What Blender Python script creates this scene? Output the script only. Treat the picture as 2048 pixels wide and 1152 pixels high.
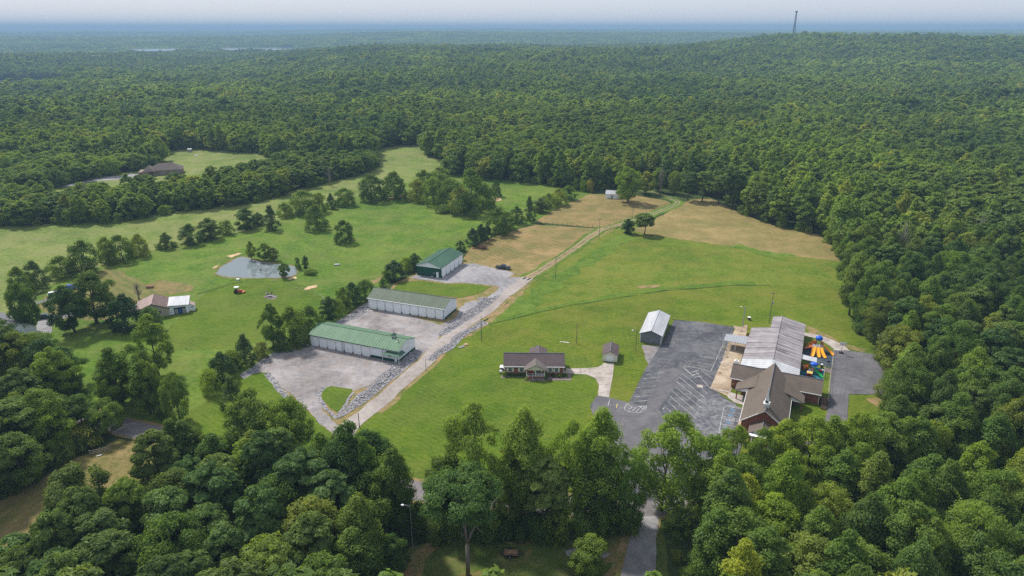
import bpy, math, random
import numpy as np
R = math.radians
scene = bpy.context.scene
for _o in list(bpy.data.objects):
    bpy.data.objects.remove(_o, do_unlink=True)

# ------------------------------------------------------------------ camera
FOC, CX, CY, CAMZ = 1365.0, 1024.0, 576.0, 90.0          # photograph is 2048 x 1152
PITCH = math.atan(521.0 / FOC)
cam_data = bpy.data.cameras.new('camera')
cam_data.sensor_width = 36.0
cam_data.lens = FOC / 2048.0 * 36.0
cam_data.clip_start = 1.0
cam_data.clip_end = 80000.0
cam = bpy.data.objects.new('camera', cam_data)
cam.location = (0, 0, CAMZ)
cam.rotation_euler = (R(90) - PITCH, 0, 0)
scene.collection.objects.link(cam)
scene.camera = cam

# ------------------------------------------------------------------ sky, sun, exposure
SUN_ELEV = R(50)
SUN_AZ = R(-42)                       # measured from +Y (camera forward) towards +X
world = bpy.data.worlds.new('World')
scene.world = world
world.use_nodes = True
wn = world.node_tree
bg = wn.nodes['Background']
sky = wn.nodes.new('ShaderNodeTexSky')
sky.sky_type = 'NISHITA'
sky.sun_disc = False
sky.sun_elevation = SUN_ELEV
sky.sun_rotation = SUN_AZ
sky.altitude = 200
sky.air_density = 1.0
sky.dust_density = 1.5
sky.ozone_density = 1.0
veil = wn.nodes.new('ShaderNodeMix')          # thin even high cloud over the blue
veil.data_type = 'RGBA'
veil.inputs[0].default_value = 0.88
veil.inputs[7].default_value = (3.05, 3.22, 3.66, 1)
wn.links.new(sky.outputs[0], veil.inputs[6])
wn.links.new(veil.outputs[2], bg.inputs['Color'])
bg.inputs['Strength'].default_value = 0.11
sun_data = bpy.data.lights.new('sun', 'SUN')
sun_data.energy = 2.5
sun_data.angle = R(5)
sun_data.color = (1.0, 0.95, 0.87)
sun = bpy.data.objects.new('sun', sun_data)
sun.location = (-300, 300, 400)
sun.rotation_euler = (R(90) - SUN_ELEV, 0, math.pi - SUN_AZ)
scene.collection.objects.link(sun)
scene.view_settings.view_transform = 'Standard'
scene.view_settings.look = 'None'
scene.view_settings.gamma = 1.0
scene.view_settings.exposure = 1.06
scene.view_settings.use_curve_mapping = False
scene.render.engine = 'CYCLES'
cy = scene.cycles
cy.max_bounces = 6
cy.diffuse_bounces = 4
cy.glossy_bounces = 2
cy.transmission_bounces = 4
cy.volume_bounces = 1
cy.transparent_max_bounces = 8
cy.caustics_reflective = False
cy.caustics_refractive = False
cy.sample_clamp_indirect = 4.0
cy.use_denoising = False        # the fine grain is kept
try:
    cy.denoiser = 'OPENIMAGEDENOISE'
    cy.denoising_input_passes = 'RGB_ALBEDO_NORMAL'
    cy.denoising_prefilter = 'ACCURATE'
except Exception:
    pass
scene.render.film_transparent = False
scene.render.use_persistent_data = False

# ------------------------------------------------------------------ helpers
_c, _s = math.cos(PITCH), math.sin(PITCH)
def G(px, py, z=0.0):
    """point of the place at height z that the photograph shows at (px, py)"""
    u, v = px - CX, CY - py
    d = (u, FOC * _c + v * _s, -FOC * _s + v * _c)
    t = (z - CAMZ) / d[2]
    return (d[0] * t, d[1] * t)
def depth_of(x, y, z=0.0):
    return y * _c - (z - CAMZ) * _s
def proj(x, y, z):
    dz = z - CAMZ
    zc = y * _c - dz * _s
    return (CX + FOC * x / zc, CY - FOC * (y * _s + dz * _c) / zc)
def height_for(x, y, py):
    """height of a thing standing at (x, y) whose top the photograph shows at row py"""
    lo, hi = 0.0, 80.0
    for _ in range(40):
        m = (lo + hi) / 2
        if proj(x, y, m)[1] > py: lo = m
        else: hi = m
    return lo
COL = scene.collection
def tag(o, label=None, cat=None, group=None, kind=None):
    if label: o['label'] = label
    if cat: o['category'] = cat
    if group: o['group'] = group
    if kind: o['kind'] = kind
    return o
def thing(name, label, cat, loc=(0, 0, 0), rot=0.0, group=None):
    o = bpy.data.objects.new(name, None)
    o.empty_display_size = 0.5
    o.location = loc if len(loc) == 3 else (loc[0], loc[1], 0.0)
    o.rotation_euler = (0, 0, rot)
    COL.objects.link(o)
    return tag(o, label, cat, group)
def V(a, b, t): return tuple(a[i] + (b[i] - a[i]) * t for i in range(len(a)))
def sub(a, b): return tuple(x - y for x, y in zip(a, b))
def addv(a, b): return tuple(x + y for x, y in zip(a, b))
def mul(a, k): return tuple(x * k for x in a)
def cross(a, b): return (a[1]*b[2]-a[2]*b[1], a[2]*b[0]-a[0]*b[2], a[0]*b[1]-a[1]*b[0])
def norm(a):
    l = math.sqrt(sum(x*x for x in a)) or 1.0
    return tuple(x / l for x in a)
def mesh_obj(name, verts, faces, mat, parent=None, smooth=False):
    me = bpy.data.meshes.new(name)
    me.from_pydata(verts, [], faces)
    me.update()
    if smooth:
        me.polygons.foreach_set('use_smooth', [True] * len(me.polygons))
    if mat: me.materials.append(mat)
    o = bpy.data.objects.new(name, me)
    COL.objects.link(o)
    if parent: o.parent = parent
    return o
class MB:
    def __init__(s): s.v, s.f = [], []
    def add(s, vs, fs):
        o = len(s.v); s.v += [tuple(v) for v in vs]; s.f += [tuple(i + o for i in f) for f in fs]
        return s
    def box(s, x0, x1, y0, y1, z0, z1):
        return s.add([(x0,y0,z0),(x1,y0,z0),(x1,y1,z0),(x0,y1,z0),(x0,y0,z1),(x1,y0,z1),(x1,y1,z1),(x0,y1,z1)],
                     [(0,3,2,1),(4,5,6,7),(0,1,5,4),(1,2,6,5),(2,3,7,6),(3,0,4,7)])
    def prism(s, poly, vec):
        n = len(poly)
        return s.add(list(poly) + [addv(p, vec) for p in poly],
                     [tuple(range(n))[::-1], tuple(range(n, 2*n))] + [(i, (i+1) % n, n+(i+1) % n, n+i) for i in range(n)])
    def slab(s, q, th):
        n = norm(cross(sub(q[1], q[0]), sub(q[-1], q[0])))
        if n[2] < 0: n = mul(n, -1)
        return s.prism(q, mul(n, -th))
    def tube(s, p0, p1, r0, r1=None, n=8):
        return s.path([p0, p1], [r0, r0 if r1 is None else r1], n)
    def path(s, pts, rad, n=8):
        rings = []
        for i, p in enumerate(pts):
            a = pts[max(0, i-1)]; b = pts[min(len(pts)-1, i+1)]
            d = norm(sub(b, a))
            u = norm(cross(d, (0, 0, 1) if abs(d[2]) < 0.9 else (1, 0, 0))); w = cross(d, u)
            rings.append([addv(p, addv(mul(u, rad[i]*math.cos(6.28318*k/n)), mul(w, rad[i]*math.sin(6.28318*k/n)))) for k in range(n)])
        vs = [v for r in rings for v in r]; fs = []
        for i in range(len(pts)-1):
            for k in range(n):
                fs.append((i*n+k, i*n+(k+1) % n, (i+1)*n+(k+1) % n, (i+1)*n+k))
        fs.append(tuple(range(n))[::-1]); fs.append(tuple(range((len(pts)-1)*n, len(pts)*n)))
        return s.add(vs, fs)
    def ball(s, c, r, sq=(1, 1, 1), n=10, m=6):
        vs = [(c[0], c[1], c[2]-r*sq[2])]
        for j in range(1, m):
            a = math.pi*j/m - math.pi/2
            for k in range(n):
                vs.append((c[0]+r*sq[0]*math.cos(a)*math.cos(6.28318*k/n), c[1]+r*sq[1]*math.cos(a)*math.sin(6.28318*k/n), c[2]+r*sq[2]*math.sin(a)))
        vs.append((c[0], c[1], c[2]+r*sq[2])); T = len(vs)-1
        fs = [(0, 1+(k+1) % n, 1+k) for k in range(n)]
        for j in range(m-2):
            for k in range(n):
                a = 1+j*n; fs.append((a+k, a+(k+1) % n, a+n+(k+1) % n, a+n+k))
        a = 1+(m-2)*n
        fs += [(a+k, a+(k+1) % n, T) for k in range(n)]
        return s.add(vs, fs)
    def build(s, name, mat, parent=None, smooth=False):
        return mesh_obj(name, s.v, s.f, mat, parent, smooth)
def part_box(name, mat, parent, *b): return MB().box(*b).build(name, mat, parent)

# smooth value noise for outlines and terrain
_rng = np.random.RandomState(7)
_lat = _rng.rand(256, 256)
def vnoise(x, y, sc=1.0):
    x = np.asarray(x, float) / sc; y = np.asarray(y, float) / sc
    xi = np.floor(x).astype(int); yi = np.floor(y).astype(int)
    fx = x - xi; fy = y - yi
    fx = fx*fx*(3-2*fx); fy = fy*fy*(3-2*fy)
    a = _lat[xi % 256, yi % 256]; b = _lat[(xi+1) % 256, yi % 256]
    c = _lat[xi % 256, (yi+1) % 256]; d = _lat[(xi+1) % 256, (yi+1) % 256]
    return (a*(1-fx)+b*fx)*(1-fy) + (c*(1-fx)+d*fx)*fy
def catmull(pts, closed, step):
    out = []; n = len(pts)
    rng = range(n) if closed else range(n-1)
    for i in rng:
        if closed: p0, p1, p2, p3 = pts[i-1], pts[i], pts[(i+1) % n], pts[(i+2) % n]
        else: p0, p1, p2, p3 = pts[max(i-1, 0)], pts[i], pts[i+1], pts[min(i+2, n-1)]
        L = math.dist(p1, p2); k = max(1, int(L/step))
        for j in range(k):
            t = j/k
            out.append(tuple(0.5*((2*p1[a])+(-p0[a]+p2[a])*t+(2*p0[a]-5*p1[a]+4*p2[a]-p3[a])*t*t+(-p0[a]+3*p1[a]-3*p2[a]+p3[a])*t**3) for a in (0, 1)))
    if not closed: out.append(tuple(pts[-1]))
    return out
def outline(pts, step, jit=0.0, smooth=False, sc=3.0):
    if smooth: P = catmull(pts, True, step)
    else:
        P = []
        for i, p in enumerate(pts):
            q = pts[(i+1) % len(pts)]; k = max(1, int(math.dist(p, q)/step))
            P += [V(p, q, j/k) for j in range(k)]
    if jit:
        out = []
        for x, y in P:
            nx = float(vnoise(x+31, y+7, sc)+0.6*vnoise(x-9, y+53, sc/3)-0.8); ny = float(vnoise(x-77, y+11, sc)+0.6*vnoise(x+19, y-33, sc/3)-0.8)
            out.append((x+nx*jit*1.6, y+ny*jit*1.6))
        P = out
    return P
def sheet(name, pix, z, mat, jit=0.0, step=1.0, smooth=False, kind='structure', parent=None, world_pts=False, sc=3.0):
    pts = pix if world_pts else [G(*p) for p in pix]
    P = outline(pts, step, jit, smooth, sc)
    o = mesh_obj(name, [(x, y, z) for x, y in P], [tuple(range(len(P)))], mat, parent)
    if o.data.polygons[0].normal.z < 0: o.data.flip_normals()
    if kind: o['kind'] = kind
    return o
def strip_pts(center, width, step=2.0, jit=0.0, seed=0):
    P = catmull(center, False, step); L = []; Rr = []
    for i, p in enumerate(P):
        a = P[max(0, i-1)]; b = P[min(len(P)-1, i+1)]
        d = norm((b[0]-a[0], b[1]-a[1])); n = (-d[1], d[0])
        w = (width[0]+(width[1]-width[0])*i/max(1, len(P)-1))/2 if isinstance(width, tuple) else width/2
        j1 = jit*(float(vnoise(p[0]+seed, p[1], 4))-0.5)*2; j2 = jit*(float(vnoise(p[0]-50, p[1]+seed, 4))-0.5)*2
        L.append((p[0]+n[0]*(w+j1), p[1]+n[1]*(w+j1))); Rr.append((p[0]-n[0]*(w+j2), p[1]-n[1]*(w+j2)))
    return L, Rr
def strip(name, center, width, z, mat, step=2.0, jit=0.0, kind='structure', parent=None, seed=0):
    L, Rr = strip_pts(center, width, step, jit, seed); n = len(L)
    vs = [(x, y, z) for x, y in L] + [(x, y, z) for x, y in Rr]
    o = mesh_obj(name, vs, [(i, n+i, n+i+1, i+1) for i in range(n-1)], mat, parent)
    if kind: o['kind'] = kind
    return o
def inside(poly, x, y):
    x = np.asarray(x); y = np.asarray(y); r = np.zeros(x.shape, bool); n = len(poly)
    for i in range(n):
        x0, y0 = poly[i]; x1, y1 = poly[(i+1) % n]
        if y0 == y1: continue
        c = ((y0 > y) != (y1 > y)) & (x < (x1-x0)*(y-y0)/(y1-y0)+x0)
        r ^= c
    return r
def dist_poly(poly, x, y, closed=True):
    x = np.asarray(x, float); y = np.asarray(y, float); best = np.full(x.shape, 1e9); n = len(poly)
    for i in range(n if closed else n-1):
        x0, y0 = poly[i]; x1, y1 = poly[(i+1) % n]
        dx, dy = x1-x0, y1-y0; L = dx*dx+dy*dy or 1e-9
        t = np.clip(((x-x0)*dx+(y-y0)*dy)/L, 0, 1)
        best = np.minimum(best, np.hypot(x-x0-t*dx, y-y0-t*dy))
    return best

# ------------------------------------------------------------------ materials
class NT:
    def __init__(s, name):
        s.m = bpy.data.materials.new(name); s.m.use_nodes = True
        s.t = s.m.node_tree; s.b = s.t.nodes['Principled BSDF']; s.out = s.t.nodes['Material Output']
        s.co = s.t.nodes.new('ShaderNodeTexCoord')
    def n(s, typ, **kw):
        nd = s.t.nodes.new(typ)
        for k, v in kw.items():
            if hasattr(nd, k) and k not in nd.inputs: setattr(nd, k, v)
            else: nd.inputs[k].default_value = v
        return nd
    def l(s, a, b): s.t.links.new(a, b)
    def noise(s, scale, detail=3.0, rough=0.55, vec=None, dist=0.0):
        nd = s.n('ShaderNodeTexNoise'); nd.inputs['Scale'].default_value = scale
        nd.inputs['Detail'].default_value = detail; nd.inputs['Roughness'].default_value = rough
        nd.inputs['Distortion'].default_value = dist
        s.l(vec or s.co.outputs['Object'], nd.inputs['Vector'])
        return nd.outputs['Fac']
    def mapped(s, scale=(1, 1, 1), rot=(0, 0, 0), src='Object'):
        nd = s.n('ShaderNodeMapping'); nd.inputs['Scale'].default_value = scale; nd.inputs['Rotation'].default_value = rot
        s.l(s.co.outputs[src], nd.inputs['Vector']); return nd.outputs[0]
    def ramp(s, fac, stops):
        nd = s.n('ShaderNodeValToRGB'); e = nd.color_ramp.elements
        while len(e) < len(stops): e.new(0.5)
        for i, (p, c) in enumerate(stops):
            e[i].position = p; e[i].color = (c[0], c[1], c[2], 1) if not isinstance(c, (int, float)) else (c, c, c, 1)
        s.l(fac, nd.inputs[0]); return nd.outputs[0]
    def mix(s, fac, a, b, blend='MIX'):
        nd = s.n('ShaderNodeMix'); nd.data_type = 'RGBA'; nd.blend_type = blend
        for i, v in ((0, fac), (6, a), (7, b)):
            if isinstance(v, (int, float)): nd.inputs[i].default_value = v
            elif isinstance(v, tuple): nd.inputs[i].default_value = (v[0], v[1], v[2], 1)
            else: s.l(v, nd.inputs[i])
        return nd.outputs[2]
    def math(s, op, a, b=0.0, c=None):
        nd = s.n('ShaderNodeMath'); nd.operation = op
        for i, v in enumerate((a, b) if c is None else (a, b, c)):
            if isinstance(v, (int, float)): nd.inputs[i].default_value = v
            else: s.l(v, nd.inputs[i])
        return nd.outputs[0]
    def bump(s, h, strength=0.3, dist=0.1):
        nd = s.n('ShaderNodeBump'); nd.inputs['Strength'].default_value = strength; nd.inputs['Distance'].default_value = dist
        s.l(h, nd.inputs['Height']); s.l(nd.outputs[0], s.b.inputs['Normal'])
    def done(s, col=None, rough=0.8, spec=0.3, metal=0.0):
        if col is not None:
            if isinstance(col, tuple): s.b.inputs['Base Color'].default_value = (col[0], col[1], col[2], 1)
            else: s.l(col, s.b.inputs['Base Color'])
        if isinstance(rough, (int, float)): s.b.inputs['Roughness'].default_value = rough
        else: s.l(rough, s.b.inputs['Roughness'])
        s.b.inputs['Specular IOR Level'].default_value = spec; s.b.inputs['Metallic'].default_value = metal
        return s.m
def k3(c, k): return (c[0]*k, c[1]*k, c[2]*k)
M = {}
def worn(name, c, under, amt=0.5, scale=2.5):
    t = NT(name)
    w = t.ramp(t.math('ADD', t.math('MULTIPLY', t.noise(scale, 4, 0.7), 0.6), t.math('MULTIPLY', t.noise(scale*0.25, 3), 0.4)), [(0.5-amt*0.22, 0.0), (0.5+0.14, 1.0)])
    M[name] = t.done(t.mix(w, c, under), 0.8, 0.2); return M[name]
def paint(name, c, rough=0.55, var=0.12, scale=1.2, spec=0.3, metal=0.0, dirt=None):
    t = NT(name)
    f = t.noise(scale, 4)
    col = t.ramp(f, [(0.3, k3(c, 1-var)), (0.7, k3(c, 1+var))])
    g = t.noise(scale*9, 2)
    col = t.mix(0.25, col, t.ramp(g, [(0.35, k3(c, 0.82)), (0.65, k3(c, 1.12))]))
    if dirt:
        d = t.ramp(t.noise(scale*0.6, 5, 0.65), [(0.5, 0.0), (0.75, 1.0)])
        col = t.mix(t.math('MULTIPLY', d, 0.6), col, dirt)
    M[name] = t.done(col, rough, spec, metal); return M[name]
def turf(name, a, b, c, big=0.02, mid=0.12, fine=1.3, stripes=None, tan=None, tan_amt=0.5, bump=0.35, gain=1.3):
    """grass: a dark, b mid, c light; stripes = (angle, width_m, strength)"""
    a, b, c = k3(a, gain), k3(b, gain), k3(c, gain)
    if tan: tan = k3(tan, gain)
    t = NT(name)
    n1 = t.noise(big, 4, 0.6); n2 = t.noise(mid, 4, 0.6); n3 = t.noise(fine, 4, 0.7); n4 = t.noise(fine*4.5, 2, 0.6)
    n5 = t.noise(mid*3.2, 4, 0.65, vec=t.mapped((1, 2.4, 1), (0, 0, 0.6)))
    v = t.math('ADD', t.math('MULTIPLY', n1, 0.22), t.math('ADD', t.math('MULTIPLY', n2, 0.22), t.math('ADD', t.math('MULTIPLY', n5, 0.19), t.math('ADD', t.math('MULTIPLY', n3, 0.22), t.math('MULTIPLY', n4, 0.15)))))
    col = t.ramp(v, [(0.435, a), (0.5, b), (0.565, c)])
    if tan:
        d = t.ramp(t.math('ADD', t.math('MULTIPLY', t.noise(mid*0.55, 5, 0.62), 0.7), t.math('MULTIPLY', n3, 0.3)), [(0.44, 0.0), (0.60, 1.0)])
        col = t.mix(t.math('MULTIPLY', d, tan_amt), col, tan)
    if stripes:
        for ang, wd, st in stripes:
            mp = t.mapped(rot=(0, 0, R(ang)))
            w = t.n('ShaderNodeTexWave'); w.wave_type = 'BANDS'; w.bands_direction = 'X'
            w.inputs['Scale'].default_value = 0.314/wd; w.inputs['Distortion'].default_value = 5.0
            w.inputs['Detail'].default_value = 3; w.inputs['Detail Scale'].default_value = 0.35
            t.l(mp, w.inputs['Vector'])
            col = t.mix(st, col, t.ramp(w.outputs['Fac'], [(0.2, k3(a, 0.9)), (0.8, c if not tan else V(c, tan, 0.5))]))
    t.bump(t.math('ADD', n3, t.math('MULTIPLY', n4, 0.7)), bump, 0.25)
    M[name] = t.done(col, 0.9, 0.1); return M[name]
# ---- ground covers
turf('lawn', (0.034, 0.070, 0.003), (0.062, 0.102, 0.005), (0.100, 0.128, 0.012), 0.018, 0.10, 1.1, stripes=[(62, 1.3, 0.12)], tan=(0.150, 0.130, 0.026), tan_amt=0.45)
turf('house_lawn', (0.032, 0.070, 0.003), (0.056, 0.100, 0.005), (0.088, 0.122, 0.010), 0.02, 0.12, 1.1, stripes=[(128, 1.4, 0.12)], tan=(0.12, 0.12, 0.03), tan_amt=0.30)
turf('rough_field', (0.042, 0.080, 0.006), (0.078, 0.116, 0.010), (0.116, 0.138, 0.020), 0.022, 0.14, 0.9, tan=(0.145, 0.125, 0.026), tan_amt=0.40, bump=0.6)
turf('weeds', (0.040, 0.082, 0.008), (0.070, 0.118, 0.012), (0.105, 0.146, 0.022), 0.05, 0.3, 1.0, bump=0.8)
turf('meadow', (0.034, 0.080, 0.006), (0.064, 0.118, 0.010), (0.106, 0.150, 0.020), 0.02, 0.13, 0.7, tan=(0.12, 0.125, 0.034), tan_amt=0.45, bump=0.7)
turf('pale_pasture', (0.056, 0.092, 0.014), (0.098, 0.138, 0.026), (0.140, 0.165, 0.042), 0.018, 0.10, 0.6, tan=(0.175, 0.160, 0.070), tan_amt=0.5, bump=0.7)
turf('hay', (0.105, 0.088, 0.030), (0.195, 0.135, 0.056), (0.268, 0.186, 0.086), 0.03, 0.16, 0.7, stripes=[(-35, 2.6, 0.20)], tan=(0.085, 0.098, 0.026), tan_amt=0.75, bump=0.6)
turf('hay_rows', (0.115, 0.100, 0.034), (0.190, 0.142, 0.055), (0.262, 0.192, 0.084), 0.03, 0.12, 0.7, stripes=[(-38, 2.4, 0.28)], tan=(0.10, 0.11, 0.03), tan_amt=0.5, bump=0.6)
turf('dry_grass', (0.085, 0.078, 0.022), (0.150, 0.118, 0.046), (0.21, 0.150, 0.070), 0.06, 0.3, 1.2, tan=(0.06, 0.08, 0.018), tan_amt=0.6)
turf('olive_yard', (0.055, 0.078, 0.016), (0.095, 0.105, 0.026), (0.14, 0.125, 0.042), 0.05, 0.2, 1.0, stripes=[(-50, 3.2, 0.25)], tan=(0.15, 0.115, 0.05), tan_amt=0.6)
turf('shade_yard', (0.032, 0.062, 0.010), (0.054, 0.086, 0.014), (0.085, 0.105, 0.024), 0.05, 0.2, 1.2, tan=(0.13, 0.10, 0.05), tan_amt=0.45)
turf('forest_floor', (0.016, 0.018, 0.008), (0.030, 0.030, 0.012), (0.050, 0.044, 0.020), 0.02, 0.2, 1.0)
turf('verge', (0.060, 0.082, 0.016), (0.120, 0.118, 0.034), (0.20, 0.145, 0.07), 0.1, 0.4, 1.5, tan=(0.24, 0.15, 0.085), tan_amt=0.8)
def mineral(name, a, b, c, s1=0.08, s2=0.6, s3=6.0, rough=0.9, bump=0.3, tracks=None, spot=None, cracks=None):
    t = NT(name)
    n1 = t.noise(s1, 4, 0.6, dist=0.6); n2 = t.noise(s2, 4, 0.65); n3 = t.noise(s3, 3, 0.7)
    v = t.math('ADD', t.math('MULTIPLY', n1, 0.42), t.math('ADD', t.math('MULTIPLY', n2, 0.35), t.math('MULTIPLY', n3, 0.23)))
    col = t.ramp(v, [(0.41, a), (0.5, b), (0.59, c)])
    if tracks:
        ang, wd, st, tc = tracks
        mp = t.mapped(rot=(0, 0, R(ang)))
        w = t.n('ShaderNodeTexWave'); w.bands_direction = 'X'; w.inputs['Scale'].default_value = 0.314/wd
        w.inputs['Distortion'].default_value = 16; w.inputs['Detail'].default_value = 4; w.inputs['Detail Scale'].default_value = 0.3
        t.l(mp, w.inputs['Vector'])
        col = t.mix(t.math('MULTIPLY', t.ramp(w.outputs['Fac'], [(0.45, 0.0), (0.8, 1.0)]), st), col, tc)
    if spot:
        d = t.ramp(t.noise(s2*0.5, 5, 0.7), [(0.53, 0.0), (0.64, 1.0)])
        col = t.mix(t.math('MULTIPLY', d, 0.7), col, spot)
    if cracks:
        sc, cc, wd = cracks
        vo = t.n('ShaderNodeTexVoronoi'); vo.feature = 'DISTANCE_TO_EDGE'; vo.inputs['Scale'].default_value = sc
        wob = t.n('ShaderNodeTexNoise'); wob.inputs['Scale'].default_value = 0.5; wob.inputs['Detail'].default_value = 4; t.l(t.co.outputs['Object'], wob.inputs['Vector'])
        t.l(t.mix(0.35, t.co.outputs['Object'], wob.outputs['Color'], 'ADD'), vo.inputs['Vector'])
        col = t.mix(t.ramp(vo.outputs['Distance'], [(0.0, 0.75), (wd, 0.0)]), col, cc)
    t.bump(n3, bump, 0.05)
    M[name] = t.done(col, rough, 0.2); return M[name]
mineral('gravel', (0.150, 0.138, 0.138), (0.242, 0.224, 0.224), (0.34, 0.318, 0.316), tracks=(30, 5.5, 0.22, (0.34, 0.285, 0.26)), spot=(0.20, 0.165, 0.14))
mineral('gravel_grey', (0.17, 0.165, 0.173), (0.235, 0.228, 0.238), (0.31, 0.302, 0.31), tracks=(-20, 2.6, 0.2, (0.32, 0.28, 0.26)))
mineral('gravel_road', (0.23, 0.20, 0.185), (0.30, 0.265, 0.245), (0.37, 0.335, 0.31), tracks=(-34, 1.1, 0.2, (0.36, 0.30, 0.26)))
mineral('bare_dirt', (0.19, 0.10, 0.055), (0.28, 0.16, 0.09), (0.37, 0.235, 0.145))
mineral('sand', (0.36, 0.22, 0.12), (0.50, 0.33, 0.20), (0.60, 0.44, 0.29))
mineral('asphalt', (0.055, 0.057, 0.066), (0.085, 0.087, 0.098), (0.128, 0.129, 0.140), 0.10, 0.5, 5, spot=(0.14, 0.135, 0.135), cracks=(0.16, (0.16, 0.155, 0.155), 0.014))
mineral('asphalt_patch', (0.095, 0.092, 0.100), (0.125, 0.120, 0.128), (0.16, 0.154, 0.16), 0.12, 0.5, 5, spot=(0.09, 0.09, 0.098), cracks=(0.2, (0.06, 0.06, 0.066), 0.016))
mineral('asphalt_road', (0.13, 0.118, 0.122), (0.17, 0.155, 0.158), (0.22, 0.20, 0.20), 0.1, 0.6, 5, tracks=(70, 1.6, 0.15, (0.2, 0.185, 0.18)))
mineral('asphalt_crack', (0.075, 0.078, 0.09), (0.12, 0.122, 0.135), (0.19, 0.19, 0.20), 0.35, 1.1, 5, spot=(0.21, 0.21, 0.22), cracks=(0.45, (0.22, 0.22, 0.225), 0.03))
mineral('concrete', (0.25, 0.215, 0.185), (0.36, 0.32, 0.285), (0.46, 0.42, 0.385), 0.25, 0.8, 6, spot=(0.22, 0.17, 0.14))
mineral('concrete_tan', (0.25, 0.185, 0.125), (0.36, 0.285, 0.205), (0.46, 0.385, 0.295), 0.18, 0.5, 6, spot=(0.26, 0.17, 0.095))
mineral('mulch', (0.10, 0.075, 0.07), (0.17, 0.135, 0.13), (0.25, 0.20, 0.19), 0.5, 2, 8)
mineral('mat_slate', (0.030, 0.045, 0.060), (0.040, 0.060, 0.078), (0.055, 0.078, 0.096), 0.3, 1.5, 9)
mineral('mat_teal', (0.010, 0.080, 0.115), (0.015, 0.110, 0.150), (0.028, 0.145, 0.19), 0.3, 1.2, 9)
worn('line_white', (0.62, 0.62, 0.60), (0.13, 0.13, 0.14), 0.5)
worn('line_faded', (0.34, 0.34, 0.33), (0.10, 0.10, 0.11), 1.0)
paint('line_blue', (0.10, 0.28, 0.48), 0.7, 0.3, 2.0)
paint('line_yellow', (0.60, 0.48, 0.10), 0.7, 0.25, 2.0)

# ---- terrain: one sheet to the horizon
def sstep(a, b, x):
    t = np.clip((np.asarray(x, float)-a)/(b-a), 0, 1); return t*t*(3-2*t)
def terrain(x, y):
    x = np.asarray(x, float); y = np.asarray(y, float)
    r = np.hypot(x, y); az = np.degrees(np.arctan2(x, np.maximum(y, 1e-6)))
    az = np.where(y <= 0, np.sign(x)*90, az)
    k = sstep(680, 1500, r)
    right = sstep(5, 24, az)
    left = 1-sstep(-24, -8, az)
    h = k*(vnoise(x, y, 460)*26-13) * (1-sstep(3200, 4200, r))
    crest = 10 + 34*right - 14*left
    h += crest*np.exp(-((r-2450)/620.0)**2)*sstep(700, 1900, r)
    h -= 16*left*k
    # valley with the lake arms, then long ridges behind
    h -= 22*np.exp(-((r-3850)/520.0)**2)*(1-0.8*right)
    h += (32*np.exp(-((r-6000)/1100.0)**2)+36*np.exp(-((r-10500)/1900.0)**2)+58*sstep(12500, 17000, r))*(0.78+0.42*vnoise(x+900, y-400, 2300))
    h += sstep(4200, 6000, r)*((vnoise(x, y, 700)-0.5)*18+(vnoise(x-3000, y*2.2, 2600)-0.5)*26)
    return np.where(y < 0, 0.0, h)*1.0
NA, NR = 300, 190
ang = np.linspace(-math.pi, math.pi, NA+1)
fine = np.sign(ang)*np.abs(ang/math.pi)**1.7*math.pi
rad = np.concatenate([[0.0], np.geomspace(30, 30000, NR)])
AA, RR = np.meshgrid(fine[:-1], rad[1:], indexing='ij')
gx, gy = RR*np.sin(AA), RR*np.cos(AA)
gz = terrain(gx, gy)
verts = [(0.0, 0.0, 0.0)] + list(zip(gx.ravel().tolist(), gy.ravel().tolist(), gz.ravel().tolist()))
faces = []
for i in range(NA):
    j = (i+1) % NA
    a0, b0 = 1+i*NR, 1+j*NR
    faces.append((0, b0, a0))
    for q in range(NR-1):
        faces.append((a0+q, b0+q, b0+q+1, a0+q+1))
t = NT('ground_cover')
g1 = t.noise(0.012, 5, 0.6); g2 = t.noise(0.0016, 5, 0.6)
t.done(t.mix(0.5, t.ramp(g1, [(0.35, (0.026, 0.042, 0.014)), (0.65, (0.065, 0.092, 0.026))]), t.ramp(g2, [(0.35, (0.022, 0.040, 0.014)), (0.65, (0.075, 0.105, 0.030))])), 0.95, 0.05)
ground = mesh_obj('ground', verts, faces, t.m, smooth=True)
if ground.data.polygons[5].normal.z < 0: ground.data.flip_normals()
tag(ground, kind='structure')

# ---- fields
sheet('pale_pasture', [(-330, 720), (-330, 440), (60, 450), (240, 442), (345, 424), (520, 401), (640, 366), (742, 341), (755, 318), (742, 300), (800, 287), (846, 287), (860, 300), (908, 318), (878, 347), (800, 372), (720, 394), (640, 412), (560, 441), (500, 466), (420, 478), (330, 498), (210, 534), (100, 575), (0, 640)], 0.03, M['pale_pasture'], 1.2, 3)
sheet('meadow', [(60, 610), (100, 572), (210, 531), (330, 495), (420, 474), (500, 463), (560, 438), (640, 409), (720, 391), (800, 369), (880, 345), (985, 356), (1060, 363), (1155, 380), (1185, 388), (1112, 417), (1070, 446), (1000, 467), (958, 484), (938, 500), (905, 508), (840, 530), (790, 560), (760, 580), (700, 622), (655, 668), (560, 705), (500, 750), (440, 800), (400, 850), (250, 850), (120, 790), (20, 740), (20, 650)], 0.05, M['meadow'], 1.0, 2.5)
sheet('garden_yard', [(70, 612), (110, 578), (215, 536), (250, 545), (330, 590), (350, 605), (300, 625), (200, 640), (120, 640)], 0.07, M['olive_yard'], 1.2, 1.5)
sheet('dry_weed_patch', [(290, 572), (320, 560), (365, 566), (392, 574), (385, 582), (350, 590), (322, 588), (300, 580)], 0.085, M['dry_grass'], 1.0, 0.8)
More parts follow.
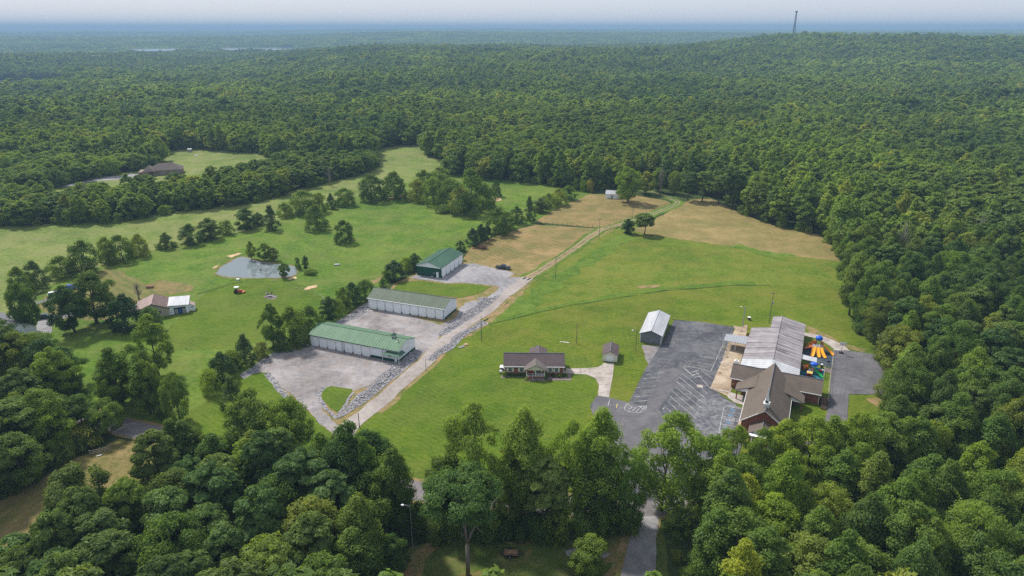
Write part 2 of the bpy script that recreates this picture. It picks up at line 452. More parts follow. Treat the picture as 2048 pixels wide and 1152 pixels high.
sheet('mown_bank', [(352, 640), (380, 612), (420, 580), (470, 560), (530, 556), (575, 561), (620, 578), (650, 600), (665, 625), (600, 640), (520, 680), (440, 700), (350, 700), (300, 690)], 0.072, M['house_lawn'], 0.8, 1.2)
sheet('hay_field', [(925, 520), (938, 498), (965, 482), (1010, 466), (1072, 449), (1205, 458), (1236, 455), (1180, 487), (1110, 524), (1068, 548), (1056, 556), (1030, 550), (985, 534), (945, 526)], 0.06, M['hay'], 0.8, 1.2)
sheet('hay_field', [(1070, 444), (1112, 418), (1182, 388), (1250, 388), (1335, 402), (1345, 410), (1300, 430), (1245, 450), (1206, 457)], 0.065, M['hay'], 0.8, 1.4)
sheet('hay_field', [(1262, 462), (1316, 436), (1362, 408), (1382, 399), (1425, 398), (1482, 427), (1560, 455), (1640, 470), (1660, 488), (1682, 524), (1560, 508), (1420, 487), (1320, 473)], 0.06, M['hay_rows'], 0.8, 1.4)
sheet('rough_field', [(985, 634), (1030, 588), (1060, 562), (1110, 530), (1162, 496), (1205, 468), (1250, 452), (1296, 440), (1290, 470), (1320, 473), (1420, 487), (1560, 508), (1684, 524), (1712, 545), (1700, 600), (1660, 578), (1560, 575), (1400, 580), (1250, 592), (1100, 620), (1010, 642)], 0.055, M['rough_field'], 0.7, 1.2)
sheet('lawn', [(700, 870), (760, 810), (850, 730), (905, 690), (955, 655), (1010, 638), (1100, 616), (1250, 588), (1400, 576), (1560, 571), (1660, 574), (1705, 592), (1705, 650), (1745, 688), (1800, 720), (1810, 840), (1740, 960), (1500, 975), (1320, 985), (1000, 985), (880, 972), (815, 962), (780, 950), (700, 905)], 0.062, M['lawn'], 0.5, 1.2)
sheet('house_lawn', [(716, 860), (776, 806), (850, 745), (905, 702), (985, 690), (1100, 700), (1180, 720), (1195, 752), (1190, 800), (1150, 880), (1100, 960), (1000, 978), (880, 970), (818, 961), (760, 910)], 0.082, M['house_lawn'], 0.8, 1.5)
sheet('roadside_lawn', [(262, 842), (330, 856), (392, 818), (440, 778), (500, 738), (530, 742), (556, 768), (590, 806), (690, 880), (700, 930), (560, 905), (370, 868)], 0.075, M['house_lawn'], 0.4, 1.0)
sheet('dry_clearing', [(-200, 1090), (0, 1003), (130, 928), (240, 878), (300, 890), (318, 945), (290, 980), (230, 1005), (120, 1050), (0, 1095), (-200, 1170)], 0.05, M['dry_grass'], 0.7, 1.0)
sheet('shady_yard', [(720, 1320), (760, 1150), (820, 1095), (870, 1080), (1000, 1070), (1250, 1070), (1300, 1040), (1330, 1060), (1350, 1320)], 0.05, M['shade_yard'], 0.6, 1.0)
sheet('far_field', [(318, 300), (400, 296), (520, 306), (580, 330), (560, 348), (470, 375), (380, 388), (250, 403), (90, 420), (50, 402), (120, 368), (262, 342), (318, 330)], 0.05, M['pale_pasture'], 1.5, 3)
sheet('far_field', [(1385, 356), (1420, 346), (1455, 350), (1450, 366), (1410, 368)], 0.05, M['pale_pasture'], 1.0, 3)
# weeds: taller, greener strips along the track and the mowing line
def fringe(name, pix, w, z, mat, jit): return strip(name, [G(*p) for p in pix], w, z, mat, 1.5, jit)
fringe('weed_strip', [(1012, 636), (1062, 596), (1122, 556), (1180, 518), (1236, 482), (1268, 474)], 7.0, 0.085, M['weeds'], 2.6)
fringe('weed_strip', [(975, 647), (1060, 626), (1140, 608), (1250, 589), (1330, 578), (1400, 573), (1470, 566), (1510, 566)], 3.2, 0.095, M['weeds'], 1.3)
fringe('weed_strip', [(1470, 490), (1500, 499), (1540, 508), (1590, 514)], 6.0, 0.09, M['weeds'], 2.5)

turf('swale', (0.016, 0.034, 0.004), (0.028, 0.052, 0.006), (0.045, 0.072, 0.010), 0.1, 0.5, 2.0)
fringe('mowing_edge', [(985, 648), (1060, 630), (1140, 612), (1250, 594), (1330, 582), (1400, 577), (1470, 571), (1540, 571)], 0.55, 0.099, M['swale'], 0.45)
fringe('mowing_edge', [(395, 588), (430, 578), (462, 569), (485, 564)], 0.9, 0.099, M['swale'], 0.5)
fringe('mowing_edge', [(1345, 639), (1400, 645), (1450, 652), (1470, 655)], 0.4, 0.099, M['swale'], 0.3)
# ---- gravel lots, lanes and roads
sheet('gravel_lot', [(484, 752), (520, 722), (575, 702), (612, 690), (700, 640), (730, 620), (800, 625), (880, 650), (905, 640), (912, 650), (880, 672), (868, 690), (840, 712), (800, 735), (760, 752), (735, 775), (700, 785), (660, 772), (645, 782), (640, 800), (650, 825), (672, 850), (700, 862), (690, 890), (655, 862), (600, 805), (560, 770), (535, 745), (500, 752)], 0.10, M['gravel'], 0.5, 0.8)
sheet('gravel_lot', [(820, 556), (834, 548), (884, 556), (925, 528), (948, 527), (985, 536), (1010, 540), (1028, 548), (1020, 556), (1058, 556), (1040, 580), (1005, 600), (985, 612), (965, 604), (1000, 575), (985, 572), (940, 566), (890, 566), (850, 560)], 0.11, M['gravel_grey'], 0.6, 0.7)
sheet('gravel_apron', [(903, 645), (916, 622), (932, 606), (950, 600), (958, 606), (940, 622), (918, 640)], 0.105, M['gravel_grey'], 0.8, 0.6)
LANE = [(684, 905), (693, 862), (738, 822), (790, 778), (838, 736), (880, 692), (922, 655), (966, 626), (1008, 592), (1056, 556)]
strip('verge_lane', [G(*p) for p in LANE[2:]], 7.6, 0.09, M['verge'], 1.5, 0.7)
strip('gravel_lane', [G(*p) for p in LANE], 4.6, 0.125, M['gravel_road'], 1.5, 0.35)
TRACK = [(1050, 560), (1108, 524), (1160, 489), (1201, 461), (1246, 448), (1289, 434.5), (1316, 424), (1340, 415), (1355, 407.5), (1353, 402), (1336, 395), (1302, 384), (1278, 380)]
TRK = [G(*p) for p in TRACK]
strip('track_verge', TRK, 6.5, 0.10, M['weeds'], 2.0, 0.9)
tl, tr = strip_pts(TRK, 1.9, 2.0)
strip('track_verge', [G(*p) for p in TRACK[:5]], 3.6, 0.112, M['verge'], 2.0, 0.5)
mineral('track_dirt', (0.17, 0.135, 0.085), (0.25, 0.20, 0.135), (0.32, 0.265, 0.19))
strip('wheel_track', tl, 0.7, 0.125, M['track_dirt'], 50, 0.15)
strip('wheel_track', tr, 0.7, 0.125, M['track_dirt'], 50, 0.12, seed=9)
ROAD = [(-260, 745), (-60, 785), (120, 822), (255, 856), (370, 883), (560, 925), (700, 957), (850, 985), (960, 998), (1120, 1010), (1300, 1013), (1600, 1010), (1900, 1002), (2300, 985)]
RDW = [G(*p) for p in ROAD]
strip('road_shoulder', RDW, 7.6, 0.10, M['verge'], 3, 0.5)
strip('road', RDW, 6.0, 0.13, M['asphalt_road'], 3, 0.08)
strip('gravel_driveway', [G(*p) for p in [(1298, 1018), (1294, 1045), (1286, 1085), (1278, 1130), (1270, 1190), (1262, 1300)]], (4.2, 7.0), 0.12, M['gravel_grey'], 1.0, 0.4)
strip('driveway_verge', [G(*p) for p in [(1296, 1030), (1288, 1060), (1270, 1100), (1250, 1150), (1240, 1200)]], 6.0, 0.085, M['verge'], 1.0, 1.0)
sheet('gravel_patch', [(1130, 1102), (1150, 1097), (1200, 1100), (1222, 1108), (1210, 1117), (1160, 1116), (1135, 1113)], 0.11, M['gravel_grey'], 0.25, 0.4)
for i, pg in enumerate([[(1240, 1075), (1262, 1062), (1270, 1075), (1252, 1100), (1225, 1120), (1205, 1135), (1215, 1105)], [(800, 1150), (820, 1112), (850, 1085), (870, 1078), (878, 1088), (850, 1120), (838, 1160)], [(905, 1160), (925, 1143), (955, 1142), (965, 1160)], [(1010, 1084), (1060, 1080), (1070, 1088), (1030, 1094)], [(1040, 1103), (1060, 1101), (1068, 1108), (1048, 1112)]]):
    sheet('bare_soil', pg, 0.075+0.002*i, M['verge' if i in (1,) else 'dry_grass'], 0.9, 0.4)
for i, pg in enumerate([[(606, 580), (616, 573), (636, 571), (634, 576), (618, 579)], [(452, 513), (478, 506), (484, 507), (462, 516)], [(430, 532), (458, 526), (450, 531), (425, 537)], [(560, 556), (590, 553), (594, 557), (576, 560)], [(1270, 572), (1320, 570), (1322, 576), (1280, 577)], [(1608, 648), (1640, 662), (1690, 688), (1740, 700), (1725, 704), (1670, 690), (1620, 668)], [(1722, 662), (1736, 664), (1736, 668), (1724, 668)], [(1730, 797), (1780, 792), (1800, 812), (1760, 818), (1740, 806)],
        [(885, 660), (920, 632), (950, 612), (975, 606), (960, 622), (925, 640), (905, 660)], [(900, 690), (935, 668), (990, 628), (1030, 592), (1056, 570), (1046, 588), (1000, 630), (950, 668)], [(985, 398), (1000, 396), (1003, 401), (990, 403)], [(750, 400), (800, 391), (812, 392), (780, 397)], [(740, 562), (768, 551), (772, 556), (748, 568)]]):
    sheet('bare_soil', pg, 0.088+0.0015*i, M['sand' if i in (0, 1, 2, 3, 10) else ('bare_dirt' if i in (6, 11) else 'verge')], 0.5, 0.6)
sheet('verge_ground', [(470, 770), (520, 720), (612, 684), (740, 600), (800, 590), (900, 598), (960, 590), (1010, 590), (960, 640), (880, 700), (760, 800), (700, 870), (600, 830), (540, 790)], 0.066, M['verge'], 0.5, 1.0)
sheet('verge_ground', [(770, 595), (790, 566), (832, 546), (950, 520), (1070, 545), (1010, 592), (960, 600), (800, 596)], 0.067, M['verge'], 0.5, 1.0)
# grass islands in the gravel
sheet('grass_island', [(641, 790), (650, 776), (662, 773), (690, 777), (706, 779), (700, 792), (686, 812), (674, 826), (660, 815), (646, 802)], 0.14, M['house_lawn'], 0.25, 0.5)
sheet('grass_island', [(775, 588), (800, 566), (835, 562), (890, 568), (940, 568), (980, 574), (965, 585), (925, 596), (880, 592), (800, 590)], 0.14, M['house_lawn'], 0.35, 0.6)
sheet('grass_island', [(483, 760), (498, 750), (524, 745), (540, 762), (562, 790), (572, 800), (560, 820), (500, 800)], 0.14, M['house_lawn'], 0.3, 0.6)
# left yard drives
strip('gravel_driveway', [G(*p) for p in [(290, 628), (250, 610), (205, 622), (170, 628), (130, 632), (95, 640), (90, 655), (70, 690)]], 4.5, 0.11, M['gravel_grey'], 1.0, 0.6)
sheet('concrete_pad', [(172, 357), (205, 351), (240, 352), (262, 348), (300, 350), (296, 355), (250, 359), (212, 361)], 0.10, M['gravel_grey'], 0.5, 1)
strip('gravel_driveway', [G(*p) for p in [(120, 375), (160, 366), (190, 361), (230, 356)]], 5, 0.09, M['gravel_grey'], 2, 0.5)

# ---- parking lots, walks
sheet('parking_lot', [(1258, 806), (1290, 740), (1322, 690), (1348, 641), (1400, 644), (1468, 655), (1462, 680), (1424, 778), (1455, 800), (1500, 830), (1490, 870), (1470, 930), (1430, 1000), (1330, 1002), (1300, 1002), (1230, 1000), (1210, 880), (1180, 812), (1194, 792), (1222, 797)], 0.15, M['asphalt'], 0.06, 1.5)
sheet('asphalt_patch', [(1182, 820), (1194, 793), (1222, 798), (1256, 806), (1320, 822), (1340, 860), (1300, 950), (1240, 1000), (1212, 880)], 0.155, M['asphalt_patch'], 0.15, 1.0)
sheet('asphalt_patch', [(1395, 800), (1430, 790), (1470, 808), (1470, 850), (1440, 900), (1390, 950), (1370, 900)], 0.155, M['asphalt_crack'], 0.3, 1.0)
sheet('asphalt_patch', [(1320, 740), (1353, 736), (1368, 728), (1352, 770), (1310, 830), (1290, 815)], 0.153, M['asphalt_patch'], 0.2, 1.0)
sheet('parking_lot', [(1667, 701), (1700, 702), (1766, 712), (1775, 800), (1760, 790), (1697, 789), (1695, 840), (1690, 990), (1500, 1000), (1520, 900), (1640, 880), (1655, 820)], 0.15, M['asphalt_patch'], 0.06, 1.5)
sheet('gravel_wedge', [(1283, 690), (1321, 692), (1300, 735), (1290, 715)], 0.12, M['gravel'], 0.2, 0.6)
sheet('concrete_walk', [(1466, 652), (1480, 655), (1495, 650), (1492, 690), (1470, 760), (1458, 795), (1420, 778), (1445, 720), (1460, 678), (1470, 660)], 0.20, M['concrete_tan'], 0.03, 2)
sheet('concrete_walk', [(1457, 782), (1462, 786), (1494, 795), (1498, 800), (1488, 812), (1468, 806), (1455, 796)], 0.205, M['concrete'], 0.03, 1)
strip('concrete_walk', [G(*p) for p in [(1494, 808), (1490, 830), (1482, 852), (1470, 890)]], 1.7, 0.205, M['concrete_tan'], 2, 0)
sheet('concrete_drive', [(1206, 727), (1228, 727), (1226, 750), (1218, 796), (1196, 792), (1198, 770), (1190, 757), (1174, 750), (1128, 747), (1128, 738), (1175, 737), (1195, 735), (1204, 731)], 0.15, M['concrete'], 0.05, 0.6)
for (a, b) in [((1186, 749), (1227, 748)), ((1196, 770), (1223, 771)), ((1190, 757), (1225, 757)), ((1178, 738), (1182, 750)), ((1160, 738), (1162, 748))]:
    strip('expansion_joint', [G(*a), G(*b)], 0.10, 0.158, M['mulch'], 5)
sheet('house_walk', [(1047, 760), (1060, 757), (1092, 757), (1136, 757), (1136, 746), (1142, 746), (1143, 761), (1060, 763)], 0.14, M['mulch'], 0.05, 1)
strip('service_path', [G(*p) for p in [(1606, 668), (1640, 676), (1670, 690), (1688, 705)]], (2.6, 4.6), 0.13, M['concrete'], 1, 0.15)
sheet('grass_strip', [(1647, 745), (1662, 748), (1659, 790), (1656, 806), (1646, 800)], 0.16, M['house_lawn'], 0.1, 0.6)
sheet('grass_strip', [(1608, 672), (1640, 682), (1667, 698), (1666, 704), (1630, 696), (1606, 692)], 0.165, M['house_lawn'], 0.05, 0.6)
sheet('play_surface', [(1604, 694), (1640, 697), (1667, 703), (1663, 737), (1640, 731), (1604, 720)], 0.19, M['mat_slate'], 0.0, 5)
sheet('play_surface', [(1602, 730), (1622, 732), (1648, 740), (1646, 762), (1600, 754)], 0.195, M['mat_teal'], 0.0, 5)
sheet('gravel_wedge', [(1648, 736), (1663, 739), (1662, 748), (1647, 744)], 0.185, M['mulch'], 0.05, 1)

# painted lines: crop coordinates of the lot, 5.76 times enlarged
def lp(x, y): return G(1180+x/5.76, 680+y/5.76, 0.16)
def line(a, b, mat='line_white', w=0.11, z=0.165): return strip('painted_line', [lp(*a), lp(*b)], w, z, M[mat], 50)
for a, b in [((745, 345), (852, 328)), ((640, 402), (835, 375)), ((610, 447), (812, 425)), ((580, 500), (785, 474)), ((540, 550), (760, 525)), ((505, 603), (735, 577)), ((475, 661), (705, 634)), ((450, 718), (675, 692)), ((690, 302), (760, 290))]:
    line(a, b, 'line_white' if a[1] in (402, 447, 718, 661, 550) else 'line_faded')
for a, b in [((1055, 380), (1235, 522)), ((1280, 558), (1352, 612)), ((1030, 428), (1325, 668)), ((1000, 480), (1305, 725)), ((978, 535), (1280, 780)), ((945, 585), (1255, 850)), ((920, 645), (1225, 905)), ((898, 708), (1205, 985)), ((862, 765), (945, 840)), ((1215, 358), (1372, 545)), ((1280, 350), (1412, 442)), ((1080, 322), (1195, 415)), ((862, 765), (840, 800))]:
    line(a, b)
for a, b in [((1270, 185), (1440, 222)), ((1250, 220), (1430, 255)), ((1235, 255), (1420, 290)), ((1225, 290), (1400, 330)), ((1320, 60), (1500, 95)), ((1312, 90), (1490, 125)), ((1300, 120), (1475, 155)), ((1290, 150), (1460, 188)), ((1330, 30), (1510, 65)), ((1345, 0), (1522, 35)), ((1360, -28), (1530, 5)), ((1375, -55), (1540, -25)), ((1528, 60), (1390, 366)), ((1240, 320), (1390, 366)), ((1540, -80), (1528, 60))]:
    line(a, b, 'line_white' if a[0] in (1270, 1235, 1528, 1240) else 'line_faded')
for a, b in [((1150, 525), (1192, 508)), ((1120, 580), (1160, 568)), ((1095, 638), (1175, 625)), ((1070, 697), (1140, 683)), ((1045, 752), (1110, 740)), ((1020, 815), (1085, 798))]:
    line(a, b, 'line_faded', 0.10)
for cl in [[(1078, 320), (1090, 308), (1150, 308), (1250, 325), (1330, 350), (1390, 366)], [(1078, 320), (1110, 350), (1190, 412)], [(1155, 380), (1215, 358), (1250, 350)], [(1185, 405), (1260, 380)], [(1205, 430), (1290, 415)],
           [(428, 730), (402, 805), (545, 838), (600, 830), (630, 805), (650, 757), (560, 768), (490, 775), (428, 730)], [(445, 800), (495, 770)], [(490, 812), (545, 770)], [(530, 825), (600, 762)], [(580, 828), (635, 762)], [(232, 680), (205, 758)], [(315, 735), (303, 782)]]:
    strip('painted_line', [lp(*p) for p in cl], 0.15, 0.168, M['line_white' if cl[0][0] != 315 else 'line_yellow'], 0.8)
for a, b in [((1560, 820), (1735, 850)), ((1505, 965), (1690, 1000)), ((1580, 765), (1775, 800)), ((1590, 752), (1740, 778)), ((1535, 880), (1740, 915)), ((1532, 905), (1735, 948)), ((1490, 1035), (1640, 1065)), ((1480, 1060), (1620, 1092)), ((1545, 770), (1480, 1075))]:
    line(a, b, 'line_white', 0.12)
for k in range(6):
    line((1550+k*32, 883+k*5.5), (1575+k*32, 912+k*6.5), 'line_white', 0.10)
    line((1600+k*26, 757+k*4.5), (1618+k*26, 772+k*4.5), 'line_white', 0.10)
    line((1500+k*24, 1040+k*5), (1515+k*24, 1068+k*5), 'line_white', 0.10)
for (x, y) in [(1637, 803), (1617, 862), (1590, 946), (1567, 1016)]:       # wheelchair stall symbols
    c0 = lp(x, y)
    e = MB()
    ax, ay = math.cos(R(-24)), math.sin(R(-24))
    def W(u, v): return (c0[0]+u*ax-v*ay, c0[1]+u*ay+v*ax, 0.169)
    def seg(p, q, w):
        d = norm((q[0]-p[0], q[1]-p[1])); n = (-d[1]*w/2, d[0]*w/2)
        e.add([W(p[0]+n[0], p[1]+n[1]), W(p[0]-n[0], p[1]-n[1]), W(q[0]-n[0], q[1]-n[1]), W(q[0]+n[0], q[1]+n[1])], [(0, 1, 2, 3)])
    ring = [(0.42*math.cos(R(a)), -0.2+0.42*math.sin(R(a))) for a in range(150, 391, 30)]
    for p, q in zip(ring, ring[1:]): seg(p, q, 0.15)
    seg((-0.1, 0.55), (-0.05, -0.05), 0.17); seg((-0.05, 0.0), (0.42, 0.0), 0.15); seg((0.42, 0.05), (0.62, -0.5), 0.15); seg((-0.08, 0.3), (0.3, 0.3), 0.12)
    hd = [W(-0.12+0.15*math.cos(R(a)), 0.78+0.15*math.sin(R(a))) for a in range(0, 360, 45)]
    e.add(hd, [tuple(range(8))])
    o = e.build('stall_symbol', M['line_blue']); o['kind'] = 'structure'
strip('painted_line', [lp(1375, 548), lp(1595, 598)], 0.35, 0.212, M['line_white'], 50)
strip('painted_line', [lp(1490, 258), lp(1690, 288)], 0.30, 0.212, M['line_white'], 50)
strip('painted_line', [lp(1470, 305), lp(1640, 335)], 0.16, 0.212, M['line_white'], 50)
strip('painted_line', [lp(1400, 500), lp(1610, 545)], 0.10, 0.212, M['line_faded'], 50)
sheet('drain_pad', [(1394, 770), (1406, 772), (1405, 777), (1393, 775)], 0.17, M['concrete'], 0, 5)
# ---- pond
t = NT('pond_water')
w1 = t.noise(0.6, 3, 0.6); w2 = t.noise(4.0, 2)
t.bump(t.math('ADD', t.math('MULTIPLY', w1, 0.6), t.math('MULTIPLY', w2, 0.4)), 0.10, 0.05)
M['water'] = t.done((0.15, 0.18, 0.185), 0.03, 0.6)
t.b.inputs['IOR'].default_value = 1.33
sheet('pond_bank', [(426, 548), (436, 532), (458, 517), (482, 511), (512, 516), (532, 522), (560, 528), (588, 530), (600, 538), (596, 552), (560, 562), (500, 563), (452, 560)], 0.10, M['weeds'], 0.5, 0.6)
sheet('pond_mud', [(429, 547), (438, 534), (458, 521), (482, 512.5), (506, 517), (530, 522.5), (556, 526), (584, 528.5), (597, 535), (595, 550), (578, 556.5), (555, 558.5), (520, 559), (490, 559), (454, 556.5), (438, 552)], 0.115, M['dry_grass'], 1.1, 0.5)
pond = sheet('pond', [(432, 546), (440, 537), (458, 525), (480, 514.5), (494, 515.5), (505, 520), (528, 525), (556, 528.5), (580, 531), (593, 535), (592, 548), (578, 554), (555, 556), (520, 557), (490, 557), (456, 554), (440, 550)], 0.13, M['water'], 0.8, 0.5)
paint('foam', (0.62, 0.66, 0.68), 0.5, 0.1)
fx, fy = G(521, 541)
ftn = thing('pond_fountain', 'white fountain spraying a ring of water in the pond', 'fountain', (fx, fy, 0.13))
mb = MB(); rr = random.Random(3)
for k in range(420):
    a = rr.random()*6.283; q = rr.random(); rd = 4.3*q+rr.gauss(0, 0.10); z = 1.5*4*q*(1-q)*0.9+0.02+rr.random()*0.1
    s = 0.045
    p = (rd*math.cos(a), rd*math.sin(a), z)
    mb.add([(p[0]-s, p[1], p[2]), (p[0]+s, p[1], p[2]-s), (p[0], p[1]+s, p[2]+s), (p[0], p[1]-s, p[2]+s)], [(0, 1, 2), (0, 2, 3), (1, 3, 2), (0, 3, 1)])
mb.build('spray', M['foam'], ftn)['kind'] = 'stuff'
mb = MB()
for k in range(260):
    a = rr.random()*6.283; rd = 4.3+rr.gauss(0, 0.45); s = 0.04+0.06*rr.random()
    p = (rd*math.cos(a), rd*math.sin(a), 0.01)
    mb.add([(p[0]-s, p[1]-s*.6, p[2]), (p[0]+s, p[1]-s*.5, p[2]), (p[0]+s*.7, p[1]+s*.6, p[2]+.02), (p[0]-s*.6, p[1]+s*.5, p[2])], [(0, 1, 2, 3)])
mb.build('foam_ring', M['foam'], ftn)['kind'] = 'stuff'
mb = MB(); mb.tube((0, 0, -0.1), (0, 0, 0.18), 0.45, 0.4, 12); mb.tube((0, 0, 0.18), (0, 0, 0.45), 0.12, 0.08, 8)
paint('dark_plastic', (0.03, 0.03, 0.035), 0.4)
mb.build('float', M['dark_plastic'], ftn)

# ---- far lake arms
for pg, z in [([(-330, 163), (-60, 161), (30, 160), (105, 158.5), (150, 159.5), (165, 163), (130, 172), (60, 184), (-60, 192), (-330, 205)], -19.0), ([(258, 97.6), (300, 95.8), (352, 96.4), (345, 101), (285, 102)], -11.0), ([(440, 95.4), (470, 93.4), (560, 92.8), (600, 94), (590, 99.5), (470, 100.5)], -11.0)]:
    pts = [G(p[0], p[1], z) for p in pg]
    o = sheet('lake', pts, z, M['water'], 3.0, 40, True, world_pts=True, sc=60)
LAKES = []
for o in bpy.data.objects:
    if o.name.startswith('lake'):
        LAKES.append([(v.co.x, v.co.y) for v in o.data.vertices])
# keep the land under the water sheets low
vx = np.empty(len(ground.data.vertices)*3); ground.data.vertices.foreach_get('co', vx); vx = vx.reshape(-1, 3)
for L, z in zip(LAKES, (-19.0, -11.0, -11.0)):
    m = dist_poly(L, vx[:, 0], vx[:, 1])
    ins = inside(L, vx[:, 0], vx[:, 1]); near = (ins | (m < 160))
    vx[near, 2] = np.minimum(vx[near, 2], z-3)
ground.data.vertices.foreach_set('co', vx.ravel()); ground.data.update()

# ------------------------------------------------------------------ rock banks
paint('riprap', (0.29, 0.285, 0.30), 0.9, 0.2, 0.8)
t = NT('riprap_stone')
oi = t.n('ShaderNodeNewGeometry')
t.done(t.mix(0.35, t.ramp(oi.outputs['Random Per Island'], [(0.0, (0.14, 0.14, 0.16)), (0.4, (0.27, 0.265, 0.29)), (0.8, (0.42, 0.41, 0.42)), (1.0, (0.72, 0.69, 0.65))]), t.ramp(t.noise(3, 3), [(0.3, (0.10, 0.10, 0.11)), (0.7, (0.36, 0.35, 0.36))])), 0.9, 0.2)
M['stone'] = t.m
_ico = [(0, 0, 1), (0.89, 0, 0.45), (0.28, 0.85, 0.45), (-0.72, 0.53, 0.45), (-0.72, -0.53, 0.45), (0.28, -0.85, 0.45), (0.72, 0.53, -0.45), (-0.28, 0.85, -0.45), (-0.89, 0, -0.45), (-0.28, -0.85, -0.45), (0.72, -0.53, -0.45), (0, 0, -1)]
_icf = [(0, 1, 2), (0, 2, 3), (0, 3, 4), (0, 4, 5), (0, 5, 1), (1, 6, 2), (2, 7, 3), (3, 8, 4), (4, 9, 5), (5, 10, 1), (1, 10, 6), (2, 6, 7), (3, 7, 8), (4, 8, 9), (5, 9, 10), (6, 11, 7), (7, 11, 8), (8, 11, 9), (9, 11, 10), (10, 11, 6)]
def rock_bank(pix, label, dens=3.2, size=(0.09, 0.23), seed=1, hump=0.3, width=None, jit=0.8):
    rr = random.Random(seed)
    if width is None:
        poly = [G(*p) for p in pix]
    else:
        L, Rr = strip_pts([G(*p) for p in pix], width, 1.5, jit, seed); poly = L + Rr[::-1]
    xs = [p[0] for p in poly]; ys = [p[1] for p in poly]
    area = abs(sum(poly[i][0]*poly[(i+1) % len(poly)][1]-poly[(i+1) % len(poly)][0]*poly[i][1] for i in range(len(poly))))/2
    n = int(area*dens)
    rs = np.random.RandomState(seed)
    px = []; py = []
    while len(px) < n:
        a = rs.uniform(min(xs), max(xs), 4000); b = rs.uniform(min(ys), max(ys), 4000)
        k = inside(poly, a, b); px += a[k].tolist(); py += b[k].tolist()
    px = np.array(px[:n]); py = np.array(py[:n]); d = dist_poly(poly, px, py)
    vs = np.empty((n*12, 3)); ico = np.array(_ico)
    for i in range(n):
        s = rs.uniform(*size)*(1.35 if rs.rand() < 0.1 else 1.0)
        v = ico*(1+rs.uniform(-0.28, 0.28, (12, 1)))*s*np.array([rs.uniform(0.8, 1.3), rs.uniform(0.7, 1.1), rs.uniform(0.5, 0.85)])
        a = rs.uniform(0, 6.28); ca, sa = math.cos(a), math.sin(a)
        v = np.stack([v[:, 0]*ca-v[:, 1]*sa, v[:, 0]*sa+v[:, 1]*ca, v[:, 2]], 1)
        vs[i*12:(i+1)*12] = v+np.array([px[i], py[i], 0.14+min(1.0, d[i]/1.8)*hump*rs.uniform(0.5, 1.0)])
    fs = [tuple(j+12*i for j in f) for i in range(n) for f in _icf]
    o = mesh_obj('rock_bank', vs.tolist(), fs, M['stone'])
    tag(o, label, 'rocks', None, 'stuff')
    if dens > 1: sheet('rock_bed', poly, 0.145, M['gravel_grey'], 0.3, 1.0, world_pts=True)
    return o
rock_bank([(672, 838), (684, 834), (700, 824), (722, 812), (745, 795), (775, 770), (805, 745), (836, 718), (846, 704), (842, 696), (826, 700), (806, 718), (780, 735), (760, 752), (735, 778), (715, 790), (700, 808)], 'grey riprap bank between the gravel lane and the front storage lot', 7.0, seed=2)
rock_bank([(872, 672), (890, 655), (905, 645), (925, 626), (948, 614), (960, 600), (952, 596), (985, 594), (1002, 590), (985, 606), (955, 630), (930, 645), (905, 662), (888, 672)], 'grey riprap bank beside the lane below the middle storage building', 7.0, seed=3)
rock_bank([(858, 722), (885, 703), (905, 688), (930, 668), (955, 652), (972, 645)], 'grey riprap along the lawn side of the gravel lane', 7.0, seed=4, width=3.2)
rock_bank([(478, 752), (500, 738), (530, 715), (570, 695), (610, 682), (620, 688), (590, 700), (555, 714), (525, 732), (505, 748), (488, 758)], 'grey riprap slope under the hedge left of the front lot', 7.0, seed=5)
rock_bank([(655, 655), (680, 640), (705, 625), (735, 606), (742, 612), (738, 622), (712, 636), (685, 650), (665, 660)], 'grey riprap slope under the hedge left of the middle lot', 7.0, seed=6)
rock_bank([(535, 748), (548, 764), (562, 782), (574, 796)], 'pale stone edging on the left grass bank of the entrance', 4.0, (0.12, 0.30), 7, 0.25, width=1.5, jit=0.4)
rock_bank([(648, 775), (640, 784), (638, 796), (648, 812), (662, 826), (674, 838)], 'grey stone edging along the left side of the grass island', 4.0, (0.12, 0.28), 8, 0.25, width=1.0, jit=0.3)
rock_bank([(706, 786), (696, 803), (684, 820), (676, 832)], 'grey stone edging along the right side of the grass island', 4.0, (0.12, 0.28), 9, 0.25, width=1.0, jit=0.3)
rock_bank([(545, 562), (580, 572), (620, 586), (655, 600)], 'pale broken stones along the path below the pond', 0.8, (0.1, 0.28), 11, 0.1, width=1.1)

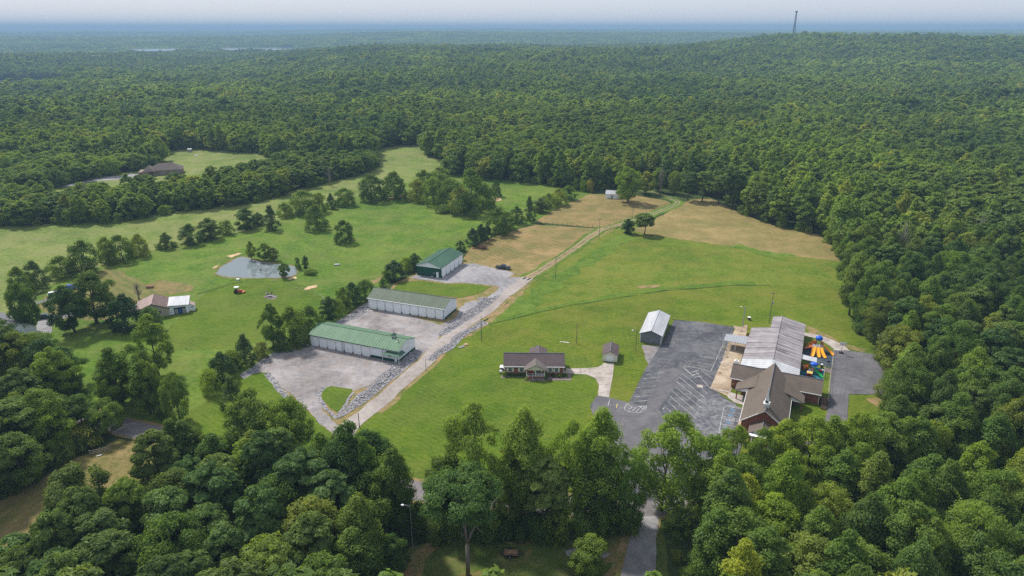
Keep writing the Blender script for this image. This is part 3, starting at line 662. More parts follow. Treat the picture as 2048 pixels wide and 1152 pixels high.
# ------------------------------------------------------------------ tree prototypes
def foliage(name, dark, mid, light, warm, transl=0.35):
    t = NT(name)
    oi = t.n('ShaderNodeObjectInfo')
    at = t.n('ShaderNodeAttribute'); at.attribute_name = 'tint'
    base = t.ramp(oi.outputs['Random'], [(0.0, dark), (0.35, mid), (0.62, light), (0.82, mid), (0.93, warm), (1.0, dark)])
    g = t.n('ShaderNodeHueSaturation'); g.inputs['Saturation'].default_value = 1.0
    t.l(t.math('ADD', t.math('MULTIPLY', at.outputs['Fac'], 0.9), 0.55), g.inputs['Value'])
    t.l(t.math('ADD', 0.515, t.math('MULTIPLY', at.outputs['Fac'], -0.03)), g.inputs['Hue'])
    geo = t.n('ShaderNodeNewGeometry')
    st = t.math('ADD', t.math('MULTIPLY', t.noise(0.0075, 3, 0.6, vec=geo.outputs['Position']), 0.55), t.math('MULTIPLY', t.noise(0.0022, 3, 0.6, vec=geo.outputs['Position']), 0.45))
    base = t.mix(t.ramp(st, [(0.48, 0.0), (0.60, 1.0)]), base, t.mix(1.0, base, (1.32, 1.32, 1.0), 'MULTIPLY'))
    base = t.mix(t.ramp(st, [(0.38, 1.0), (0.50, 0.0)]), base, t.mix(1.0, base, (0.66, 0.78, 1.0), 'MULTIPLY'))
    t.l(base, g.inputs['Color'])
    col = t.mix(1.0, g.outputs['Color'], oi.outputs['Color'], 'MULTIPLY')
    d = t.n('ShaderNodeBsdfDiffuse'); tr = t.n('ShaderNodeBsdfTranslucent'); gl = t.n('ShaderNodeBsdfGlossy'); gl.inputs['Roughness'].default_value = 0.45
    t.l(col, d.inputs['Color'])
    tc = t.mix(1.0, col, (1.25, 1.2, 0.6), 'MULTIPLY'); t.l(tc, tr.inputs['Color'])
    mx = t.n('ShaderNodeMixShader'); mx.inputs[0].default_value = transl
    t.l(d.outputs[0], mx.inputs[1]); t.l(tr.outputs[0], mx.inputs[2])
    m2 = t.n('ShaderNodeMixShader'); m2.inputs[0].default_value = 0.006
    gl.inputs['Color'].default_value = (0.8, 0.85, 0.9, 1)
    t.l(mx.outputs[0], m2.inputs[1]); t.l(gl.outputs[0], m2.inputs[2])
    t.l(m2.outputs[0], t.out.inputs['Surface'])
    M[name] = t.m; return t.m
foliage('leaf', (0.100, 0.162, 0.042), (0.148, 0.230, 0.044), (0.205, 0.282, 0.048), (0.265, 0.300, 0.050), 0.50)
foliage('needle', (0.120, 0.186, 0.050), (0.152, 0.226, 0.056), (0.172, 0.242, 0.056), (0.190, 0.245, 0.058), 0.42)
foliage('cedar_leaf', (0.082, 0.138, 0.040), (0.104, 0.168, 0.044), (0.122, 0.184, 0.048), (0.134, 0.175, 0.050), 0.34)
foliage('dry_leaf', (0.16, 0.075, 0.03), (0.18, 0.09, 0.035), (0.15, 0.08, 0.03), (0.18, 0.10, 0.04), 0.2)
t = NT('bark'); t.done(t.ramp(t.noise(2.5, 5, 0.7, vec=t.mapped((3, 3, 0.6))), [(0.3, (0.055, 0.044, 0.036)), (0.7, (0.17, 0.145, 0.125))]), 0.95, 0.1); M['bark'] = t.m
t = NT('bark_pale'); t.done(t.ramp(t.noise(2.0, 5, 0.7, vec=t.mapped((2, 2, 0.5))), [(0.3, (0.13, 0.11, 0.095)), (0.7, (0.30, 0.265, 0.235))]), 0.95, 0.1); M['bark_pale'] = t.m

def crown_mesh(name, seed, h, r, base, prof, nleaf, leaf, nlobe, lobe=(0.26, 0.42), flat=0.8, mat='leaf', aspect=1.0, droop=0.0, shell=(0.5, 1.2)):
    """leaves on the shells of many uneven lobes spread through the crown's volume; returns a mesh and the lobe centres"""
    rs = np.random.RandomState(seed)
    z0 = base*h; H = h-z0
    cs = []; rad_ = []
    for i in range(nlobe):
        tt = (i+0.5)/nlobe; tt = min(0.985, max(0.02, tt+rs.uniform(-0.06, 0.06)))
        pr = np.interp(tt, [p[0] for p in prof], [p[1] for p in prof])*r
        a = i*2.39996+rs.uniform(-0.5, 0.5)
        lr = r*rs.uniform(*lobe)*(0.72 if tt > 0.85 else 1.0)
        q = max(0.0, pr-lr*0.55)*(rs.uniform(0.75, 1.12) if rs.rand() < 0.78 else rs.uniform(0.1, 0.6))
        cs.append((q*math.cos(a), q*math.sin(a), z0+tt*H-lr*flat*0.6*(tt > 0.8))); rad_.append(lr)
    cs = np.array(cs); rad_ = np.array(rad_)
    cs[:, 0] += rs.uniform(-0.05, 0.05)*r; cs[:, 1] += rs.uniform(-0.05, 0.05)*r
    w = rad_**2; cnt = np.maximum(4, (nleaf*w/w.sum())).astype(int)
    ids = np.repeat(np.arange(nlobe), cnt); n = len(ids)
    d = rs.normal(size=(n, 3)); d /= np.linalg.norm(d, axis=1, keepdims=True)
    out = cs[ids]-np.array([0, 0, z0+0.35*H]); out /= np.maximum(1e-6, np.linalg.norm(out, axis=1, keepdims=True))
    pref = out*0.8+np.array([0, 0, 0.55])
    fl = (d*pref).sum(1) < -0.25
    d[fl] *= -1
    q = rs.uniform(shell[0], shell[1], n)**1.0
    # bumpy lobes
    bump_ = 1+0.22*np.sin(d[:, 0]*7+ids)*np.sin(d[:, 1]*6+2*ids)*np.cos(d[:, 2]*5+ids)
    pos = cs[ids]+d*(rad_[ids]*q*bump_)[:, None]*np.array([1, 1, flat])
    pos[:, 2] -= droop*np.hypot(pos[:, 0], pos[:, 1])
    nr = d*0.9+pref*0.25+rs.normal(size=(n, 3))*0.45; nr /= np.linalg.norm(nr, axis=1, keepdims=True)
    ax = np.cross(nr, rs.normal(size=(n, 3))); ax /= np.maximum(1e-6, np.linalg.norm(ax, axis=1, keepdims=True)); bx = np.cross(nr, ax)
    s = leaf*rs.uniform(0.6, 1.25, n)[:, None]
    la = ax*s*0.62*aspect; lb = bx*s*0.42
    P = np.empty((n, 4, 3)); P[:, 0] = pos-la; P[:, 1] = pos-lb+nr*s*0.12; P[:, 2] = pos+la; P[:, 3] = pos+lb+nr*s*0.12
    me = bpy.data.meshes.new(name)
    me.vertices.add(n*4); me.vertices.foreach_set('co', P.ravel())
    me.loops.add(n*4); me.loops.foreach_set('vertex_index', np.arange(n*4, dtype=np.int32))
    me.polygons.add(n); me.polygons.foreach_set('loop_start', np.arange(0, n*4, 4, dtype=np.int32))
    me.update(calc_edges=True)
    lt = rs.uniform(0.2, 0.8, nlobe)
    tint = np.clip(np.repeat(lt[ids]*0.6+rs.uniform(0, 0.4, n), 4), 0, 1)
    at = me.attributes.new('tint', 'FLOAT', 'POINT'); at.data.foreach_set('value', tint.astype(np.float32))
    me.materials.append(M[mat])
    return me, cs, rad_
def trunk_mesh(name, seed, h, base, cs, tr, mat='bark', limbs=9, top=0.8):
    rr = random.Random(seed); mb = MB(); pts = []; rads = []
    bend = (rr.uniform(-0.03, 0.03)*h, rr.uniform(-0.03, 0.03)*h)
    for k in range(6):
        q = k/5; pts.append((bend[0]*math.sin(q*3), bend[1]*math.sin(q*2.4), q*h*top)); rads.append(tr*(1.25 if k == 0 else 1.0)*(1-0.85*q))
    mb.path(pts, rads, 7)
    idx = list(range(len(cs))); rr.shuffle(idx)
    for i in idx[:limbs]:
        c = cs[i]; z = max(base*h*0.7, min(h*top*0.9, c[2]*0.62)); q = z/(h*top)
        p0 = (bend[0]*math.sin(q*3), bend[1]*math.sin(q*2.4), z); e = (float(c[0]), float(c[1]), float(c[2]))
        m = (p0[0]*0.45+e[0]*0.55, p0[1]*0.45+e[1]*0.55, p0[2]*0.6+e[2]*0.4)
        mb.path([p0, m, e], [tr*0.5*(1-0.6*q), tr*0.28, tr*0.06], 5)
    me = bpy.data.meshes.new(name); me.from_pydata(mb.v, [], mb.f); me.update()
    me.polygons.foreach_set('use_smooth', [True]*len(me.polygons))
    me.materials.append(M[mat]); return me
ROUND = [(0, 0.45), (0.15, 0.85), (0.4, 1.0), (0.65, 0.92), (0.85, 0.62), (1, 0.22)]
TALL = [(0, 0.35), (0.15, 0.8), (0.35, 1.0), (0.6, 0.8), (0.82, 0.5), (1, 0.10)]
DOME = [(0, 0.8), (0.3, 1.0), (0.6, 0.95), (0.85, 0.7), (1, 0.3)]
CONE = [(0, 0.75), (0.12, 1.0), (0.35, 0.85), (0.65, 0.5), (0.88, 0.22), (1, 0.05)]
EGG = [(0, 0.7), (0.2, 1.0), (0.5, 0.95), (0.75, 0.66), (0.92, 0.32), (1, 0.12)]
# kind: h, r, base, profile, leaf material, trunk radius, lobes
KIND = {
 'oak':    dict(h=16, r=7.0, base=0.16, prof=ROUND, mat='leaf', tr=0.42, nlobe=62, lobe=(0.18, 0.32), flat=0.75),
 'maple':  dict(h=18, r=5.6, base=0.14, prof=ROUND, mat='leaf', tr=0.34, nlobe=60, lobe=(0.19, 0.34), flat=0.85),
 'poplar': dict(h=21, r=4.7, base=0.18, prof=TALL, mat='leaf', tr=0.32, nlobe=60, lobe=(0.20, 0.36), flat=1.0),
 'pine':   dict(h=20, r=4.4, base=0.48, prof=DOME, mat='needle', tr=0.28, nlobe=40, lobe=(0.22, 0.34), flat=0.6),
 'cedar':  dict(h=8, r=2.7, base=0.02, prof=EGG, mat='cedar_leaf', tr=0.16, nlobe=40, lobe=(0.26, 0.40), flat=1.0),
 'spire':  dict(h=9, r=2.4, base=0.03, prof=CONE, mat='cedar_leaf', tr=0.16, nlobe=40, lobe=(0.24, 0.38), flat=1.0),
 'hedge':  dict(h=9, r=4.0, base=-0.06, prof=[(0, 0.95), (0.15, 1.0), (0.4, 1.0), (0.65, 0.86), (0.85, 0.55), (1, 0.2)], mat='leaf', tr=0.2, nlobe=46, lobe=(0.22, 0.36), flat=0.85),
 'bush':   dict(h=4, r=2.4, base=0.0, prof=DOME, mat='leaf', tr=0.08, nlobe=22, lobe=(0.34, 0.5), flat=0.8),
}
PROTO = {}
def protos(kind, lod, count, nleaf, leaf, seed0, **ov):
    out = []
    for i in range(count):
        k = dict(KIND[kind]); k.update(ov)
        rv = random.Random(seed0*3+i*7); k['r'] *= rv.uniform(0.85, 1.15); k['h'] *= rv.uniform(0.92, 1.1); k['nlobe'] = int(k['nlobe']*rv.uniform(0.75, 1.2)); k['prof'] = [(a, b*rv.uniform(0.82, 1.12)) for a, b in k['prof']]
        me, cs, _ = crown_mesh('crown', seed0+i*17, k['h'], k['r'], k['base'], k['prof'], nleaf, leaf, k['nlobe'], k['lobe'], k['flat'], k['mat'], k.get('aspect', 1.0), shell=k.get('shell', (0.5, 1.2)))
        tm = trunk_mesh('trunk', seed0+i*17, k['h'], k['base'], cs, k['tr'], k.get('bark', 'bark'))
        out.append((me, tm, k))
    PROTO[(kind, lod)] = out
protos('oak', 0, 3, 17000, 0.40, 100)
protos('maple', 0, 6, 15000, 0.36, 200)
protos('poplar', 0, 6, 14000, 0.36, 300)
protos('pine', 0, 5, 14000, 0.42, 400, aspect=1.7)
protos('hedge', 0, 4, 7000, 0.33, 700)
protos('cedar', 0, 3, 6500, 0.25, 500)
protos('spire', 0, 2, 6000, 0.25, 550)
protos('bush', 0, 3, 2600, 0.26, 600)
protos('oak', 1, 3, 2300, 1.0, 110)
protos('maple', 1, 6, 2100, 0.95, 210)
protos('poplar', 1, 6, 2000, 0.9, 310)
protos('pine', 1, 2, 1900, 0.9, 410, aspect=1.4)
protos('maple', 3, 2, 1500, 0.9, 230, mat='dry_leaf')
protos('oak', 2, 6, 520, 2.0, 120, nlobe=30)
protos('maple', 2, 8, 480, 1.9, 220, nlobe=28)
protos('poplar', 2, 8, 440, 1.75, 320, nlobe=28)
protos('pine', 2, 5, 420, 1.6, 420, nlobe=26)

def place_tree(kind, x, y, h, r, label, cat, group=None, name=None, color=(1, 1, 1), rot=None, lod=0, z=0.0, pick=None, lean=0.0):
    ps = PROTO[(kind, lod)]
    rr = random.Random(int(x*131+y*977))
    me, tm, k = ps[rr.randrange(len(ps)) if pick is None else pick % len(ps)]
    o = thing(name or {'pine': 'pine_tree', 'cedar': 'cedar_tree', 'spire': 'cedar_tree', 'bush': 'shrub'}.get(kind, 'broadleaf_tree'), label, cat, (x, y, z), rr.uniform(0, 6.28) if rot is None else rot, group)
    e_ = rr.uniform(0.9, 1.12); o.scale = (r/k['r']*e_, r/k['r']/e_, h/k['h'])
    if h > 9: o.rotation_euler[0] = rr.uniform(-0.05, 0.05); o.rotation_euler[1] = rr.uniform(-0.05, 0.05)
    if lean: o.rotation_euler[0] = lean
    for nm, m in (('trunk', tm), ('crown', me)):
        c = bpy.data.objects.new(nm, m); c.parent = o; COL.objects.link(c)
        c.color = (color[0], color[1], color[2], 1)
    return o
# ------------------------------------------------------------------ building materials
paint('white_metal', (0.76, 0.81, 0.85), 0.5, 0.05, 0.6)
paint('white_door', (0.84, 0.87, 0.89), 0.5, 0.05, 0.8)
paint('white_trim', (0.78, 0.79, 0.78), 0.55, 0.05)
paint('cream', (0.70, 0.67, 0.57), 0.6, 0.06)
paint('dark_green', (0.008, 0.072, 0.045), 0.5, 0.12)
paint('trim_green', (0.015, 0.065, 0.045), 0.5, 0.12)
paint('reveal_shade', (0.16, 0.17, 0.18), 0.7)  # dark grey standing in for shade in the door reveals
paint('rust_post', (0.20, 0.09, 0.05), 0.8, 0.2)
def metal_roof(name, c, rough=0.45, streak=0.15, ang=0):
    t = NT(name)
    n = t.noise(0.5, 5, 0.6, vec=t.mapped((1, 0.18, 1))); n2 = t.noise(5, 3)
    t.done(t.mix(streak, t.ramp(n, [(0.35, k3(c, 0.85)), (0.65, k3(c, 1.12))]), t.ramp(n2, [(0.3, k3(c, 0.6)), (0.7, k3(c, 1.25))])), rough, 0.12)
    M[name] = t.m
metal_roof('roof_green', (0.125, 0.215, 0.135), 0.6)
metal_roof('roof_sage', (0.122, 0.150, 0.110), 0.65)
metal_roof('roof_forest', (0.062, 0.130, 0.088), 0.6)
metal_roof('roof_white', (0.47, 0.48, 0.50), 0.5, 0.06)
metal_roof('roof_tan', (0.36, 0.27, 0.245), 0.6)
metal_roof('roof_brown', (0.17, 0.12, 0.11), 0.6)
metal_roof('grey_metal', (0.175, 0.185, 0.205), 0.5)
def shingles(name, c):
    t = NT(name)
    n = t.noise(0.35, 5, 0.65); n2 = t.noise(3.5, 4, 0.7, vec=t.mapped((1, 1, 1)))
    t.done(t.mix(0.45, t.ramp(n, [(0.3, k3(c, 0.75)), (0.7, k3(c, 1.2))]), t.ramp(n2, [(0.3, k3(c, 0.6)), (0.7, k3(c, 1.35))])), 0.9, 0.15)
    t.bump(n2, 0.4, 0.05)
    M[name] = t.m
shingles('shingle_purple', (0.105, 0.082, 0.084))
shingles('shingle_brown', (0.130, 0.106, 0.088))
shingles('shingle_porch', (0.145, 0.125, 0.115))
shingles('shingle_grey', (0.15, 0.15, 0.165))
shingles('shingle_far', (0.13, 0.105, 0.095))
t = NT('brick')
br = t.n('ShaderNodeTexBrick'); br.inputs['Scale'].default_value = 1.0; br.inputs['Brick Width'].default_value = 0.42; br.inputs['Row Height'].default_value = 0.16; br.inputs['Mortar Size'].default_value = 0.014
br.inputs['Color1'].default_value = (0.20, 0.060, 0.036, 1); br.inputs['Color2'].default_value = (0.29, 0.10, 0.055, 1); br.inputs['Mortar'].default_value = (0.30, 0.22, 0.17, 1)
cmb = t.n('ShaderNodeCombineXYZ'); sp = t.n('ShaderNodeSeparateXYZ'); t.l(t.co.outputs['Object'], sp.inputs[0])
t.l(t.math('ADD', sp.outputs[0], sp.outputs[1]), cmb.inputs[0]); t.l(sp.outputs[2], cmb.inputs[1]); t.l(cmb.outputs[0], br.inputs['Vector'])
t.done(t.mix(0.3, br.outputs['Color'], t.ramp(t.noise(0.8, 4), [(0.3, (0.15, 0.045, 0.03)), (0.7, (0.30, 0.115, 0.07))])), 0.9, 0.15); M['brick'] = t.m
t = NT('window_glass'); t.done((0.05, 0.09, 0.10), 0.08, 0.6); M['glass'] = t.m
paint('dark_opening', (0.02, 0.02, 0.024), 0.9)
paint('wood', (0.24, 0.15, 0.09), 0.85, 0.2)
paint('dark_wood', (0.10, 0.065, 0.045), 0.85, 0.2)
paint('pole_wood', (0.17, 0.135, 0.11), 0.9, 0.2)
paint('steel', (0.35, 0.36, 0.38), 0.45, 0.1, metal=0.3)
paint('red_paint', (0.42, 0.05, 0.035), 0.5)
paint('orange_paint', (0.60, 0.13, 0.03), 0.5)
paint('black_paint', (0.018, 0.020, 0.024), 0.35, 0.1, spec=0.5)
paint('rubber', (0.02, 0.02, 0.022), 0.9)
paint('blue_paint', (0.03, 0.09, 0.34), 0.35)
paint('white_car', (0.68, 0.69, 0.70), 0.3, spec=0.5)
paint('tan_siding', (0.40, 0.36, 0.29), 0.7, 0.08)
# weathered hall roof with streaks across the slope
t = NT('weathered_roof')
s1 = t.noise(1.0, 6, 0.7, vec=t.mapped((0.06, 0.95, 0.2))); s2 = t.noise(0.35, 4, 0.6); s3 = t.noise(5, 3)
v = t.math('ADD', t.math('MULTIPLY', s1, 0.62), t.math('ADD', t.math('MULTIPLY', s2, 0.25), t.math('MULTIPLY', s3, 0.13)))
col = t.ramp(v, [(0.36, (0.10, 0.085, 0.095)), (0.46, (0.22, 0.20, 0.21)), (0.60, (0.38, 0.35, 0.355))])
t.done(col, 0.7, 0.3); M['weathered_roof'] = t.m

def ribs(mb, q, spacing, w=0.05, h=0.045):
    """raised seams from eave (q0-q1) to ridge (q3-q2)"""
    n = norm(cross(sub(q[1], q[0]), sub(q[3], q[0])))
    if n[2] < 0: n = mul(n, -1)
    L = math.dist(q[0], q[1]); d = norm(sub(q[1], q[0])); k = int(L/spacing)
    for i in range(k+1):
        t_ = min(1.0, max(0.0, (i+0.0)*spacing/L)); a = V(q[0], q[1], t_); b = V(q[3], q[2], t_)
        p = [addv(a, mul(d, -w/2)), addv(a, mul(d, w/2)), addv(b, mul(d, w/2)), addv(b, mul(d, -w/2))]
        mb.prism([addv(x, mul(n, 0.002)) for x in p], mul(n, h))
def gable_roof(parent, x0, x1, y0, y1, ze, zr, mat, over=0.35, th=0.12, rib=None, along='x', name='roof', cap=None, mat2=None):
    """two slopes; ridge along local x or y"""
    if along == 'x':
        ym = (y0+y1)/2; k = (zr-ze)/(ym-y0)
        zl = ze-k*over
        q1 = [(x0-over, y0-over, zl), (x1+over, y0-over, zl), (x1+over, ym, zr), (x0-over, ym, zr)]
        q2 = [(x1+over, y1+over, zl), (x0-over, y1+over, zl), (x0-over, ym, zr), (x1+over, ym, zr)]
        cp = [(x0-over, ym, zr), (x1+over, ym, zr)]
    else:
        xm = (x0+x1)/2; k = (zr-ze)/(xm-x0); zl = ze-k*over
        q1 = [(x0-over, y1+over, zl), (x0-over, y0-over, zl), (xm, y0-over, zr), (xm, y1+over, zr)]
        q2 = [(x1+over, y0-over, zl), (x1+over, y1+over, zl), (xm, y1+over, zr), (xm, y0-over, zr)]
        cp = [(xm, y0-over, zr), (xm, y1+over, zr)]
    out = []
    for q in (q1, q2):
        mb = MB(); mb.slab([addv(p, (0, 0, th)) for p in q], th)
        if rib: ribs(mb, [addv(p, (0, 0, th)) for p in q], rib)
        out.append(mb.build(name, M[mat], parent))
    mb = MB(); mb.path([addv(cp[0], (0, 0, th*1.02)), addv(cp[1], (0, 0, th*1.02))], [0.14, 0.14], 6)
    mb.build('ridge_cap', M[cap or mat], out[0])
    return out
def gable_wall(mb, x0, x1, y, ze, zr, th, z0=0.0):
    xm = (x0+x1)/2
    mb.prism([(x0, y, z0), (x1, y, z0), (x1, y, ze), (xm, y, zr), (x0, y, ze)], (0, th, 0))
def gable_wall_y(mb, y0, y1, x, ze, zr, th, z0=0.0):
    ym = (y0+y1)/2
    mb.prism([(x, y0, z0), (x, y1, z0), (x, y1, ze), (x, ym, zr), (x, y0, ze)], (th, 0, 0))
def window(parent, cx, y, cz, w, h, trim='white_trim', shutters=None, face=-1, axis='x', name='window'):
    """window on a wall facing -y (face=-1) in local coordinates, or on an x wall"""
    def B(a0, a1, d0, d1, z0, z1):
        d0, d1 = sorted((y+face*d0, y+face*d1))
        return (a0, a1, d0, d1, z0, z1) if axis == 'x' else (d0, d1, a0, a1, z0, z1)
    mb = MB(); f = 0.09
    for b in ((cx-w/2-f, cx+w/2+f, 0.0, 0.06, cz+h/2, cz+h/2+f), (cx-w/2-f, cx+w/2+f, 0.0, 0.09, cz-h/2-f, cz-h/2), (cx-w/2-f, cx-w/2, 0.0, 0.06, cz-h/2, cz+h/2), (cx+w/2, cx+w/2+f, 0.0, 0.06, cz-h/2, cz+h/2), (cx-w/2, cx+w/2, 0.0, 0.05, cz-0.03, cz+0.03)):
        mb.box(*B(*b))
    o = mb.build(name, M[trim], parent)
    MB().box(*B(cx-w/2, cx+w/2, -0.01, 0.03, cz-h/2, cz+h/2)).build('pane', M['glass'], o)
    if shutters:
        for s in (-1, 1):
            c = cx+s*(w/2+f+0.22)
            MB().box(*B(c-0.2, c+0.2, 0.0, 0.05, cz-h/2-0.05, cz+h/2+0.05)).build('shutter', M[shutters], o)
    return o

# ------------------------------------------------------------------ storage buildings
def roll_door(parent, x0, x1, h, y=0.0, z0=0.05, axis='x', label=None):
    mb = MB(); n = 9
    for i in range(n):
        a = z0+(h-z0)*i/n; b = z0+(h-z0)*(i+0.93)/n
        mb.box(x0, x1, y-0.02-0.02*(i % 2), y+0.06, a, b) if axis == 'x' else mb.box(y-0.06, y+0.02+0.02*(i % 2), x0, x1, a, b)
    d = mb.build('roll_up_door', M['white_door'], parent)
    sl = MB()
    for a, b in ((x0-0.07, x0-0.002), (x1+0.002, x1+0.07)):
        sl.box(a, b, y-0.055, y-0.01, z0, h) if axis == 'x' else sl.box(y+0.035, y+0.06, a, b, z0, h)
    sl.box(x0-0.07, x1+0.07, y-0.055, y-0.01, h, h+0.07) if axis == 'x' else sl.box(y+0.035, y+0.06, x0-0.07, x1+0.07, h, h+0.07)
    sl.build('door_reveal_shade', M['reveal_shade'], d)  # gap lines round the door, reveal shade painted as dark strips
    return d
def storage(name, label, org, ang, L, D, ze, zr, roofmat, doors, axis='x', wall='white_metal', skirt='dark_green', posts='trim_green', doorh=3.2):
    o = thing(name, label, 'storage building', (org[0], org[1], 0.09), ang)
    mb = MB()
    mb.box(0.10, L-0.10, D-0.10, D, 0, ze)                 # back
    mb.build('back_wall', M[wall], o)
    for x in (0.0, L-0.10):
        mb = MB(); gable_wall_y(mb, 0, D, x, ze, zr, 0.10)
        g = mb.build('gable_wall', M[wall], o)
        mb = MB()
        xx = x-0.03 if x == 0 else x+0.10
        mb.box(xx, xx+0.03, 0.05, D-0.05, 0.0, 0.75)
        mb.build('skirt', M[skirt], g)
        mb = MB()
        k = int(D/0.6)
        for i in range(k):
            yy = 0.3+i*0.6; zz = ze+(zr-ze)*(1-abs(yy-D/2)/(D/2))-0.15
            mb.box(xx+0.001, xx+0.028, yy-0.03, yy+0.03, 0.78, zz)
        mb.build('siding_rib', M[wall], g)
    # front: header, posts, doors
    MB().box(0.10, L-0.10, 0.0, 0.10, doorh, ze).build('header', M[wall], o)
    dx0, dx1, n = doors; w = (dx1-dx0)/n
    for i in range(n):
        roll_door(o, dx0+i*w+0.18, dx0+(i+1)*w-0.18, doorh, 0.03)
    for i in range(n+1):
        xx = dx0+i*w
        a = max(0.102, xx-0.18); b = min(L-0.102, xx+0.18)
        p = MB().box(a, b, -0.02, 0.10, 0.0, doorh-0.001).build('door_post', M[wall], o)
        MB().box(a-0.0, b+0.0, -0.10, -0.022, 0.0, 0.62).build('post_guard', M[posts], p)
    if dx1 < L-0.5:
        MB().box(dx1+0.19, L-0.102, -0.01, 0.09, 0.0, doorh-0.001).build('front_wall', M[wall], o)
        MB().box(dx1+0.19, L-0.05, -0.045, -0.012, 0.0, 0.85).build('skirt', M[skirt], o)
    gable_roof(o, 0, L, 0, D, ze, zr, roofmat, 0.30, 0.08, rib=0.9)
    mb = MB(); mb.box(-0.3, L+0.3, -0.46, -0.32, ze-0.16, ze-0.02)
    mb.build('gutter', M['trim_green' if roofmat != 'roof_sage' else 'white_trim'], o)
    return o
FA = (-60.95, 186.95)
A = storage('storage_building', 'long white storage building with light green roof and cupola nearest the road', FA, R(-22), 30.6, 9.65, 3.7, 5.35, 'roof_green', (0.2, 21.2, 7), posts='rust_post')
# office end of the front building
mb = MB(); mb.box(27.1, 28.4, -0.06, -0.015, 1.35, 2.25); w_ = mb.build('window', M['white_trim'], A)
MB().box(27.2, 28.3, -0.075, -0.061, 1.43, 2.17).build('pane', M['glass'], w_)
d_ = part_box('walk_door', M['white_door'], A, 29.35, 30.25, -0.08, -0.047, 0.05, 2.15)
MB().ball((29.5, -0.10, 1.05), 0.05).build('handle', M['steel'], d_)
aw = MB(); zt, zb = 3.05, 2.55
aw.add([(26.9, -0.02, zt), (30.9, -0.02, zt), (31.9, -1.5, zb), (25.9, -1.5, zb), (31.9, 1.0, zb), (30.9, 0.4, zt)], [(0, 3, 2, 1), (1, 2, 4, 5), (0, 1, 2, 3)])
aw.slab([(25.9, -1.5, zb+0.02), (31.9, -1.5, zb+0.02), (30.7, -0.0, zt+0.1), (27.0, -0.0, zt+0.1)], 0.08)
aw.slab([(31.9, -1.5, zb+0.02), (31.9, 2.0, zb+0.02), (30.72, 2.0, zt+0.1), (30.72, -0.0, zt+0.1)], 0.08)
aw.build('awning', M['roof_forest'], A)
for p in ((26.2, -1.35), (31.6, -1.35)):
    MB().tube((p[0], p[1], 0), (p[0], p[1], zb), 0.06, n=6).build('awning_post', M['white_trim'], A)
for xx in (11.8, 25.6, 30.45): MB().tube((xx, -0.38, 0.0), (xx, -0.38, 3.55), 0.06, n=6).build('downspout', M['trim_green'], A)
cu = MB(); cu.box(26.0, 27.0, 4.35, 5.3, 4.9, 5.95); c_ = cu.build('cupola', M['white_trim'], A)
cu = MB(); cu.add([(25.75, 4.1, 5.95), (27.25, 4.1, 5.95), (27.25, 5.55, 5.95), (25.75, 5.55, 5.95), (26.5, 4.83, 6.75)], [(0, 1, 4), (1, 2, 4), (2, 3, 4), (3, 0, 4), (3, 2, 1, 0)]); cu.tube((26.5, 4.83, 6.7), (26.5, 4.83, 7.15), 0.03, n=5)
cu.build('cupola_roof', M['roof_forest'], c_)
for s in (-0.35, 0.0, 0.35): MB().box(26.2, 26.8, 4.325, 4.349, 5.3+s*0.6, 5.42+s*0.6).build('louvre', M['dark_opening'], c_)
MB().tube((28.9, 3.2, 4.5), (28.9, 3.2, 5.75), 0.10, n=8).build('vent_pipe', M['dark_plastic'], A)
MB().tube((28.7, 2.9, 4.5), (28.7, 2.9, 4.95), 0.16, n=8).build('vent_pipe', M['white_trim'], A)
FB = (-49.03, 215.95)
B = storage('storage_building', 'long white storage building with nine doors and sage grey roof in the middle', FB, R(-20.3), 28.6, 9.65, 3.95, 5.95, 'roof_sage', (0.2, 28.4, 9), posts='trim_green', doorh=3.4)
MB().tube((28.55, -0.36, 0.0), (28.55, -0.36, 3.8), 0.07, n=6).build('downspout', M['blue_paint'], B)
# the green building: doors on its right-hand long side
FCo = (-37.02, 249.99)
Cc = thing('storage_building', 'dark green storage building with white doors along its right side', 'storage building', (FCo[0], FCo[1], 0.09), R(-20.8))
W_, D_, ze, zr = 10.7, 19.4, 4.15, 5.85
mb = MB(); mb.box(0, W_, 0, 0.12, 0, ze-0.45); mb.build('gable_wall', M['dark_green'], Cc)
mb = MB(); mb.prism([(0, 0.0, ze-0.449), (W_, 0.0, ze-0.449), (W_, 0.0, ze), (W_/2, 0.0, zr), (0, 0.0, ze)], (0, 0.11, 0)); mb.build('gable_panel', M['white_metal'], Cc)
mb = MB(); gable_wall(mb, 0, W_, D_-0.12, ze, zr, 0.12); mb.build('gable_wall', M['white_metal'], Cc)
part_box('back_wall', M['dark_green'], Cc, 0.0, 0.12, 0.122, D_-0.122, 0, ze)
part_box('header', M['white_metal'], Cc, W_-0.12, W_, 0.122, D_-0.122, 3.7, ze)
for i in range(5):
    a = 0.35+i*(D_-0.6)/5; b = 0.35+(i+1)*(D_-0.6)/5
    roll_door(Cc, a+0.2, b-0.2, 3.7, W_-0.03, axis='y')
for i in range(6):
    yy = 0.35+i*(D_-0.6)/5
    p = part_box('door_post', M['white_metal'], Cc, W_-0.12, W_+0.02, max(0.122, yy-0.2), min(D_-0.122, yy+0.2), 0, 3.699)
    part_box('post_guard', M['trim_green'], p, W_+0.021, W_+0.10, yy-0.22, yy+0.22, 0, 0.75)
gable_roof(Cc, 0, W_, 0, D_, ze, zr, 'roof_forest', 0.3, 0.08, rib=0.9, along='y')
part_box('corner_trim', M['dark_green'], Cc, W_-0.3, W_+0.02, -0.03, -0.002, 0, ze-0.1)
d_ = part_box('walk_door', M['white_door'], Cc, 8.5, 9.45, -0.06, -0.003, 0.05, 2.2)
MB().ball((9.3, -0.09, 1.05), 0.05).build('handle', M['steel'], d_)
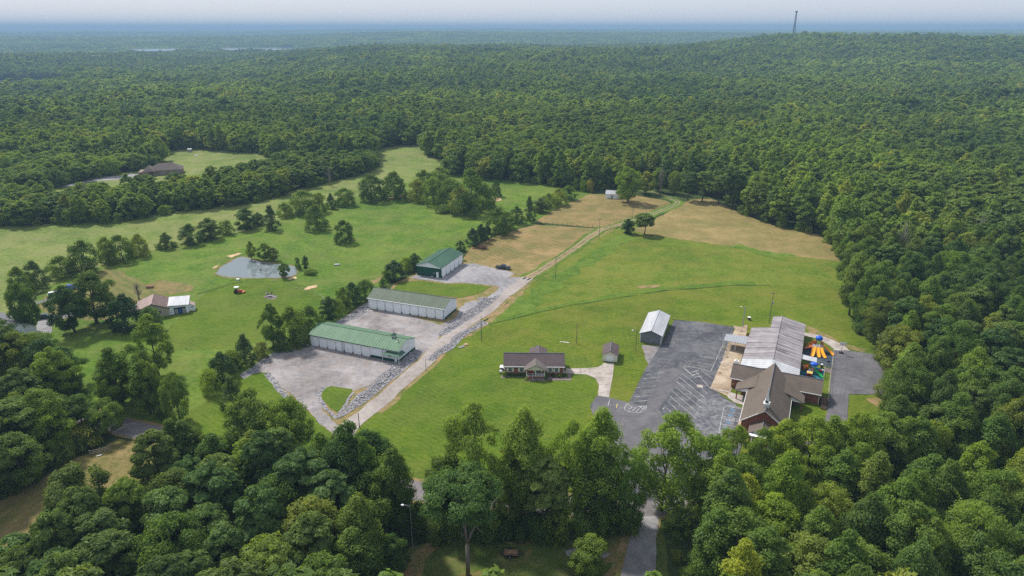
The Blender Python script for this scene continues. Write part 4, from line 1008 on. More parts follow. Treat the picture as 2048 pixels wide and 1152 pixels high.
part_box('meter_box', M['steel'], Cc, 7.4, 7.75, -0.2, -0.003, 1.2, 1.9)
ac = thing('air_conditioner', 'small grey condenser beside the door of the green building', 'air conditioner', (FCo[0]+7.0*math.cos(R(-20.8))-0.6*math.sin(R(20.8)), FCo[1]+7.0*math.sin(R(-20.8))-0.75, 0.11), R(-20.8))
part_box('cabinet', M['steel'], ac, -0.4, 0.4, -0.35, 0.35, 0, 0.8); MB().tube((0, 0, 0.8), (0, 0, 0.84), 0.3, n=12).build('fan_grille', M['dark_plastic'], ac)

# ------------------------------------------------------------------ white roofed pavilion by the lot
D0 = thing('pavilion', 'grey sided open pavilion with white metal roof beside the parking lot', 'pavilion', (39.13, 189.41, 0.07), R(-20.0))
W_, D_, ze, zr = 6.4, 16.4, 3.05, 4.3
mb = MB(); gable_wall(mb, 0, W_, 0, ze, zr, 0.10); mb.build('gable_wall', M['grey_metal'], D0)
mb = MB(); gable_wall(mb, 0, W_, D_-0.1, ze, zr, 0.10); mb.build('gable_wall', M['grey_metal'], D0)
part_box('back_wall', M['grey_metal'], D0, 0, 0.1, 0.102, D_-0.102, 0, ze)
for x in (-0.03, W_-0.14): part_box('corner_trim', M['white_trim'], D0, x, x+0.17, -0.04, -0.002, 0, ze)
part_box('beam', M['white_trim'], D0, W_-0.15, W_, 0.102, D_-0.102, ze-0.35, ze-0.02)
for i in range(5):
    yy = 0.4+i*(D_-0.8)/4
    part_box('post', M['white_trim'], D0, W_-0.16, W_-0.02, yy-0.08, yy+0.08, 0, ze-0.351)
part_box('inner_wall', M['dark_wood'], D0, 2.5, 2.6, 3, 13, 0, 2.6)
part_box('slab', M['concrete'], D0, 0.12, W_, 0.12, D_-0.12, -0.05, 0.12)
gable_roof(D0, 0, W_, 0, D_, ze, zr, 'roof_white', 0.35, 0.07, rib=0.9, along='y')
def local(o, x, y):
    a = o.rotation_euler[2]; return (o.location[0]+x*math.cos(a)-y*math.sin(a), o.location[1]+x*math.sin(a)+y*math.cos(a))
for i, (yy, m) in enumerate([(4.2, 'white_trim'), (6.5, 'blue_paint'), (9.8, 'red_paint'), (12.5, 'white_trim')]):
    px, py = local(D0, 5.1, yy)
    o = thing('storage_bin', ['white bin under the pavilion nearest its front', 'blue bin under the pavilion', 'red bin under the pavilion', 'white bin deep under the pavilion'][i], 'bin', (px, py, 0.2), R(-20))
    mb = MB(); mb.prism([(-0.45, -0.6, 0), (0.45, -0.6, 0), (0.55, -0.6, 1.0), (-0.55, -0.6, 1.0)], (0, 1.2, 0)); mb.build('tub', M[m], o)
    part_box('lid', M['dark_plastic'], o, -0.6, 0.6, -0.65, 0.65, 1.0, 1.08)

# ------------------------------------------------------------------ brick house
Hs = thing('brick_house', 'red brick ranch house with dark shingle roof and white gabled porch', 'house', (-2.1, 168.2, 0.09), R(-1.2))
L, Dp, ze, zr = 16.4, 7.2, 2.75, 4.8
mb = MB(); mb.box(0, L, 0, Dp, 0, ze-0.02); mb.build('wall', M['brick'], Hs)
for x in (0.0, L-0.1):
    mb = MB(); mb.prism([(x, 0.2, ze-0.02), (x, Dp-0.2, ze-0.02), (x, Dp/2, zr-0.15)], (0.1, 0, 0)); mb.build('gable', M['white_trim'], Hs)
rf = gable_roof(Hs, 0, L, 0, Dp, ze, zr, 'shingle_purple', 0.30, 0.14, cap='shingle_grey')
mb = MB(); mb.box(-0.30, L+0.30, -0.44, -0.32, ze-0.20, ze-0.04); mb.build('gutter', M['white_trim'], rf[0])
mb = MB(); mb.box(-0.25, L+0.25, -0.30, 0.0, ze-0.24, ze-0.19); mb.build('soffit', M['white_trim'], rf[0])
for cx_, w in ((1.6, 1.0), (4.75, 0.95), (12.65, 0.85), (14.35, 0.85)): window(Hs, cx_, 0.0, 1.55, w, 1.15, shutters='cream')
for x in (0.0, L-0.12): part_box('corner_board', M['white_trim'], Hs, x, x+0.12, -0.03, -0.002, 0, ze-0.25)
# porch
px0, px1, pd = 6.0, 11.2, 2.0
part_box('porch_floor', M['concrete'], Hs, px0, px1, -pd, -0.002, 0.52, 0.62)
part_box('porch_base', M['brick'], Hs, px0, px1, -pd+0.02, -0.003, 0, 0.518)
part_box('front_door', M['red_paint'], Hs, 6.95, 7.85, -0.07, -0.002, 0.63, 2.3)
part_box('door_frame', M['white_trim'], Hs, 6.85, 7.95, -0.05, -0.003, 2.301, 2.42)
window(Hs, 9.3, 0.0, 1.6, 1.5, 1.2, shutters='cream')
for xx in (px0+0.12, 8.6, px1-0.12): part_box('porch_column', M['white_trim'], Hs, xx-0.09, xx+0.09, -pd+0.05, -pd+0.23, 0.62, 2.5)
for a, b in ((px0+0.9+0.7, 8.5), (8.7, px1-0.22)):
    mb = MB(); mb.box(a, b, -pd+0.10, -pd+0.16, 1.32, 1.40); mb.box(a, b, -pd+0.10, -pd+0.16, 0.72, 0.78)
    k = int((b-a)/0.16)
    for i in range(k): mb.box(a+0.08+i*0.16, a+0.11+i*0.16, -pd+0.115, -pd+0.145, 0.78, 1.32)
    mb.build('railing', M['white_trim'], Hs)
for i in range(3): part_box('step', M['brick'], Hs, 6.55, 7.65, -pd-0.32*(3-i), -pd-0.32*(2-i)-0.002, 0, 0.17*(i+1))
part_box('step_rail', M['white_trim'], Hs, 7.66, 7.74, -pd-0.95, -pd-0.88, 0, 1.2)
mb = MB(); xm = 8.6; zp, ztop = 2.55, 4.05
yb = Dp/2*(ztop-ze)/(zr-ze)
for s in (-1, 1):
    mb.slab([(xm+s*3.1, -pd-0.45, zp+0.12), (xm, -pd-0.45, ztop+0.14), (xm, yb, ztop+0.14), (xm+s*3.1, -0.45+0.3, zp+0.12)], 0.12)
pr = mb.build('porch_roof', M['shingle_porch'], Hs)
mb = MB(); mb.prism([(xm-2.8, -pd-0.2, zp+0.02), (xm+2.8, -pd-0.2, zp+0.02), (xm, -pd-0.2, ztop-0.06)], (0, 0.1, 0)); mb.build('pediment', M['cream'], Hs)
part_box('porch_beam', M['white_trim'], Hs, px0, px1, -pd+0.02, -pd+0.24, 2.5, 2.58)
# rear wing
mb = MB(); mb.box(7.2, 11.8, Dp+0.002, Dp+3.9, 0, 2.5); mb.build('rear_wall', M['cream'], Hs)
gable_roof(Hs, 7.2, 11.8, Dp-2.0, Dp+3.9, 2.5, 3.5, 'shingle_purple', 0.35, 0.12, along='y', cap='shingle_grey', name='rear_roof')
# garden round the house

def house_shrub(lx, ly, r, h, label, color): 
    x, y = local(Hs, lx, ly); SHR.append((x, y, r, h, label, color))
SHR = []
for i in range(5): house_shrub(1.0+i*1.15, -0.7, 0.62, 0.75, 'clipped dark hedge bush left of the porch of the brick house', (0.6, 0.75, 0.6))
house_shrub(0.0, -1.0, 0.8, 1.5, 'flowering shrub at the left corner of the brick house', (1.5, 1.35, 1.0))
house_shrub(6.2, -2.9, 0.55, 0.7, 'small round bush left of the porch steps', (1.1, 1.15, 0.9))
house_shrub(11.7, -1.3, 0.8, 1.3, 'tall bush at the right corner of the porch', (0.8, 0.95, 0.7))
house_shrub(11.4, -2.4, 0.55, 0.8, 'low bush in front of the porch corner', (1.0, 1.1, 0.8))
house_shrub(13.3, -0.8, 0.6, 0.9, 'round bush between the right windows', (0.7, 0.85, 0.65))
house_shrub(15.2, -1.0, 0.75, 0.95, 'spreading bush left of the house corner', (1.0, 1.1, 0.8))
house_shrub(16.7, -0.7, 0.7, 1.05, 'dark round bush at the right corner of the brick house', (0.65, 0.8, 0.65))
house_shrub(16.8, 3.4, 0.5, 1.3, 'narrow shrub against the right end wall of the brick house', (0.6, 0.75, 0.6))
bed = [local(Hs, *p) for p in [(-0.9, -1.9), (0.6, -1.9), (1.5, -1.35), (5.6, -1.4), (6.0, -2.6), (5.2, -3.3), (6.4, -3.6), (7.5, -3.1), (12.0, -2.9), (17.0, -2.2), (17.2, 0.5), (16.5, 0.4), (16.5, -0.1), (-0.2, -0.1), (-1.0, -0.4)]]
sheet('flower_bed', bed, 0.13, M['mulch'], 0.12, 0.5, world_pts=True)
wc = local(Hs, -0.7, 1.6)
wt = thing('utility_cart', 'small white cart parked at the left end of the brick house', 'cart', (wc[0], wc[1], 0.09), R(80))
part_box('body', M['white_car'], wt, -1.1, 1.1, -0.55, 0.55, 0.3, 0.75); part_box('seat', M['black_paint'], wt, -0.2, 0.3, -0.5, 0.5, 0.75, 1.05)
part_box('roof', M['white_car'], wt, -0.95, 0.75, -0.6, 0.6, 1.72, 1.80)
for sx in (-0.85, 0.65):
    for sy in (-0.5, 0.5):
        MB().tube((sx, sy, 0.75), (sx, sy, 1.72), 0.03, n=6).build('roof_post', M['white_car'], wt)
        MB().tube((sx, sy*1.05-0.06, 0.24), (sx, sy*1.05+0.06, 0.24), 0.24, n=12).build('wheel', M['rubber'], wt)
# detached garage
Gg = thing('garage', 'small cream garage with brown gable roof at the end of the concrete drive', 'garage', (26.15, 176.4, 0.15), R(-11))
W_, D_, ze, zr = 4.1, 6.2, 2.25, 3.25
mb = MB(); gable_wall(mb, 0, W_, 0, ze, zr, 0.1); mb.build('front_wall', M['cream'], Gg)
mb = MB(); gable_wall(mb, 0, W_, D_-0.1, ze, zr, 0.1); mb.build('back_wall', M['cream'], Gg)
for x in (0, W_-0.1): part_box('side_wall', M['cream'], Gg, x, x+0.1, 0.102, D_-0.102, 0, ze)
gable_roof(Gg, 0, W_, 0, D_, ze, zr, 'shingle_purple', 0.3, 0.1, along='y', cap='shingle_grey')
d_ = MB()
for i in range(4): d_.box(1.0, 3.1, -0.05-0.012*(i % 2), -0.002, 0.05+i*0.46, 0.05+(i+0.96)*0.46)
d_.build('garage_door', M['white_door'], Gg)
for x in (-0.03, W_-0.12): part_box('corner_board', M['white_trim'], Gg, x, x+0.15, -0.04, -0.002, 0, ze)

# ------------------------------------------------------------------ church
CA = R(-24.3)
Ch = thing('church_building', 'brick church with brown gabled sanctuary, cross wing and long weathered metal hall', 'church', (57.9, 160.8, 0.12), CA)
def cl(x, y):
    dx, dy = x-57.9, y-160.8; c_, s_ = math.cos(-CA), math.sin(-CA); return (dx*c_-dy*s_, dx*s_+dy*c_)
# cross wing, local x 0..22.6, front at y=0.4
w0, w1, f0, f1, ze, zr = 0.0, 22.4, 0.45, 8.0, 3.0, 5.1
mb = MB(); mb.box(w0+0.35, w1-0.35, f0+0.1, f1-0.1, 0, ze-0.02); mb.build('wing_wall', M['brick'], Ch)
for x in (w0+0.35, w1-0.45):
    mb = MB(); mb.prism([(x, f0+0.1, ze-0.02), (x, f1-0.1, ze-0.02), (x, (f0+f1)/2, zr-0.1)], (0.1, 0, 0)); mb.build('wing_gable', M['brick'], Ch)
gable_roof(Ch, w0+0.35, w1-0.35, f0+0.1, f1-0.1, ze, zr, 'shingle_brown', 0.4, 0.14, cap='shingle_grey', name='wing_roof')
mb = MB(); mb.box(w0, w1, f0-0.42, f0-0.30, ze-0.30, ze-0.10); mb.build('gutter', M['white_trim'], Ch)
for cx_ in (3.9, 17.4): window(Ch, cx_, f0+0.1, 1.9, 0.8, 0.9)
for x in (w0+0.4, w1-0.55): part_box('downspout', M['white_trim'], Ch, x, x+0.12, f0-0.02, f0+0.098, 0, ze-0.31)
part_box('emblem', M['line_yellow'], Ch, 0.75, 1.15, f0+0.05, f0+0.098, 0.9, 1.3)
# sanctuary, ridge towards the camera
sx = 10.3; hw = 5.3; yf, yr, zes, zrs = -21.5, 1.5, 3.3, 7.3
mb = MB()
for x in (sx-hw+0.4, sx+hw-0.5): mb.box(x, x+0.1, yf+0.5, f0+0.09, 0, zes)
mb.build('sanctuary_wall', M['brick'], Ch)
mb = MB(); gable_wall(mb, sx-hw+0.4, sx+hw-0.4, yf+0.4, zes, zrs-0.12, 0.1); mb.build('sanctuary_front', M['brick'], Ch)
# roof planes run back until they meet the wing roof
for s in (-1, 1):
    mb = MB(); ybk = 5.2
    mb.slab([(sx+s*hw, yf, zes-0.05), (sx, yf, zrs), (sx, ybk, zrs*0.985), (sx+s*hw, f0+0.2, zes-0.05)], 0.14)
    r_ = mb.build('sanctuary_roof', M['shingle_brown'], Ch)
    mb = MB(); mb.path([(sx+s*hw, yf-0.05, zes-0.12), (sx+s*hw, f0-0.2, zes-0.12)], [0.09, 0.09], 6); mb.build('gutter', M['white_trim'], r_)
    # side entry canopies where the slope sweeps out
    mb = MB()
    mb.slab([(sx+s*8.3, -5.6, 2.75), (sx+s*(hw-1.9), -5.6, 4.75), (sx+s*(hw-1.9), f0+0.9, 4.85), (sx+s*8.3, -1.6, 2.75)], 0.14)
    r_ = mb.build('entry_roof', M['shingle_brown'], Ch)
    mb = MB(); mb.prism([(sx+s*8.1, -5.5, 2.6), (sx+s*5.0, -5.5, 2.6), (sx+s*5.0, -5.5, 3.75)], (0, 0.1, 0)); mb.build('entry_gable', M['white_trim'], r_)
    part_box('entry_post', M['brick'], Ch, sx+s*7.8-0.15, sx+s*7.8+0.15, -5.4, -5.1, 0, 2.62)
    part_box('entry_wall', M['brick'], Ch, *(sorted((sx+s*5.0, sx+s*7.0))), -2.4, -2.3, 0, 2.6)
mb = MB(); mb.path([(sx, yf, zrs+0.05), (sx, 5.2, zrs+0.0)], [0.12, 0.12], 6); mb.build('ridge_cap', M['shingle_grey'], Ch)
mb = MB(); mb.prism([(sx-hw, yf-0.02, zes-0.2), (sx, yf-0.02, zrs-0.25), (sx+hw, yf-0.02, zes-0.2), (sx+hw, yf-0.02, zes+0.0), (sx, yf-0.02, zrs-0.02), (sx-hw, yf-0.02, zes+0.0)], (0, 0.12, 0)); mb.build('fascia', M['white_trim'], Ch)
# vestibule in front
mb = MB(); mb.box(sx-2.6, sx+2.6, yf-3.2, yf+0.39, 0, 2.9); mb.build('vestibule', M['brick'], Ch)
gable_roof(Ch, sx-2.6, sx+2.6, yf-3.4, yf+0.3, 2.9, 4.4, 'shingle_brown', 0.4, 0.12, along='y', cap='shingle_grey', name='vestibule_roof')
mb = MB(); gable_wall(mb, sx-2.4, sx+2.4, yf-3.4, 2.9, 4.2, 0.08, z0=2.7); mb.build('pediment', M['white_trim'], Ch)
for s in (-1.9, 1.9): MB().tube((sx+s, yf-4.4, 0), (sx+s, yf-4.4, 2.7), 0.16, n=10).build('porch_column', M['white_trim'], Ch)
part_box('porch_canopy', M['white_trim'], Ch, sx-2.6, sx+2.6, yf-4.8, yf-3.45, 2.7, 2.9)
# steeple
st = MB(); sy = yf+2.6
st.box(sx-0.6, sx+0.6, sy-0.6, sy+0.6, 6.4, 7.9); stp = st.build('steeple', M['white_trim'], Ch)
st = MB(); st.box(sx-0.72, sx+0.72, sy-0.72, sy+0.72, 7.9, 8.04); st.box(sx-0.42, sx+0.42, sy-0.42, sy+0.42, 8.04, 8.9); st.build('belfry', M['white_trim'], stp)
st = MB(); k = 0.36; st.add([(sx-k, sy-k, 8.9), (sx+k, sy-k, 8.9), (sx+k, sy+k, 8.9), (sx-k, sy+k, 8.9), (sx, sy, 12.2)], [(0, 1, 4), (1, 2, 4), (2, 3, 4), (3, 0, 4), (3, 2, 1, 0)]); st.build('spire', M['white_trim'], stp)
for s in (-1, 1): MB().box(sx-0.25, sx+0.25, sy+s*0.43-0.01, sy+s*0.43+0.01, 8.2, 8.75).build('louvre', M['dark_opening'], stp)
# hall
h0 = cl(62.4, 167.0); ha = R(65.5)-CA-R(90)
HX0, HX1, HY0, HYL, HYR = 1.6, 16.7, 7.6, 35.2, 44.6
ridx = 9.6; zeh, zrh = 3.5, 5.0
mb = MB(); mb.box(HX0+0.3, HX1-0.3, HY0+0.6, HYL-0.3, 0, zeh-0.05); mb.box(ridx-2.2, HX1-0.31, HYL-0.299, HYR-0.3, 0, zeh-0.05); mb.build('hall_wall', M['tan_siding'], Ch)
def zroof(x): return zrh-(zrh-zeh)*abs(x-ridx)/((ridx-HX0) if x < ridx else (HX1-ridx))
def hall_roof(x0, x1, y0, y1, mat, name):
    mb = MB(); q = [(x0, y0, zroof(x0)), (x1, y0, zroof(x1)), (x1, y1, zroof(x1)), (x0, y1, zroof(x0))]
    mb.slab(q, 0.12)
    L_ = y1-y0; k = int(L_/1.15)
    n = norm(cross(sub(q[1], q[0]), sub(q[3], q[0])))
    for i in range(k+1):
        yy = y0+min(L_, i*1.15)
        mb.prism([addv((x0, yy-0.03, zroof(x0)), mul(n, 0.002)), addv((x1, yy-0.03, zroof(x1)), mul(n, 0.002)), addv((x1, yy+0.03, zroof(x1)), mul(n, 0.002)), addv((x0, yy+0.03, zroof(x0)), mul(n, 0.002))], mul(n, 0.05))
    return mb.build(name, M[mat], Ch)
YS = 12.0
hall_roof(HX0, ridx, YS, HYL, 'weathered_roof', 'hall_roof'); hall_roof(ridx, HX1, YS, HYR, 'weathered_roof', 'hall_roof')
hall_roof(ridx-2.6, ridx, HYL+0.002, HYR, 'weathered_roof', 'hall_roof')
hall_roof(HX0, ridx, HY0-1.6, YS-0.002, 'roof_white', 'hall_roof_front'); hall_roof(ridx, HX1, HY0-1.6, YS-0.002, 'roof_white', 'hall_roof_front')
mb = MB(); mb.path([(ridx, YS, zrh+0.04), (ridx, HYR, zrh+0.04)], [0.16, 0.16], 6); mb.build('ridge_cap', M['weathered_roof'], Ch)

# covered walk on the left, small porch roof on the right
q = [(-5.0, 23.6, 2.85), (HX0+0.2, 22.7, 3.2), (HX0+0.2, 28.6, 3.2), (-5.0, 28.6, 2.85)]
mb = MB(); mb.slab(q, 0.12); ribs(mb, q, 0.8); cr = mb.build('walk_canopy', M['steel'], Ch)
for x, y in ((-4.8, 23.9), (-4.8, 28.3), (-1.5, 23.6)): MB().tube((x, y, 0), (x, y, 2.75), 0.08, n=8).build('canopy_post', M['white_trim'], Ch)
q = [(HX1-0.1, 19.6, 3.1), (HX1+4.0, 19.6, 2.8), (HX1+4.0, 22.6, 2.8), (HX1-0.1, 22.6, 3.1)]
mb = MB(); mb.slab(q, 0.12); mb.build('porch_canopy', M['roof_white'], Ch)
for y in (19.8, 22.4): MB().tube((HX1+3.8, y, 0), (HX1+3.8, y, 2.75), 0.06, n=6).build('canopy_post', M['white_trim'], Ch)
# wooden ramp stairs at the right end
for i in range(5): part_box('ramp_step', M['dark_wood'], Ch, w1+0.2, w1+1.6, -0.2-i*0.35, 0.13-i*0.35, 0, 0.9-i*0.17)
part_box('ramp_landing', M['dark_wood'], Ch, w1+0.0, w1+1.7, 0.14, 3.2, 0.0, 1.0)
for y in (0.3, 1.7, 3.1, -1.6):
    for x in (w1+0.25, w1+1.6): MB().tube((x, y, 0), (x, y, 1.9 if y > 0 else 1.2), 0.05, n=5).build('ramp_post', M['red_paint' if False else 'dark_wood'], Ch)
for x in (w1+0.25, w1+1.6): part_box('ramp_rail', M['dark_wood'], Ch, x-0.04, x+0.04, 0.2, 3.15, 1.78, 1.88)
bx_, by_ = local(Ch, 0.1, 14.4)
ac = thing('air_conditioner', 'white condenser beside the left corner of the church hall', 'air conditioner', (bx_, by_, 0.21), CA)
part_box('cabinet', M['white_trim'], ac, -0.6, 0.6, -0.6, 0.6, 0, 1.4); MB().tube((0, 0, 1.4), (0, 0, 1.45), 0.45, n=14).build('fan_grille', M['steel'], ac)
bx_, by_ = local(Ch, 1.2, 33.2)
SHR.append((bx_, by_, 1.0, 2.4, 'bare brown shrub at the rear left corner of the church hall', (1.0, 0.65, 0.7)))

# ------------------------------------------------------------------ left yard buildings
Tg = thing('tan_garage', 'tan garage with pinkish brown roof and white metal roofed lean to', 'garage', (G(276, 640)[0], G(276, 640)[1], 0.06), R(22))
mb = MB(); mb.box(0, 9.5, 0, 9, 0, 3.0); mb.build('wall', M['tan_siding'], Tg)
for y in (0.0, 8.9):
    mb = MB(); mb.prism([(0, y, 3.0), (9.5, y, 3.0), (4.75, y, 4.9)], (0, 0.1, 0)); mb.build('gable', M['tan_siding'], Tg)
sl = gable_roof(Tg, 0, 9.5, 0, 9, 3.0, 4.9, 'roof_tan', 0.5, 0.12, rib=1.2, along='y')
sl[1].data.materials.clear(); sl[1].data.materials.append(M['roof_brown'])
window(Tg, 7.0, 0.0, 1.7, 1.0, 0.9)
part_box('annex_wall', M['white_metal'], Tg, 9.51, 15.4, 0.6, 8.6, 0, 2.9)
mb = MB(); q = [(9.3, 0.2, 3.35), (15.8, 0.2, 3.0), (15.8, 9.2, 3.0), (9.3, 9.2, 3.35)]; mb.slab(q, 0.1); ribs(mb, q, 0.9); mb.build('annex_roof', M['roof_white'], Tg)
part_box('annex_door', M['dark_opening'], Tg, 11.0, 14.6, 0.52, 0.598, 0, 2.3)
for i in range(3): part_box('stored_panel', M['steel' if i != 1 else 'blue_paint'], Tg, 11.2+i*1.15, 12.2+i*1.15, 0.42, 0.518, 0.1, 1.8)
ws = thing('garden_shed', 'little white gabled shed beside the white lean to', 'shed', (G(374, 623)[0], G(374, 623)[1], 0.09), R(20))
mb = MB(); gable_wall(mb, 0, 2.6, 0, 1.9, 2.5, 0.08); mb.build('front_wall', M['white_metal'], ws)
mb = MB(); gable_wall(mb, 0, 2.6, 2.3, 1.9, 2.5, 0.08); mb.build('back_wall', M['white_metal'], ws)
for x in (0, 2.52): part_box('side_wall', M['white_metal'], ws, x, x+0.08, 0.082, 2.298, 0, 1.9)
gable_roof(ws, 0, 2.6, 0, 2.38, 1.9, 2.5, 'roof_tan', 0.15, 0.06, along='y'); part_box('window', M['dark_opening'], ws, 1.6, 2.0, -0.03, -0.002, 1.2, 1.6)
# grey roofed house at the left edge
Lh = thing('grey_house', 'house with broad grey shingle roof cut by the left edge of the view', 'house', (G(30, 668)[0]-12, G(30, 668)[1]-1, 0.06), R(-28))
mb = MB(); mb.box(-6, 15, 0, 10.5, 0, 2.8); mb.build('wall', M['white_metal'], Lh)
for x in (-6, 14.9):
    mb = MB(); mb.prism([(x, 0.1, 2.8), (x, 10.4, 2.8), (x, 5.25, 5.0)], (0.1, 0, 0)); mb.build('gable', M['white_metal'], Lh)
gable_roof(Lh, -6, 15, 0, 10.5, 2.8, 5.1, 'shingle_grey', 0.5, 0.14)
for cx_ in (2.0, 6.0, 9.0): window(Lh, cx_, 0.0, 1.6, 0.9, 1.1, trim='white_trim')
part_box('skylight', M['white_trim'], Lh, 6.6, 8.2, 2.2, 3.0, 4.0, 4.3)
paint('far_brick', (0.22, 0.165, 0.135), 0.9, 0.15)
# far brick house
FHx, FHy = G(300, 352)
Fh = thing('far_house', 'distant brick house with brown hip roof at the wood edge', 'house', (FHx, FHy, 0.05), R(18))
mb = MB(); mb.box(0, 19, 0, 11, 0, 3.2); mb.box(-6, -0.002, -3, 7, 0, 3.2); mb.build('wall', M['far_brick'], Fh)
def hip(x0, x1, y0, y1, z0, z1, inset):
    mb = MB(); ym = (y0+y1)/2
    mb.add([(x0, y0, z0), (x1, y0, z0), (x1, y1, z0), (x0, y1, z0), (x0+inset, ym, z1), (x1-inset, ym, z1)], [(0, 1, 5, 4), (1, 2, 5), (2, 3, 4, 5), (3, 0, 4), (3, 2, 1, 0)]); return mb
hip(-0.6, 19.6, -0.6, 11.6, 3.2, 7.0, 6.0).build('roof', M['shingle_far'], Fh)
mb = hip(-3.6, 7.6, -6.7, 0.7, 3.25, 6.2, 3.4); mb.v = [(-p[1]-6.0+3.0, p[0]+0.5, p[2]) for p in mb.v]; mb.build('wing_roof', M['shingle_far'], Fh)
for cx_ in (3, 8, 13, 17): window(Fh, cx_, 0.0, 1.7, 1.2, 1.4)
for x in (-5.4, -2.8): part_box('garage_door', M['dark_wood'], Fh, x, x+2.3, -3.08, -3.002, 0.05, 2.4)
# white field shed
wsx, wsy = G(1211, 397)
Ws = thing('field_shed', 'white shed with white metal roof at the edge of the hayfield', 'shed', (wsx, wsy, 0.06), R(-14))
part_box('wall', M['white_metal'], Ws, 0, 7.0, 0, 5.5, 0, 2.7)
for x in (0, 6.9):
    mb = MB(); mb.prism([(x, 0.05, 2.7), (x, 5.45, 2.7), (x, 2.75, 4.0)], (0.1, 0, 0)); mb.build('gable', M['white_metal'], Ws)
gable_roof(Ws, 0, 7.0, 0, 5.5, 2.7, 4.1, 'roof_white', 0.25, 0.08, rib=0.9)
part_box('door', M['steel'], Ws, 2.9, 4.2, -0.06, -0.002, 0, 2.1)
# lake house roof
lx, ly = G(195, 119, -6)
Lk_ = thing('lake_house', 'tiny pink roofed building among the far trees above the lake', 'house', (lx, ly, float(terrain(lx, ly))+8), R(10))
part_box('wall', M['tan_siding'], Lk_, -16, 16, -6, 6, 0, 5); gable_roof(Lk_, -16, 16, -6, 6, 5, 9, 'roof_tan', 1.0, 0.3)
# ------------------------------------------------------------------ vehicles
def wheels(o, xs, y, r, w, n=14):
    for x in xs:
        for s in (-1, 1):
            t_ = MB().tube((x, s*y-w/2, r), (x, s*y+w/2, r), r, n=n).build('wheel', M['rubber'], o)
            MB().tube((x, s*(y+w/2)-0.01, r), (x, s*(y+w/2)+0.012, r), r*0.62, n=10).build('rim', M['steel'], t_)
def side_solid(prof, w, top_in=0.0, zbelt=1.0):
    """extrude a side profile (x, z) to width w; points above the belt line lean in"""
    mb = MB(); n = len(prof)
    def yy(z, s): return s*(w/2-(top_in if z > zbelt+0.02 else 0.0))
    vs = [(x, yy(z, -1), z) for x, z in prof]+[(x, yy(z, 1), z) for x, z in prof]
    mb.add(vs, [tuple(range(n)), tuple(range(n, 2*n))[::-1]]+[(i, n+i, n+(i+1) % n, (i+1) % n) for i in range(n)]); return mb
def pickup(label, px, py, rot, paintm):
    x, y = G(px, py)
    o = thing('pickup_truck', label, 'truck', (x, y, 0.11), rot)
    side_solid([(-2.9, 0.5), (-2.9, 1.05), (-0.75, 1.08), (2.75, 1.1), (2.95, 0.95), (2.95, 0.45), (2.3, 0.42), (-2.3, 0.45)], 1.95).build('body', M[paintm], o)
    side_solid([(-0.75, 1.08), (-0.62, 1.80), (0.75, 1.82), (1.45, 1.12)], 1.85, 0.16, 1.2).build('cab', M[paintm], o)
    g = MB()
    for s in (-1, 1): g.box(-0.55, 0.7, s*0.93-0.01 if s > 0 else -0.93-0.01, s*0.93+0.01, 1.16, 1.6)
    g.build('side_window', M['glass'], o)
    g = MB(); g.slab([(1.40, -0.76, 1.20), (1.40, 0.76, 1.20), (0.82, 0.70, 1.80), (0.82, -0.70, 1.80)], 0.02); g.build('windscreen', M['glass'], o)
    g = MB(); g.box(-2.8, -0.85, -0.82, 0.82, 1.06, 1.10); g.build('bed_cover', M['dark_plastic'], o)
    for s in (-0.7, 0.7): part_box('headlight', M['white_trim'], o, 2.95, 2.98, s-0.2, s+0.2, 0.72, 0.92); part_box('tail_light', M['red_paint'], o, -2.93, -2.90, s*1.2-0.08, s*1.2+0.08, 0.75, 1.02)
    part_box('bumper', M['steel'], o, 2.95, 3.08, -0.95, 0.95, 0.42, 0.6)
    wheels(o, (-1.85, 1.85), 0.88, 0.40, 0.26); return o
def suv(label, px, py, rot, paintm, z=0.09, name='parked_car', cat='car'):
    x, y = G(px, py)
    o = thing(name, label, cat, (x, y, z), rot)
    side_solid([(-2.3, 0.4), (-2.35, 0.95), (2.25, 0.92), (2.35, 0.75), (2.3, 0.4), (1.8, 0.35), (-1.8, 0.35)], 1.85).build('body', M[paintm], o)
    side_solid([(-2.25, 0.95), (-2.05, 1.6), (0.55, 1.62), (1.25, 0.94)], 1.75, 0.17, 1.1).build('cabin', M['glass'], o)
    part_box('roof', M[paintm], o, -2.0, 0.5, -0.68, 0.68, 1.615, 1.66)
    for s in (-0.7, 0.7): part_box('headlight', M['white_trim'], o, 2.33, 2.37, s-0.18, s+0.18, 0.62, 0.78)
    wheels(o, (-1.4, 1.45), 0.83, 0.35, 0.22); return o
pickup('black pickup truck parked on the gravel edge by the hayfield', 1006, 538, R(-14), 'black_paint')
suv('dark car with a pale roof beside the grey roofed house', 90, 637, R(25), 'black_paint')
suv('blue car parked behind the big old oak', 147, 578, R(10), 'blue_paint')
suv('white car parked among the trees on the left', 112, 592, R(30), 'white_car')
suv('white car in front of the distant brick house', 287, 350, R(15), 'white_car')
suv('white car half hidden under the trees at the right lot', 1868, 792, R(-30), 'white_car')
